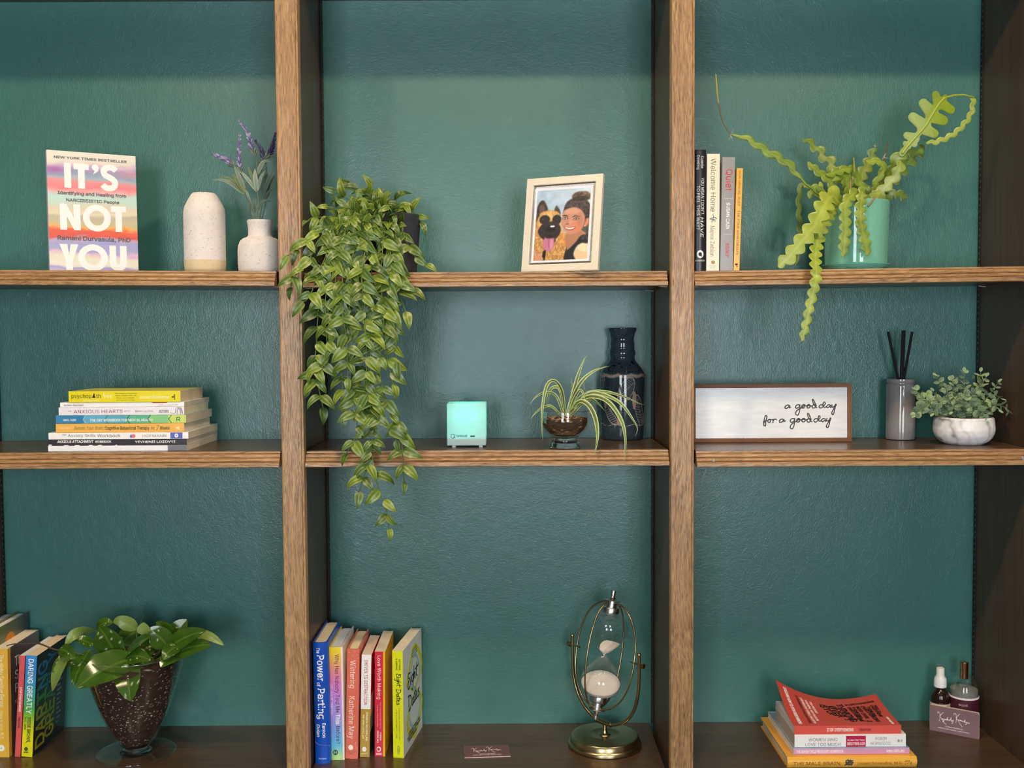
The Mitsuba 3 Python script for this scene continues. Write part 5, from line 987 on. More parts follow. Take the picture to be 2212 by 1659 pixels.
put(part(k, 'foot'), lathe([(0, 0.0045), (ru(27), 0.0045), (ru(60), 0.0040), (ru(80), 0.0030), (ru(82), 0.0026)], 80), None, 'm_thin_glass', 40, trans(*URN))
put(part(k, 'foot_rim'), tube([(ru(82) * math.cos(t), ru(82) * math.sin(t), 0.0022) for t in np.linspace(0, 2 * math.pi, 97)], 0.0016, 8, False), None, 'm_glass', True, trans(*URN))
put(part(k, 'stem'), lathe([(0, 0.0048), (ru(34), 0.0048), (ru(29), 0.0090), (ru(26.5), 0.0150), (ru(27), hu(1616)), (ru(31), hu(1607)), (0, hu(1609.5))], 64), None, 'm_glass', 40, trans(*URN))
sp = [(0, hu(1607.5)), (ru(25), hu(1604)), (ru(39), hu(1590)), (ru(55), hu(1561)), (ru(73), hu(1520)), (ru(86.5), hu(1479)), (ru(96.5), hu(1445)), (ru(101), hu(1425))]
def urnsoil(v, n):
    g = meshkit.fbm(v * 90, 4, 3)[:, None]; c = np.array([[58, 42, 36]]) * (0.65 + 0.7 * g)
    k1 = meshkit.noise(v * 400, 12); k2 = meshkit.noise(v * 800, 21); zone = meshkit.noise(v * 40, 5)
    w_ = (k1 > 0.90 - 0.16 * zone) & (zone > 0.35) | (k2 > 0.93)
    return np.where(w_[:, None], np.array([[226, 214, 206]]), c)
k2 = thing('potting_soil', 'dark soil with white perlite grains filling the glass urn', 'soil', kind='stuff')
put(k2, cat(dense_lathe(sp, 260, 0.0011), soil_top(ru(100.5), hu(1425), 60, 6, 0.004, 0.006)), urnsoil, 'm_matte', 60, trans(*URN))

# hourglass on a swivel stand
zh = ZB; HG = np.array([0.1856, 1.9832 + 0.112, zh]); HG[0] = W(1306.4, 1600, HG[1])[0]
hz = lambda v: W(1306, v, HG[1])[2] - zh
k = thing('hourglass', 'antique brass swivel hourglass with white sand, in the right of the lower middle bay', 'hourglass')
RB_ = 0.0755
pr = [(0, 0.0004), (RB_ - 0.003, 0), (RB_, 0.0015), (RB_, 0.006), (RB_ - 0.0015, 0.0085), (RB_ - 0.004, 0.0105), (RB_ - 0.005, 0.0180), (RB_ - 0.008, 0.0215), (RB_ - 0.014, 0.0228), (0.032, 0.0240), (0.028, 0.0240), (0.024, 0.0225), (0.0125, 0.0225), (0.0110, 0.0245), (0.0062, 0.0262), (0.0050, 0.0300), (0.0042, 0.0330), (0.0042, hz(1562)), (0, hz(1562))]
put(part(k, 'base'), lathe(pr, 80), None, 'm_brass', 35, trans(*HG))
PV = HG + np.array([0, 0, hz(1414)])                 # the pivot centre
ya = unit([0.669, -0.743, 0.0]); zb_ = np.array([0.743, 0.669, 0]); LW = 0.0925
zl = hz(1562) - hz(1414)                               # lowest point of the yoke below the pivots
U = []
for t in np.linspace(0, math.pi, 41):
    q = np.cos(t); z = zl * np.sin(t) ** 0.62
    U.append(PV + ya * (-LW * q) * (1.0 - 0.0 * np.sin(t)) + np.array([0, 0, z]))
U = [PV - ya * LW + np.array([0, 0, 0.017])] + U + [PV + ya * LW + np.array([0, 0, 0.017])]
put(part(k, 'yoke'), tube(U, 0.0033, 12), None, 'm_brass', 50)
put(part(k, 'yoke_sleeve'), tube([PV + ya * -0.018 + [0, 0, zl * 0.993], PV + ya * 0.018 + [0, 0, zl * 0.993]], 0.0052, 16), None, 'm_brass', 35)
for sg in (-1, 1):
    e = PV + ya * sg * LW
    put(part(k, 'finial'), trimesh.creation.icosphere(2, 0.0044).apply_translation(e + [0, 0, 0.020]), None, 'm_brass', True)
    put(part(k, 'pivot_screw'), tube([e - ya * sg * 0.022, e + ya * sg * 0.005, e + ya * sg * 0.006, e + ya * sg * 0.0125, e + ya * sg * 0.0130], [0.0018, 0.0018, 0.0050, 0.0050, 0.0042], 14), None, 'm_brass', 35)
ta = unit(np.array([0, 0, math.cos(0.215)]) + zb_ * math.sin(0.215)); tb = np.cross(ta, ya); tb = unit(tb)
MH = frame(PV, ya, np.cross(ta, ya), ta)               # the tilted cage: z its long axis
HL = 0.108
for r0, ang in ((0.0790, 0.0), (0.0530, math.pi / 2)):
    pts = []
    for t in np.linspace(0, 2 * math.pi, 81)[:-1]:
        sx, cz = math.sin(t), math.cos(t)
        x = r0 * np.sign(sx) * abs(sx) ** 0.85; z = HL * np.sign(cz) * abs(cz) ** 0.9
        pts.append((x * math.cos(ang), x * math.sin(ang), z))
    pts.append(pts[0]); put(part(k, 'cage_ring'), tube(pts, 0.0019, 8, False), None, 'm_brass', True, MH)
for sg in (-1, 1):
    cap = [(0, 0.085), (0.0165, 0.085), (0.0170, 0.087), (0.0170, 0.094), (0.0160, 0.096), (0.0105, 0.0965), (0.0105, 0.1095), (0.0165, 0.1100), (0.0170, 0.1115), (0.0120, 0.1125), (0.0080, 0.1140), (0.0060, 0.1160), (0.0042, 0.1190), (0.0042, 0.1220), (0.0052, 0.1230), (0.0052, 0.1300), (0.0046, 0.1310), (0, 0.1312)]
    m = lathe(cap, 32)
    if sg < 0: m.apply_transform(rotx(math.pi))
    put(part(k, 'cap'), m, None, 'm_steel', 35, MH)
bulb = [(0, 0.0865), (0.012, 0.0860), (0.0255, 0.0815), (0.0355, 0.0720), (0.0405, 0.0600), (0.0405, 0.0490), (0.0360, 0.0370), (0.0270, 0.0230), (0.0155, 0.0105), (0.0075, 0.0036), (0.0046, 0.0)]
full = bulb + [(r, -z) for r, z in bulb[-2::-1]]
o = smooth_prof(full, 4); o[:, 0] = np.maximum(o[:, 0], 0); o[0, 0] = o[-1, 0] = 0
put(part(k, 'glass_bulb'), lathe(o[::-1], 56), None, 'm_thin_glass', True, MH)
def inner_r(z): return np.interp(z, o[::-1, 1], o[::-1, 0]) - 0.0012
g_ = MH[:3, :3].T @ unit(np.array([0, -0.42, 1.0])); g2_ = MH[:3, :3].T @ unit(np.array([-0.30, -0.25, 1.0]))
def sand(zlo, zhi, level, g):
    zs2 = np.linspace(zlo, zhi, 60); n = 64; a = np.arange(n) * 2 * np.pi / n; v = []
    for z in zs2:
        r = max(inner_r(z), 0.0002)
        for t in a:
            p = np.array([r * math.cos(t), r * math.sin(t), z]); hgt = p @ g
            if hgt > level: p = p - np.array([0, 0, 1.0]) * (hgt - level) / g[2]; q = inner_r(p[2]); rr = np.hypot(p[0], p[1]); p[:2] *= min(1, q / max(rr, 1e-6))
            v.append(p)
    f = []
    for i in range(len(zs2) - 1):
        for j in range(n):
            p, q = i * n + j, i * n + (j + 1) % n; f += [[p, q, q + n], [p, q + n, p + n]]
    v.append(np.mean(v[:n], 0)); v.append(np.mean(v[-n:], 0)); N = len(v)
    for j in range(n): f += [[N - 2, (j + 1) % n, j], [N - 1, len(zs2) * n - n + j, len(zs2) * n - n + (j + 1) % n]]
    return trimesh.Trimesh(np.array(v), f, process=False)
put(part(k, 'sand'), sand(-0.0845, -0.020, -0.0500, g_), (226, 220, 214), 'm_matte', 50, MH)
put(part(k, 'sand'), sand(0.0050, 0.026, 0.0105, g2_), (226, 220, 214), 'm_matte', 50, MH)

# visiting cards: a flat pile and an upright pile
NAME = [S((8, 30), (2, 22), (14, 16), (24, 36), (24, 62), (18, 90)), S((52, 14), (30, 40), (20, 52), (36, 66), (60, 96), (78, 108)),
        S((44, 64), (46, 74), (56, 66), (58, 84), (48, 92), (60, 76), (68, 66), (70, 74), (78, 66), (82, 74), (92, 48), (90, 72), (98, 66), (104, 74), (112, 62), (108, 74), (122, 44), (120, 70), (128, 74)), S((128, 62), (132, 72), (142, 62), (134, 88), (126, 92)),
        S((150, 18), (144, 10), (158, 4), (168, 24), (168, 50), (164, 78)), S((196, 2), (176, 28), (164, 38), (180, 52), (202, 84), (220, 102)),
        S((184, 50), (190, 56), (196, 50), (198, 58), (206, 50), (210, 58), (218, 52), (222, 60), (230, 54), (236, 62), (242, 40), (242, 62), (252, 56), (256, 64), (248, 80), (262, 62), (270, 58), (274, 66), (284, 60))]
def card_print(k, M, w, h, col):
    st = [[(w * (0.16 + x / 284 * 0.66), h * (0.86 + y / 108 * 0.52)) for x, y in q] for q in NAME]
    put(part(k + '__cards', 'signature'), ribbon2d(st, w * 0.0085, 0.0002), col, 'm_paper', False, M)
    for s_, x, yv, wd, cp_ in (('LCMHC THERAPIST', 0.33, 0.245, 0.36, 0.035), ('OFFERING CLIENT-FOCUSED HOLISTIC THERAPY', 0.18, 0.150, 0.64, 0.034)):
        m = text(s_, w * wd, h * cp_, True, depth=0.0002); m.apply_translation((w * x, h * yv, 0)); put(part(k + '__cards', 'lettering'), m, col, 'm_paper', False, M)
CARD, EDGE_ = (108, 80, 84), (226, 196, 196)
ca, cb2 = WS(1003.7, 1638, ZB), WS(1102.7, 1634.6, ZB); cw = 0.089; dirx = unit(cb2 - ca); diry = np.array([-dirx[1], dirx[0], 0])
k = thing('card_pile', 'small flat pile of mauve visiting cards on the lower middle base board', 'visiting cards')
Mc = frame(ca + [0, 0, 0], dirx, diry, (0, 0, 1)); cw = np.linalg.norm((cb2 - ca)[:2]); chh = cw * 0.63
put(part(k, 'cards'), cat(*[bar(0, cw, 0, chh, 0.0006 * i, 0.0006 * i + 0.0005) for i in range(3)]), lambda v, n: np.where(n[:, 2:3] > 0.5, np.array([CARD], float), np.array([EDGE_], float)), 'm_paper', False, Mc)
card_print(k, Mc @ trans(0, 0, 0.00172), cw, chh, (244, 224, 222))
k = thing('card_pile', 'upright pile of mauve visiting cards leaning on the two bottles in the lower right corner', 'visiting cards')
ya_ = -0.6089; rr = np.array([math.cos(ya_), math.sin(ya_), 0]); bb = np.array([-math.sin(ya_), math.cos(ya_), 0]); CW, CH = 0.0968, 0.0546
Mc = frame((0.8942, 2.1625, ZB + 0.0003), rr, (0, 0, 1), np.cross(rr, (0, 0, 1.0)))
def rcard(z0, z1): 
    m = trimesh.creation.extrude_polygon(Polygon([(0, 0), (CW, 0), (CW, CH - 0.003), (CW - 0.0009, CH - 0.0009), (CW - 0.003, CH), (0.002, CH), (0, CH - 0.002)]), z1 - z0, engine='earcut'); m.apply_translation((0, 0, z0)); return m
put(part(k, 'cards'), cat(*[rcard(-0.0009 * (i + 1), -0.0009 * i - 0.0001) for i in range(9)]), lambda v, n: np.where(n[:, 2:3] > 0.5, np.array([(128, 100, 106)], float), np.array([(218, 196, 192)], float)), 'm_paper', False, Mc)
card_print(k, Mc @ trans(0, 0, 0.0001), CW, CH, (250, 240, 244))

# two small bottles behind the cards
yq = 2.172; q = W(2030, 1560, yq); s = yq / F; hq = lambda v: W(2030, v, yq)[2] - ZB; rq = lambda p: p * s
SB = np.array([q[0], yq, ZB])
k = thing('spray_bottle', 'small amber spray bottle with a white sprayer and clear cap, behind the upright cards', 'bottle')
put(part(k, 'body'), lathe(smooth_prof([(0, 0.001), (rq(18), 0.0005), (rq(20.5), 0.004), (rq(20.8), hq(1525)), (rq(20), hq(1508)), (rq(17), hq(1496)), (rq(11), hq(1488)), (rq(8), hq(1484)), (rq(8), hq(1478)), (0, hq(1478))], 3), 48), (34, 22, 12), 'm_glaze', True, trans(*SB))
put(part(k, 'paper_label'), lathe([(rq(21.0), 0.006), (rq(21.2), 0.007), (rq(21.2), hq(1516)), (rq(21.0), hq(1515))], 48), (196, 180, 156), 'm_paper', 30, trans(*SB))
put(part(k, 'collar'), lathe([(0, hq(1483)), (rq(12.6), hq(1483)), (rq(13.2), hq(1481)), (rq(13.0), hq(1469)), (rq(12.2), hq(1464)), (rq(11.4), hq(1463)), (0, hq(1462))], 40), (238, 240, 242), 'm_gloss', 35, trans(*SB))
put(part(k, 'sprayer'), lathe([(0, hq(1463)), (rq(10), hq(1463)), (rq(9), hq(1459)), (rq(8.4), hq(1458)), (rq(8.0), hq(1444)), (rq(7.4), hq(1442.5)), (0, hq(1442))], 32), (246, 246, 240), 'm_gloss', 35, trans(*SB))
put(part(k, 'clear_cap'), lathe([(rq(11.6), hq(1463)), (rq(10.6), hq(1438.5)), (rq(9.6), hq(1436.6)), (0, hq(1436))], 40), None, 'm_thin_glass', 35, trans(*SB))
yq = 2.165; q = W(2081, 1560, yq); s = yq / F; hq = lambda v: W(2081, v, yq)[2] - ZB
PB = np.array([q[0], yq, ZB])
k = thing('perfume_bottle', 'domed clear perfume bottle with a rose gold cap and plum label, lower right corner', 'bottle')
dome = [(rq(30), hq(1565)), (rq(30.4), hq(1500)), (rq(29.6), hq(1490)), (rq(27), hq(1478)), (rq(22.5), hq(1468)), (rq(15), hq(1461)), (rq(7), hq(1458)), (0, hq(1457.5))]
dome = [(0, 0.0006), (rq(28), 0.0004)] + dome
put(part(k, 'body'), lathe(dome, 56), None, 'm_thin_glass', 50, trans(*PB))
put(part(k, 'liquid'), lathe([(0, 0.003), (rq(28), 0.003), (rq(28.2), 0.01), (rq(28.2), hq(1487)), (rq(27.8), hq(1486.6)), (0, hq(1486.6))], 48), (128, 132, 128), 'm_gloss', 35, trans(*PB))
put(part(k, 'label_band'), lathe([(rq(30.6), 0.004), (rq(30.9), 0.005), (rq(31.0), hq(1503)), (rq(30.6), hq(1503))], 56), (70, 22, 42), 'm_paper', 30, trans(*PB))
put(part(k, 'label_edge'), lathe([(rq(30.9), hq(1503.4)), (rq(31.1), hq(1503)), (rq(31.0), hq(1499.5)), (rq(30.4), hq(1499.2))], 56), (232, 222, 222), 'm_paper', 30, trans(*PB))
m = text('wood', 0.017, 0.0052, False); v = m.vertices; al = -math.pi / 2 - 0.75 + v[:, 0] / rq(31); rad_ = rq(31.0) + 0.0002 + v[:, 2]
put(part(k + '__label_band', 'lettering'), trimesh.Trimesh(np.stack([rad_ * np.cos(al), rad_ * np.sin(al), hq(1516) + v[:, 1]], 1), m.faces, process=False), (206, 176, 176), 'm_paper', False, trans(*PB))
put(part(k, 'cap'), lathe([(0, hq(1465)), (rq(8.2), hq(1465)), (rq(8.6), hq(1464)), (rq(8.6), hq(1430.5)), (rq(8.2), hq(1429.6)), (0, hq(1429.4))], 40), None, 'm_rose_gold', 35, trans(*PB))
# ------------------------------------------------------------------ plants
def curve(pts, k):
    """k points evenly spaced along a Catmull-Rom curve through pts."""
    p = smooth_prof(np.asarray(pts, float), 8); d = np.concatenate([[0], np.cumsum(np.linalg.norm(np.diff(p, axis=0), axis=1))])
    s = np.linspace(0, d[-1], k); return np.stack([np.interp(s, d, p[:, i]) for i in range(p.shape[1])], 1)

def blade(pts, wl, wr=None, face=(0, -1, 0), k=14, m=4, fold=0.0, thick=0.0, twist=0.0):
    """A leaf along pts: wl(t), wr(t) half widths; face: the way its upper side looks. -> mesh and (t, s), s from -1 to 1 across."""
    c = curve(pts, k) if len(pts) > 2 else np.linspace(pts[0], pts[1], k)
    t = np.gradient(c, axis=0); t /= np.linalg.norm(t, axis=1, keepdims=True) + 1e-12
    T = np.linspace(0, 1, k); f = np.tile(np.asarray(face, float), (k, 1))
    side = np.cross(t, f); bad = np.linalg.norm(side, axis=1) < 0.15
    side[bad] = np.cross(t[bad], [0.3, 0.2, 1.0]); side /= np.linalg.norm(side, axis=1, keepdims=True)
    n = np.cross(side, t)
    if twist:
        a = twist * T; side, n = side * np.cos(a)[:, None] + n * np.sin(a)[:, None], n * np.cos(a)[:, None] - side * np.sin(a)[:, None]
    wr = wl if wr is None else wr
    L, R = np.maximum(np.array([wl(x) for x in T]), 1e-5), np.maximum(np.array([wr(x) for x in T]), 1e-5)
    S_ = np.linspace(-1, 1, 2 * m + 1)
    V, TS = [], []
    for s in S_:
        w = np.where(s < 0, L, R) * s
        h = fold * np.abs(w)
        V.append(c + side * w[:, None] + n * h[:, None]); TS.append(np.stack([T, np.full(k, s)], 1))
    V = np.stack(V, 1); q = 2 * m + 1
    top = V.reshape(-1, 3); TS = np.stack(TS, 1).reshape(-1, 2)
    f = []
    for a in range(k - 1):
        for b in range(q - 1):
            i = a * q + b; f += [[i, i + 1, i + q + 1], [i, i + q + 1, i + q]]
    f = np.array(f)
    if thick > 0:
        prof = np.sqrt(np.clip(1 - S_ ** 2, 0, 1)) * 0.7 + 0.3 * (np.abs(S_) < 0.99)
        off = (n[:, None] * (thick * prof)[None, :, None]).reshape(-1, 3)
        mesh = trimesh.Trimesh(np.vstack([top + off, top - off]), np.vstack([f, f[:, ::-1] + len(top)]), process=False); TS = np.vstack([TS, TS])
    else: mesh = trimesh.Trimesh(top, f, process=False)
    return mesh, TS

def leafput(key, mt, colour, bsdf='m_leaf', M=None, label=None):
    m, ts = mt; c = colour(ts[:, 0], ts[:, 1], m.vertices)
    return put(key, m, lambda v, n: c, bsdf, True, M, label)

def share(key, ply, M):
    scene[key] = {**ply, 'to_world': T4([[float(x) for x in r] for r in M])}

# --- the trailing plant: vines over the pot's rim and the shelf's edge, each leaf a part
rng = random.Random(11)
def ivy_leaf(tone, bend, wid):
    w = lambda t: wid * (np.clip(math.sin(math.pi * min(1, t ** 0.62)), 0, 1) ** 0.9) * (1 - 0.25 * t) if t < 1 else 0
    pts = [(0, 0, 0), (0, 0.35, 0.07 * bend), (0, 0.72, 0.02 * bend), (0, 1.0, -0.16 * bend)]
    m, ts = blade(pts, w, face=(0, 0, 1), k=11, m=5, fold=0.16)
    d, mid, l = tone
    t, s = ts[:, 0], ts[:, 1]
    stripe = 0.72 * np.clip(np.cos(np.abs(s) * math.pi * 2.6) * 0.5 + 0.5, 0, 1) ** 1.5 * np.clip(np.sin(math.pi * np.clip(t, 0, 1)), 0, 1) ** 0.6
    edge = np.clip((np.abs(s) - 0.8) / 0.2, 0, 1)
    c = np.array(d) * (1 - stripe[:, None]) + np.array(l) * stripe[:, None]; c = c * (1 - 0.5 * edge[:, None]) + np.array(mid) * 0.5 * edge[:, None]
    e = mikit.ply(m, 'm_leaf', smooth=True, color=lin(np.clip(c, 0, 255)) * 0.78); return e
TONES = [((74, 100, 32), (154, 172, 78), (146, 168, 82)), ((104, 132, 40), (178, 194, 92), (180, 196, 100)), ((54, 80, 32), (120, 146, 70), (112, 142, 76)), ((122, 148, 42), (186, 200, 90), (194, 206, 104)), ((78, 110, 46), (150, 178, 104), (158, 182, 116))]
IVY = [[ivy_leaf(t, b, w) for b, w in ((1.0, 0.27), (2.0, 0.24))] for t in TONES]
ivy = thing('trailing_plant', 'trailing artificial plant with striped green leaves spilling out of the dark grey pot', 'plant')
PT = PIV + np.array([0, 0, hh])
def at(u, v, y): return W(u, v, y)
VINES = [  # way points in pixels with their depth
    [(838, 470, 2.07), (800, 452, 2.00), (772, 520, 1.945), (768, 640, 1.93), (775, 760, 1.93), (782, 860, 1.93), (798, 940, 1.93), (812, 1030, 1.93), (832, 1090, 1.932), (841, 1142, 1.935)],
    [(840, 468, 2.07), (812, 455, 1.99), (800, 540, 1.94), (806, 660, 1.92), (800, 780, 1.92), (806, 900, 1.92), (800, 985, 1.925), (782, 1040, 1.93), (772, 1078, 1.93)],
    [(835, 470, 2.07), (775, 455, 1.99), (735, 520, 1.93), (722, 620, 1.915), (726, 720, 1.92), (738, 810, 1.925), (742, 890, 1.93)],
    [(830, 470, 2.06), (760, 465, 1.98), (708, 540, 1.93), (690, 640, 1.92), (684, 720, 1.92), (680, 790, 1.92), (690, 850, 1.925), (702, 905, 1.93)],
    [(830, 472, 2.06), (740, 470, 1.98), (690, 520, 1.93), (668, 570, 1.915), (640, 600, 1.91), (632, 628, 1.915)],
    [(828, 474, 2.06), (735, 480, 1.97), (682, 505, 1.93), (650, 535, 1.92), (622, 552, 1.92)],
    [(845, 468, 2.06), (842, 480, 1.99), (835, 560, 1.95), (842, 640, 1.935), (836, 720, 1.93), (846, 800, 1.93), (862, 850, 1.93)],
    [(848, 468, 2.06), (848, 500, 1.985), (856, 580, 1.95), (868, 650, 1.94), (884, 690, 1.94)],
    [(850, 468, 2.07), (864, 492, 2.00), (880, 530, 1.99), (903, 565, 1.985), (922, 572, 1.985)],
    [(845, 468, 2.06), (830, 500, 1.97), (822, 600, 1.93), (828, 700, 1.92), (820, 800, 1.92), (838, 880, 1.925), (862, 930, 1.93), (868, 985, 1.93), (872, 1050, 1.935)],
    [(835, 468, 2.06), (790, 490, 1.96), (752, 580, 1.92), (752, 680, 1.91), (760, 770, 1.915), (764, 860, 1.92), (768, 930, 1.925), (742, 985, 1.93)],
    [(835, 470, 2.06), (770, 500, 1.95), (712, 590, 1.92), (702, 690, 1.915), (704, 770, 1.92), (672, 800, 1.92), (662, 830, 1.925)],
    [(838, 470, 2.06), (800, 500, 1.96), (780, 590, 1.915), (786, 690, 1.91), (788, 790, 1.91), (792, 880, 1.915), (826, 920, 1.92), (850, 960, 1.925)],
    [(832, 470, 2.06), (740, 500, 1.96), (700, 560, 1.92), (668, 640, 1.91), (650, 650, 1.91)],
    [(845, 470, 2.06), (850, 540, 1.96), (838, 640, 1.93), (850, 740, 1.925), (858, 800, 1.925)],
    [(836, 470, 2.06), (752, 520, 1.95), (738, 640, 1.905), (748, 740, 1.905), (752, 840, 1.91)],
    [(846, 468, 2.06), (838, 520, 1.965), (850, 600, 1.945), (880, 625, 1.945), (905, 628, 1.95)],
]
MOUND = [[(840, 468, 2.08), (800, 425, 2.06), (752, 392, 2.05)], [(840, 468, 2.08), (812, 420, 2.07), (800, 390, 2.07)], [(842, 468, 2.08), (850, 430, 2.08), (862, 418, 2.08)], [(845, 470, 2.08), (880, 450, 2.08), (902, 470, 2.07), (915, 492, 2.07)],
         [(838, 468, 2.07), (770, 440, 2.03), (715, 410, 2.02)], [(838, 470, 2.07), (760, 450, 2.02), (700, 445, 2.0)], [(836, 470, 2.07), (750, 470, 2.0), (682, 470, 1.97), (664, 480, 1.96)], [(842, 468, 2.07), (815, 440, 2.02), (780, 428, 2.0)],
         [(845, 468, 2.08), (868, 440, 2.07), (884, 448, 2.06)], [(840, 468, 2.07), (790, 470, 2.0), (740, 440, 1.99)], [(842, 468, 2.06), (830, 445, 2.02), (838, 440, 2.0), (855, 470, 1.99)], [(838, 468, 2.06), (780, 480, 1.99), (730, 505, 1.96)]]
nleaf = 0
def vine(way, step, size, radius=0.0010, mound=False):
    global nleaf
    p = curve([at(*q) for q in way], max(int(len(way) * 7), 16))
    wob = np.array([[rng.uniform(-1, 1) for _ in range(3)] for _ in range(len(p))]) * 0.0016
    p = p + np.cumsum(wob, 0) * 0.35
    put(part(ivy, 'vine'), tube(p, radius, 6), (96, 122, 52), 'm_leaf', True)
    d = np.concatenate([[0], np.cumsum(np.linalg.norm(np.diff(p, axis=0), axis=1))])
    s = 0.014 if mound else 0.045; side = rng.choice((-1, 1))
    while s < d[-1] + 0.001:
        q = np.array([np.interp(min(s, d[-1]), d, p[:, i]) for i in range(3)])
        i = min(int(np.searchsorted(d, s)), len(p) - 1); t = unit(p[i] - p[max(i - 2, 0)])
        last = s + step > d[-1]
        for a in ([0] if last else ([side, -side] if rng.random() < 0.55 else [side])):
            lat = np.array([1.0, 0, 0]) if abs(t[2]) > 0.5 else np.array([0.25, 0, 0.9])
            dirv = unit(t * rng.uniform(0.25, 0.9) + a * lat * rng.uniform(0.6, 1.25) + np.array([0, -1, 0]) * rng.uniform(-0.05, 0.5) + np.array([0, 0, -1]) * rng.uniform(0.0, 0.75 if not mound else 0.2))
            f = unit(np.array([rng.uniform(-0.55, 0.55), -1.0, rng.uniform(-0.1, 0.9)])); f = unit(f - dirv * (f @ dirv))
            L = size * rng.uniform(0.72, 1.12) * (0.86 if last else 1)
            if q[1] > 2.06 and q[2] < PT[2] - 0.005 and not mound: continue
            M = frame(q, np.cross(dirv, f) * L, dirv * L, f * L)
            w = rng.choices(range(5), (3, 4, 2.5, 2.2, 3))[0]
            if nleaf < 300: share(part(ivy, 'leaf'), IVY[w][rng.random() < 0.4], M); nleaf += 1
            else: REST.append(M)
        s += step * rng.uniform(0.75, 1.25); side = -side
REST = []
for w in MOUND: vine(w, 0.0175, 0.034, mound=True)
for w in VINES: vine(w, 0.0255, 0.0375)
if REST:
    ms, cs = [], []
    for i, M in enumerate(REST):
        v0, f0, _, _, c0 = meshkit.WRITTEN[IVY[(0, 4, 1)[i % 3]][0]['filename']]; ms.append(trimesh.Trimesh(v0 @ M[:3, :3].T + M[:3, 3], f0, process=False)); cs.append(c0)
    scene[part(ivy, 'small_leaves')] = mikit.ply(trimesh.util.concatenate(ms), 'm_leaf', smooth=True, color=np.vstack(cs))
    labels[ivy + '__small_leaves'] = {'kind': 'stuff'}

# --- the hoya in the urn: big glossy leaves
hoya = thing('hoya_plant', 'hoya with big glossy dark green leaves growing in the glass urn', 'plant')
def hoya_col(seed, under=False, bright=1.0):
    def f(t, s, v):
        sp = meshkit.noise(v * 700, seed); sp2 = meshkit.noise(v * 260, seed + 4)
        d = np.array([[30, 60, 16]]) if not under else np.array([[104, 132, 62]])
        l = np.array([[72, 106, 28]]) if not under else np.array([[128, 152, 78]])
        g = (0.35 + 0.65 * meshkit.fbm(v * 70, 3, seed))[:, None]
        c = (d * (1 - g) + l * g) * bright
        rib = np.clip(1 - np.abs(s) / 0.05, 0, 1)[:, None] * 0.5; c = c * (1 - rib) + np.array([[120, 146, 70]]) * rib
        if not under: k = ((sp > 0.84) & (sp2 > 0.45))[:, None]; c = np.where(k, np.array([[196, 206, 178]]), c)
        return c
    return f
HY = lambda w: (lambda t: w * np.clip(math.sin(math.pi * np.clip(t, 0, 1) ** 0.80), 0, 1) ** 0.72)
# base and tip in pixels with depth, half width in pixels, sag towards the viewer, which side shows, which way it faces
HL_ = [((294, 1420, 2.03), (164.5, 1487, 1.96), 34, -0.010, 0, (-0.15, -1, 0.75)), ((276, 1431, 2.02), (282, 1515, 1.965), 25, -0.008, 0, (0.1, -1, 0.35)), ((250, 1414, 2.04), (214, 1354, 2.02), 30, 0.004, 0, (-0.2, -1, 0.35)),
      ((268, 1418, 2.04), (328, 1374, 2.0), 19, -0.004, 0, (0.0, -0.6, 0.9)), ((270, 1421, 2.03), (325, 1426, 1.99), 17, -0.006, 0, (0.1, -1, 0.6)), ((355, 1404, 2.06), (446, 1362, 2.02), 19, 0.004, 0, (-0.1, -1, 0.6)),
      ((372, 1412, 2.05), (457, 1393, 2.02), 19, -0.003, 0, (0.1, -1, 0.7)), ((372, 1384, 2.10), (404, 1338, 2.11), 19, 0.0, 0, (0.1, -1, 0.3)), ((376, 1384, 2.08), (337, 1343, 2.09), 15, 0.0, 0, (-0.2, -1, 0.4)),
      ((418, 1366, 2.08), (484, 1394, 2.06), 9, 0.006, 1, (0.3, -1, 0.6)), ((364, 1398, 2.06), (320, 1358, 2.05), 22, 0.004, 0, (-0.1, -1, 0.5)), ((384, 1397, 2.04), (353, 1426, 2.0), 15, -0.005, 0, (0.1, -1, 0.6)),
      ((386, 1414, 2.04), (347, 1442, 2.0), 17, -0.004, 0, (0.0, -0.8, 0.8)), ((206, 1363, 2.08), (140, 1396, 2.03), 12, 0.018, 1, (-0.2, -1, -0.1)), ((152, 1409, 2.02), (113, 1493, 1.99), 17, -0.010, 1, (-0.7, -1, 0.1)),
      ((194, 1404, 2.04), (158, 1482, 1.99), 20, -0.006, 0, (-0.4, -1, 0.35)), ((128, 1402, 2.02), (163, 1424, 1.99), 13, -0.004, 0, (0, -1, 0.7)), ((170, 1418, 2.03), (112, 1452, 2.0), 17, -0.004, 0, (-0.3, -1, 0.5)),
      ((208, 1358, 2.10), (244, 1346, 2.10), 13, 0.004, 0, (0, -0.7, 0.8)), ((296, 1360, 2.09), (244, 1344, 2.08), 14, 0.010, 1, (0.0, -1, 0.2)), ((311, 1372, 2.05), (310, 1344, 2.05), 13, 0, 1, (0, -1, 0.2)),
      ((202, 1394, 2.06), (160, 1384, 2.04), 11, 0.004, 0, (0, -0.8, 0.7)), ((262, 1390, 2.10), (300, 1362, 2.11), 20, 0, 0, (0, -1, 0.4)), ((300, 1410, 2.06), (345, 1392, 2.06), 20, 0, 0, (0.1, -1, 0.5)), ((330, 1420, 2.05), (300, 1440, 2.01), 16, 0, 0, (0, -1, 0.6)),
      ((240, 1400, 2.10), (206, 1380, 2.11), 18, 0, 0, (0, -1, 0.4)), ((345, 1400, 2.09), (380, 1372, 2.10), 17, 0, 0, (0, -1, 0.4)), ((230, 1430, 2.02), (190, 1440, 2.0), 17, 0, 0, (0, -1, 0.6))]
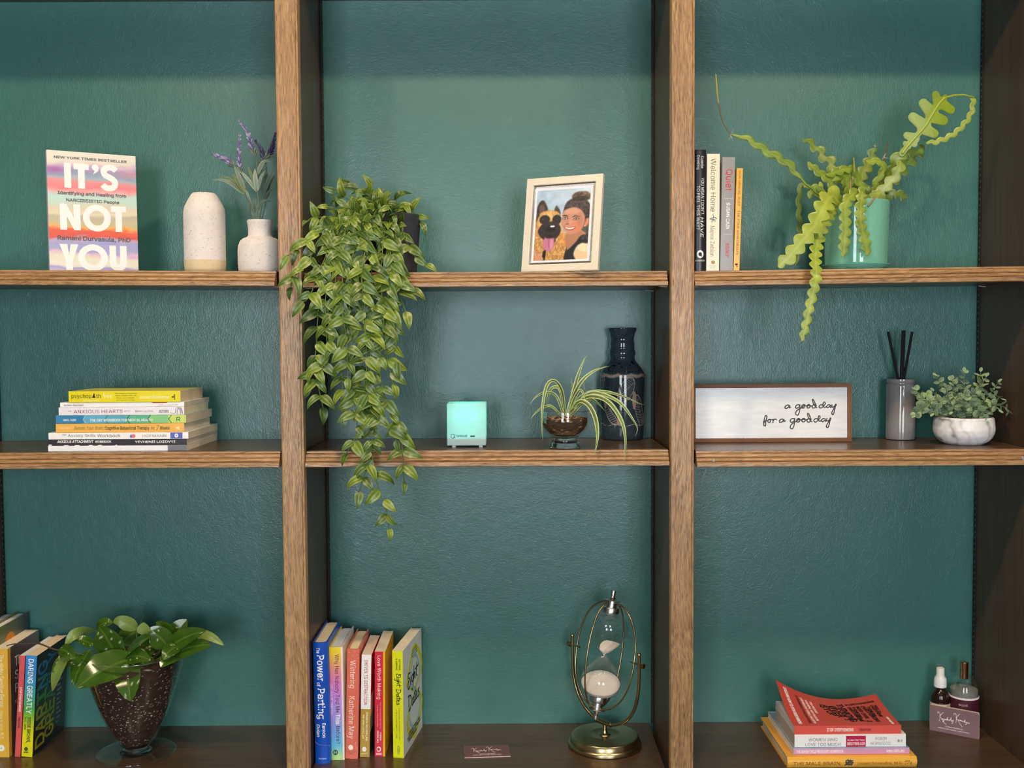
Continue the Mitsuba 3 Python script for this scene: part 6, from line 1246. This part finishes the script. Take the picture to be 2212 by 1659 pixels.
for i, (b, e, w, sag, under, face) in enumerate(HL_):
    b3, e3 = at(*b), at(*e); s = b[2] / F
    mid1, mid2 = b3 * 0.67 + e3 * 0.33 + np.array([0, -abs(sag) * 0.5, 0.5 * abs(sag) + 0.003]), b3 * 0.33 + e3 * 0.67 + np.array([0, -abs(sag) * 0.6, 0.6 * abs(sag) + 0.003])
    leafput(part(hoya, 'leaf'), blade([b3, mid1, mid2, e3], HY(w * s * 1.12), face=unit(face), k=20, m=7, fold=0.13), hoya_col(i * 3 + 1, under), 'm_waxy' if not under else 'm_leaf')
    root = URN + np.array([(b3[0] - URN[0]) * 0.45, (b3[1] - URN[1]) * 0.4, hu(1432)])
    put(part(hoya, 'stem'), tube(curve([root, (root + b3) / 2 + np.array([0, 0, 0.006]), b3, b3 * 0.9 + e3 * 0.1], 12), np.linspace(0.0016, 0.0010, 12), 6), (86, 104, 46), 'm_leaf', True)
put(part(hoya, 'dry_twig'), tube(curve([at(14, 1395, 2.02), at(30, 1391, 2.02), at(55, 1391, 2.02), at(80, 1390, 2.02), at(95, 1394, 2.02), at(112, 1401, 2.02), at(135, 1407, 2.03)], 30), np.linspace(0.0010, 0.0017, 30), 6), (84, 72, 62), 'm_matte', True)
put(part(hoya, 'dry_twig'), tube([at(82, 1389.5, 2.02), at(84, 1386, 2.02), at(88, 1391, 2.02), at(93, 1392, 2.02)], 0.0012, 5), (84, 72, 62), 'm_matte', True)
put(part(hoya, 'dry_twig'), tube(curve([at(302, 1350, 2.08), at(306, 1340, 2.08), at(311, 1331, 2.08)], 8), 0.0006, 5), (90, 92, 60), 'm_matte', True)

# --- the fishbone cactus
cactus = thing('fishbone_cactus', 'fishbone cactus with zigzag green stems arching out of the mint pot', 'plant')
def lobes(n, phase, lo, taper=0.12, sharp=1.0, t0=0.0, duty=1.0):
    def f(t):
        q = (t * n + phase) % 1.0
        z = math.sin(math.pi * min(q / duty, 1.0)) ** (1 / sharp)
        e = min(1, (t - t0) / 0.06 if t > t0 else 0, (1 - t) / taper if taper else 1)
        return (lo + (1 - lo) * z) * (0.25 + 0.75 * max(e, 0) ** 0.7)
    return f
def fish_col(dark, light, seed=1, base=None):
    def f(t, s, v):
        g = meshkit.fbm(v * 60, 3, seed)[:, None]; c = np.array([dark], float) * (1 - g) + np.array([light], float) * g
        rib = np.clip(1 - np.abs(s) / 0.16, 0, 1)[:, None] * 0.35; c = c * (1 - rib) + np.array([light], float) * rib * 1.08
        if base is not None: k = np.clip((base - t) / 0.12, 0, 1)[:, None]; c = c * (1 - k) + np.array([[176, 140, 106]]) * k
        return c
    return f
D_, L_ = (82, 108, 34), (152, 168, 62)
def fish(way, w, n, lo=0.3, dark=D_, light=L_, face=(0, -1, 0.1), wfun=None, thick=0.0011, base=None, sharp=1.05, taper=0.12, duty=1.0):
    pts = [at(*q) for q in way]; s = way[0][2] / F
    a, b = lobes(n, 0.0, lo, taper, sharp, 0.0, duty), lobes(n, 0.5, lo, taper, sharp, 0.0, duty)
    g = wfun or (lambda t: 1.0)
    mt = blade(pts, lambda t: a(t) * g(t) * w * s, lambda t: b(t) * g(t) * w * s, face=unit(face), k=max(int(n * 22), 40), m=4, fold=0.05, thick=thick)
    leafput(part(cactus, 'stem'), mt, fish_col(dark, light, len(scene), base))
P0 = (1850, 440, 2.085)
fish([(1830, 452, 2.06), (1774.5, 424.5, 2.03), (1731.5, 388, 2.02), (1698.4, 351.7, 2.02), (1652, 325, 2.02), (1612, 299, 2.02), (1581, 292, 2.02)], 11.5, 9, 0.35, (80, 108, 36), (150, 170, 70), wfun=lambda t: 0.28 + 0.72 * np.clip((t - 0.42) / 0.12, 0, 1) * (1 - 0.5 * np.clip((t - 0.75) / 0.25, 0, 1)), base=0.30, thick=0.0022)
fish([(1885, 450, 2.10), (1907, 405, 2.09), (1922, 371, 2.08), (1940, 342, 2.07), (1959, 319, 2.07)], 16, 4.5, 0.35, thick=0.0014)
# the broadest stem: rounded fingers on both sides of a stout midrib
qb = lambda x, y: (1640 + x / 4.608, 180 + y / 4.608)
def finger(a, b, r0, r1): return unary_union([Point(a).buffer(r0), Point(b).buffer(r1)]).convex_hull
RIB = [(1420, 700), (1480, 620), (1560, 530), (1650, 428), (1720, 315), (1790, 205), (1850, 140)]
_bl = unary_union([LineString(RIB).buffer(28), finger((1785, 210), (1756, 112), 54, 36), finger((1725, 305), (1634, 200), 66, 47), finger((1648, 428), (1530, 338), 66, 48), finger((1545, 548), (1470, 520), 52, 36), finger((1480, 625), (1452, 598), 34, 24),
                  finger((1805, 195), (1906, 262), 56, 43), finger((1715, 328), (1828, 368), 64, 50), finger((1630, 448), (1740, 500), 62, 44), finger((1520, 580), (1545, 606), 44, 30)])
_bl = _bl.buffer(7).buffer(-14).buffer(7).simplify(0.8)
_lay = []
for ins, th in ((0, 0.0005), (3, 0.0011), (8, 0.0016), (15, 0.0019)):
    g = _bl.buffer(-ins)
    for gg in getattr(g, 'geoms', [g]): 
        m = trimesh.creation.extrude_polygon(gg, 2 * th, engine='earcut'); m.apply_translation((0, 0, -th)); _lay.append(m)
m = cat(*_lay); v = m.vertices
w3 = np.array([at(*qb(x, y), 2.052 + 0.010 * (y / 700) + 0.006 * math.sin(x / 160)) for x, y in v[:, :2]]); w3[:, 1] -= v[:, 2]
put(part(cactus, 'stem'), trimesh.Trimesh(w3, m.faces[:, ::-1], process=False), lambda v, n: np.array([[136, 158, 42]]) * (0.86 + 0.28 * meshkit.fbm(v * 45, 3, 4)[:, None]), 'm_leaf', 40)
put(part(cactus, 'midrib'), tube(curve([at(*qb(x, y), 2.050 + 0.010 * (y / 700) + 0.006 * math.sin(x / 160)) for x, y in RIB], 30), np.linspace(0.0030, 0.0020, 30), 8), (164, 182, 70), 'm_leaf', True)
fish([(2030, 214, 2.05), (2055, 207, 2.05), (2080, 205, 2.05), (2105, 210, 2.05)], 7, 3.5, 0.4, (126, 146, 44), (176, 188, 84), face=(0, -0.5, 1))
fish([(2098, 208, 2.05), (2102, 222, 2.05), (2098, 243, 2.05), (2086, 264, 2.05), (2062, 288, 2.05), (2030, 304, 2.05), (2000, 309, 2.05)], 7.5, 7.5, 0.35, (120, 142, 52), (176, 188, 96))
fish([(1850, 445, 2.09), (1838, 408, 2.10), (1805, 366, 2.11), (1766, 323, 2.12), (1745, 306, 2.12), (1731, 299, 2.12)], 23, 6.5, 0.25, (78, 104, 28), (128, 150, 56), wfun=lambda t: 1 - 0.6 * t ** 1.6, sharp=2.2, duty=0.72)
fish([(1815, 448, 2.05), (1811, 432, 2.05), (1792, 393, 2.045), (1762, 367, 2.04), (1744, 351, 2.04)], 10, 6, 0.5, (88, 112, 30), (150, 168, 60))
fish([(1868, 445, 2.08), (1857, 397, 2.07), (1844, 369, 2.06), (1824, 366, 2.05), (1785, 380, 2.04)], 10, 7, 0.45, (96, 122, 34), (158, 176, 70))
fish([(1845, 440, 2.07), (1832, 405, 2.06), (1826, 382, 2.055), (1808, 376, 2.05), (1798, 392, 2.045)], 13, 5, 0.35, (90, 116, 32), (156, 174, 66))
fish([(1855, 448, 2.09), (1848, 420, 2.10), (1830, 396, 2.10), (1815, 384, 2.10)], 19, 3.5, 0.35, (62, 88, 26), (112, 134, 48))
fish([(1862, 448, 2.10), (1859, 388, 2.11), (1876, 353, 2.12), (1890, 318, 2.12)], 15, 6, 0.3, (84, 110, 38), (146, 164, 76))
fish([(1880, 448, 2.09), (1892, 397, 2.07), (1907, 368, 2.06), (1900, 350, 2.055), (1870, 349, 2.05)], 9, 6, 0.5, (100, 124, 34), (166, 182, 74))
fish([(1890, 450, 2.10), (1907, 408, 2.10), (1939, 375, 2.10), (1955, 358, 2.10), (1978, 332, 2.10), (1999, 317, 2.10)], 18, 6.5, 0.25, (74, 100, 28), (126, 150, 56), sharp=2.2, duty=0.72)
fish([(1888, 446, 2.06), (1905, 414, 2.05), (1928, 387, 2.045), (1941, 367, 2.04), (1945, 347, 2.04)], 14, 4.5, 0.4, (110, 132, 44), (172, 184, 92))
fish([(1895, 450, 2.07), (1909, 432, 2.06), (1929, 419, 2.05), (1945, 421, 2.05), (1960, 428, 2.05)], 12, 4.5, 0.4, (66, 92, 34), (116, 138, 62))
fish([(1845, 447, 2.05), (1860, 428, 2.04), (1876, 420, 2.03), (1904, 417, 2.03)], 11, 2.5, 0.6, (120, 140, 50), (172, 184, 84))
fish([(1815, 440, 2.03), (1796, 424, 2.01), (1778, 448, 1.985), (1758, 488, 1.978), (1732, 521, 1.976), (1705, 554, 1.976), (1681, 577, 1.978)], 24, 8.5, 0.42, (124, 146, 40), (184, 194, 84), wfun=lambda t: 1.05 - 0.35 * t, taper=0.08)
fish([(1806, 448, 2.03), (1790, 462, 2.015), (1776, 486, 2.0), (1768, 513, 1.99), (1761, 552, 1.965), (1763, 594, 1.935), (1757, 628, 1.93), (1748, 666, 1.93), (1741, 700, 1.93), (1732, 736, 1.93)], 18, 15.5, 0.42, (112, 136, 38), (174, 188, 80), wfun=lambda t: 1.05 - 0.55 * t, taper=0.04)
fish([(1858, 446, 2.03), (1850, 418, 2.015), (1834, 428, 2.005), (1825, 450, 2.0), (1826, 494, 2.0), (1821, 555, 2.0)], 13.5, 9, 0.45, (104, 128, 36), (166, 182, 74))
fish([(1872, 446, 2.03), (1864, 415, 2.015), (1860, 432, 2.005), (1859, 478, 2.0), (1870, 527, 2.0), (1875, 553, 2.0)], 13, 10, 0.45, (98, 122, 36), (160, 176, 74))
fish([(1790, 446, 2.10), (1752, 408, 2.12), (1731, 401, 2.13), (1725, 438, 2.13), (1727, 487, 2.13), (1728, 540, 2.13), (1717, 577, 2.13)], 7, 9, 0.4, (78, 104, 40), (130, 152, 70))
fish([(1800, 446, 2.06), (1780, 420, 2.05), (1770, 393, 2.045)], 7, 2, 0.5, (110, 132, 48), (166, 180, 84)); fish([(1775, 410, 2.045), (1760, 405, 2.04), (1747, 429, 2.04)], 8, 2.5, 0.5, (100, 126, 44), (150, 170, 76))
for a, b, c in (((1846, 372, 2.05), (1844, 340, 2.05), (146, 150, 62)), ((1837, 446, 2.03), (1837, 387, 2.03), (168, 132, 100)), ((1905, 400, 2.07), (1910, 345, 2.07), (110, 104, 70)), ((1910, 345, 2.07), (1919, 306, 2.07), (92, 76, 62)), ((1875, 446, 2.02), (1892, 424, 2.02), (160, 120, 86))):
    put(part(cactus, 'old_stem'), tube([at(*a), (at(*a) + at(*b)) / 2, at(*b)], [0.0019, 0.0018, 0.0012], 8), c, 'm_leaf', True)
put(part(cactus, 'air_shoot'), tube(curve([at(1579, 292, 2.02), at(1561, 262, 2.02), at(1551, 216, 2.02), at(1548, 185, 2.02), at(1546, 160, 2.02)], 24), np.interp(np.linspace(0, 1, 24), [0, 0.6, 0.85, 1], [0.0010, 0.0014, 0.0021, 0.0012]), 8), lambda v, n: np.where(v[:, 2:3] > at(1550, 225, 2.02)[2], np.array([[164, 158, 84]]), np.array([[116, 92, 66]])), 'm_leaf', True)
hr = random.Random(4); hairs = []
for c_, r_h, nn in ((at(1579, 292, 2.018), 0.016, 7), (at(1910, 339, 2.065), 0.010, 16), (at(1890, 317, 2.115), 0.008, 8), (at(1999, 316, 2.095), 0.007, 6), (at(1733, 735, 1.928), 0.007, 6), (at(1874, 410, 2.02), 0.011, 40), (at(2099, 236, 2.045), 0.007, 10)):
    for _ in range(nn):
        d = unit([hr.gauss(0, 1), hr.gauss(0, 0.6), hr.gauss(0, 1)]); hairs.append(tube([c_, c_ + d * r_h * hr.uniform(0.4, 1)], [0.0003, 0.00015], 4))
put(part(cactus, 'spines'), cat(*hairs), (212, 200, 176), 'm_matte', False, kind='stuff')
put(part(cactus, 'bud'), trimesh.creation.icosphere(3, 0.0085).apply_translation(at(1874, 410, 2.02)), lambda v, n: np.array([[104, 124, 56]]) * (0.8 + 0.4 * meshkit.noise(v * 500, 2)[:, None]), 'm_leaf', True)

# --- the spider plant
spider = thing('spider_plant', 'spider plant with long arching striped leaves in the clear footed bowl', 'plant')
q = lambda x, y: (900 + x / 3.814, 680 + y / 3.814)
SPL = [([(1230, 800), (1280, 680), (1330, 500), (1385, 360), (1410, 340)], 0.012, 4.2), ([(1240, 800), (1330, 590), (1450, 470), (1590, 420)], -0.004, 4.2), ([(1225, 800), (1200, 640), (1140, 545), (1080, 570), (1045, 700), (1030, 900), (1040, 1040)], -0.042, 3.6),
       ([(1220, 790), (1190, 640), (1150, 595), (1100, 620), (1075, 720), (1090, 760)], 0.01, 4.0), ([(1215, 785), (1150, 670), (1060, 640), (980, 680), (930, 740)], -0.01, 3.2), ([(1200, 800), (1110, 755), (1030, 770), (970, 820), (940, 860)], -0.03, 2.8), ([(1250, 790), (1300, 690), (1350, 620), (1380, 680), (1380, 730)], -0.025, 3.4),
       ([(1250, 790), (1330, 720), (1410, 740), (1470, 850), (1490, 1000), (1465, 1160)], -0.066, 5.4), ([(1255, 780), (1380, 690), (1500, 680), (1600, 740), (1690, 880), (1720, 1040), (1712, 1210)], -0.066, 5.0), ([(1250, 770), (1400, 660), (1530, 655), (1680, 730), (1780, 860), (1820, 940), (1800, 1000)], -0.02, 4.2),
       ([(1250, 770), (1320, 710), (1420, 640), (1560, 635), (1720, 680), (1830, 730), (1875, 742)], 0.02, 3.6), ([(1260, 780), (1400, 700), (1480, 720), (1550, 790)], 0.01, 3.6), ([(1245, 790), (1310, 640), (1350, 525), (1375, 570), (1385, 640)], 0.02, 3.6), ([(1235, 790), (1280, 650), (1275, 520)], 0.025, 2.6), ([(1235, 795), (1310, 760), (1370, 720), (1440, 700)], -0.03, 3.2)]
for i, (pp, dy, w) in enumerate(SPL):
    n_ = len(pp); pts = [at(*q(x, y), BOWL[1] - 0.004 + dy * (j / (n_ - 1)) ** 0.7 + (0 if n_ > 4 else 0)) for j, (x, y) in enumerate(pp)]
    pts[0] = BOWL + np.array([(pts[0][0] - BOWL[0]) * 0.8, 0.004 * math.sin(i), hb(905) + 0.003])
    sc = BOWL[1] / F
    wf = lambda t, w=w: w * sc * (0.45 + 0.55 * math.sin(math.pi * min(1, t * 0.9 + 0.08))) * (1 - t ** 5) + 0.0001
    def scol(t, s, v, i=i):
        e = np.clip((np.abs(s) - 0.42) / 0.22, 0, 1)[:, None]; g = (0.9 + 0.2 * np.sin(t * 9 + i))[:, None]
        c = np.array([[104, 134, 62]]) * g * (1 - e) + np.array([[196, 206, 148]]) * e
        return np.where((np.abs(s) < 0.08)[:, None], c * 0.85, c)
    leafput(part(spider, 'leaf'), blade(pts, wf, face=unit((0.1 * math.sin(i * 2), -1, 0.55)), k=34, m=4, fold=0.28), scol, label=None)

# --- the eucalyptus
euca = thing('eucalyptus_bunch', 'artificial eucalyptus bunch with small round grey green leaves in the marbled pot', 'plant')
er = random.Random(21)
def euca_leaf(c0, c1):
    w = lambda t: 0.46 * np.clip(math.sin(math.pi * np.clip(t, 0, 1) ** 0.9), 0, 1) ** 0.6
    m, ts = blade([(0, 0, 0), (0, 0.35, 0.02), (0, 0.7, 0.0), (0, 1, -0.06)], w, face=(0, 0, 1), k=9, m=4, fold=-0.12)
    e = np.clip((np.abs(ts[:, 1]) - 0.6) / 0.4, 0, 1)[:, None]; g = meshkit.noise(m.vertices * 7, 2)[:, None]
    c = (np.array([c0]) * (1 - g) + np.array([c1]) * g); c = c * (1 - 0.45 * e) + 0.45 * e * np.array([[196, 210, 180]])
    rib = np.clip(1 - np.abs(ts[:, 1]) / 0.1, 0, 1)[:, None] * 0.4; c = c * (1 - rib) + rib * np.array([[176, 196, 160]])
    return mikit.ply(m, 'm_paper', smooth=True, color=lin(np.clip(c, 0, 255)))
EUL = [euca_leaf(a, b) for a, b in (((96, 122, 92), (140, 164, 128)), ((116, 144, 104), (168, 190, 142)), ((74, 98, 80), (112, 138, 112)), ((132, 160, 104), (180, 200, 140)))]
qe = lambda x, y: (1480 + x / 3.022, 680 + y / 3.022)
TIPS = [(1505, 492, 0.0), (1500, 655, -0.03), (1535, 560, 0.01), (1640, 405, 0.01), (1748, 420, -0.01), (1822, 372, 0.0), (1930, 372, 0.01), (1965, 405, -0.01), (2045, 442, 0.0), (2065, 545, -0.01), (2160, 665, -0.02), (2050, 620, -0.04), (1700, 470, -0.04), (1850, 610, -0.06), (1965, 690, -0.05), (1900, 490, -0.04), (1830, 520, -0.05), (1620, 640, -0.03), (1560, 610, -0.02), (1740, 630, -0.05), (1700, 560, -0.055), (1960, 560, -0.045), (1780, 430, 0.04), (1880, 420, 0.045), (1690, 500, 0.03), (2000, 500, 0.03), (1620, 500, -0.01)]
ne = 0
for i, (x, y, dy) in enumerate(TIPS):
    tip = at(*qe(x, y), EUC[1] + dy); root = EUC + np.array([er.uniform(-0.02, 0.02), er.uniform(-0.015, 0.02), -0.004])
    bend = np.array([(tip[0] - root[0]) * 0.15, 0, 0.028 if tip[2] - root[2] < 0.05 else 0.006])
    p = curve([root, root * 0.5 + tip * 0.5 + bend, tip], 24)
    put(part(euca, 'stem'), tube(p, np.linspace(0.0011, 0.0005, 24), 5), (112, 128, 92), 'm_leaf', True)
    d = np.concatenate([[0], np.cumsum(np.linalg.norm(np.diff(p, axis=0), axis=1))]); s = d[-1] * 0.26; ph = er.uniform(0, 3)
    while s < d[-1]:
        o = np.array([np.interp(s, d, p[:, k_]) for k_ in range(3)]); j = min(np.searchsorted(d, s), 23); t = unit(p[j] - p[j - 1])
        u = unit(np.cross(t, [0.2, 1, 0.1])); v_ = np.cross(t, u); ph += 1.4
        f = s / d[-1]; L = 0.0200 * (1.05 - 0.45 * f) * er.uniform(0.85, 1.15)
        for a in (0, math.pi):
            dv = unit((u * math.cos(ph + a) + v_ * math.sin(ph + a)) + t * 0.55)
            nrm = unit(t * 0.9 + np.array([er.uniform(-.3, .3), -0.8, 0.3])); nrm = unit(nrm - dv * (nrm @ dv))
            M = frame(o, np.cross(dv, nrm) * L, dv * L, nrm * L)
            if o[2] + L > EUC[2] and ne < 300 and np.all(o + dv * L < [XR - 0.001, YB - 0.002, 9]): share(part(euca, 'leaf'), EUL[er.choices(range(4), (4, 3, 2.2, 2))[0]], M); ne += 1
        s += 0.0100 * er.uniform(0.8, 1.2)
    M = frame(tip, np.array([0.008, 0, 0]), unit(p[-1] - p[-3]) * 0.010, np.array([0, -0.008, 0])); share(part(euca, 'leaf'), EUL[1], M)

# --- the lavender, sprig by sprig
ql = lambda x, y: (440 + x / 6.911, 250 + y / 6.911)
LV = lambda x, y, dy=0.0: at(*ql(x, y), 2.09 + dy)
lr = random.Random(8)
def spike(a, b, pale, dark, n=12):
    """Whorls of small calyces along the way from a to b, fewer and smaller towards the tip."""
    p = curve(a, 40) if len(a) > 2 else np.linspace(a[0], a[1], 40); ms, cs = [], []
    for i in range(n):
        f = i / (n - 1); o = p[int(f * 39)]; t = unit(p[min(int(f * 39) + 2, 39)] - p[max(int(f * 39) - 2, 0)])
        u = unit(np.cross(t, [0, 1, 0.2])); v_ = np.cross(t, u)
        for j in range(6):
            an = j * math.pi / 3 + i * 0.7; d = unit((u * math.cos(an) + v_ * math.sin(an)) * (0.75 - 0.3 * f) + t * 0.95); L = 0.0122 * (1 - 0.5 * f)
            m = tube([o, o + d * L * 0.45, o + d * L * 0.85, o + d * L], [0.0007, 0.0017 * (1 - 0.35 * f), 0.0014 * (1 - 0.35 * f), 0.0005], 6); ms.append(m)
            c = (np.array(pale) if lr.random() < 0.5 else np.array(dark)) * lr.uniform(0.85, 1.12)
            if f < 0.15: c = np.array([128, 146, 130]) * lr.uniform(0.85, 1.1)
            cs.append(np.tile(c, (len(m.vertices), 1)))
    return cat(*ms), np.vstack(cs)
def sprig(label, stem, flower, leaves, pale=(186, 180, 212), dark=(130, 116, 168), tone=(104, 122, 104)):
    k = thing('lavender_sprig', label, 'lavender', 'lavender sprigs')
    pts = [np.array([VASE2[0] + lr.uniform(-0.012, 0.012), VASE2[1] + lr.uniform(-0.01, 0.01), VASE2[2] - 0.03])] + [LV(*s_) for s_ in stem]
    put(part(k, 'stem'), tube(curve(pts, 30), np.linspace(0.0014, 0.0009, 30), 6), (110, 124, 98), 'm_leaf', True)
    if flower:
        m, c = spike([LV(*s_) for s_ in flower], None, pale, dark); put(part(k, 'flower_spike'), m, lambda v, n: c, 'm_matte', True)
    for b, e, w, g in leaves:
        b3, e3 = LV(*b), LV(*e); mid = (b3 + e3) / 2 + np.array([0, -0.006, 0.010 if abs(e3[0] - b3[0]) > abs(e3[2] - b3[2]) else 0.004]); s = 2.09 / F / 6.911
        wf = lambda t, w=w: w * s * math.sin(math.pi * np.clip(0.06 + 0.94 * t, 0, 1) ** 0.8) ** 0.9 + 0.00008
        leafput(part(k, 'leaf'), blade([b3, mid, e3], wf, face=unit((0.1, -1, 0.35)), k=16, m=3, fold=0.22), lambda t, s_, v, g=g: np.array([g], float) * (0.86 + 0.25 * np.abs(s_))[:, None] * (1 + 0.12 * np.sin(s_ * 9)[:, None]), 'm_paper')
GA, GB, GC, GD = (128, 146, 128), (112, 128, 88), (92, 112, 100), (150, 166, 148)
sprig('lavender sprig leaning far left out of the squat white vase', [(735, 1500), (690, 1350), (620, 1180), (520, 900), (450, 770)], [(450, 770), (380, 690), (280, 630), (155, 580)], [((600, 1170), (110, 955), 26, GA), ((600, 1150), (205, 905), 24, GB), ((610, 1140), (410, 860), 34, GB), ((615, 1120), (452, 745), 34, GA), ((700, 1470), (670, 1280), 18, GC)])
sprig('upright pale violet lavender sprig left of the tallest one', [(750, 1500), (700, 1320), (640, 1130), (590, 1030), (560, 850)], [(560, 880), (528, 660), (528, 480), (540, 325)], [((790, 1130), (505, 790), 26, GD), ((620, 1100), (720, 1330), 16, GA), ((770, 1450), (762, 1220), 26, GC), ((640, 1120), (680, 900), 20, GC)], pale=(196, 194, 222))
sprig('tallest lavender sprig bending left at its tip', [(790, 1500), (820, 1300), (800, 1120), (800, 850), (780, 640)], [(775, 600), (710, 440), (660, 270), (545, 100)], [((795, 1125), (765, 785), 36, GD), ((805, 1120), (930, 800), 24, GA), ((800, 1130), (650, 740), 24, GB), ((800, 1420), (1025, 1285), 22, GC), ((800, 870), (1010, 680), 34, GA)])
sprig('dark lavender sprig behind the tallest one', [(840, 1500, 0.02), (870, 1300, 0.03), (910, 1100, 0.03), (920, 800, 0.03)], [(915, 720, 0.03), (880, 560, 0.03), (830, 450, 0.03), (790, 395, 0.03)], [((915, 1130, 0.02), (955, 800, 0.02), 40, GC), ((920, 1120, 0.01), (1085, 765, 0.0), 28, GC), ((860, 830, 0.02), (830, 690, 0.02), 26, GC)], pale=(120, 124, 140), dark=(88, 84, 118))
sprig('darkest lavender sprig at the right, against the upright', [(880, 1500, 0.03), (930, 1250, 0.03), (950, 1000, 0.03), (930, 700, 0.03)], [(925, 640, 0.03), (985, 560, 0.03), (1030, 450, 0.03), (1065, 290, 0.03)], [((930, 1180, 0.03), (1085, 880, 0.02), 26, GC), ((925, 1250, 0.03), (1080, 1060, 0.02), 24, GC), ((900, 1300, 0.03), (1030, 1100, 0.02), 22, GC)], pale=(92, 86, 124), dark=(70, 60, 100))
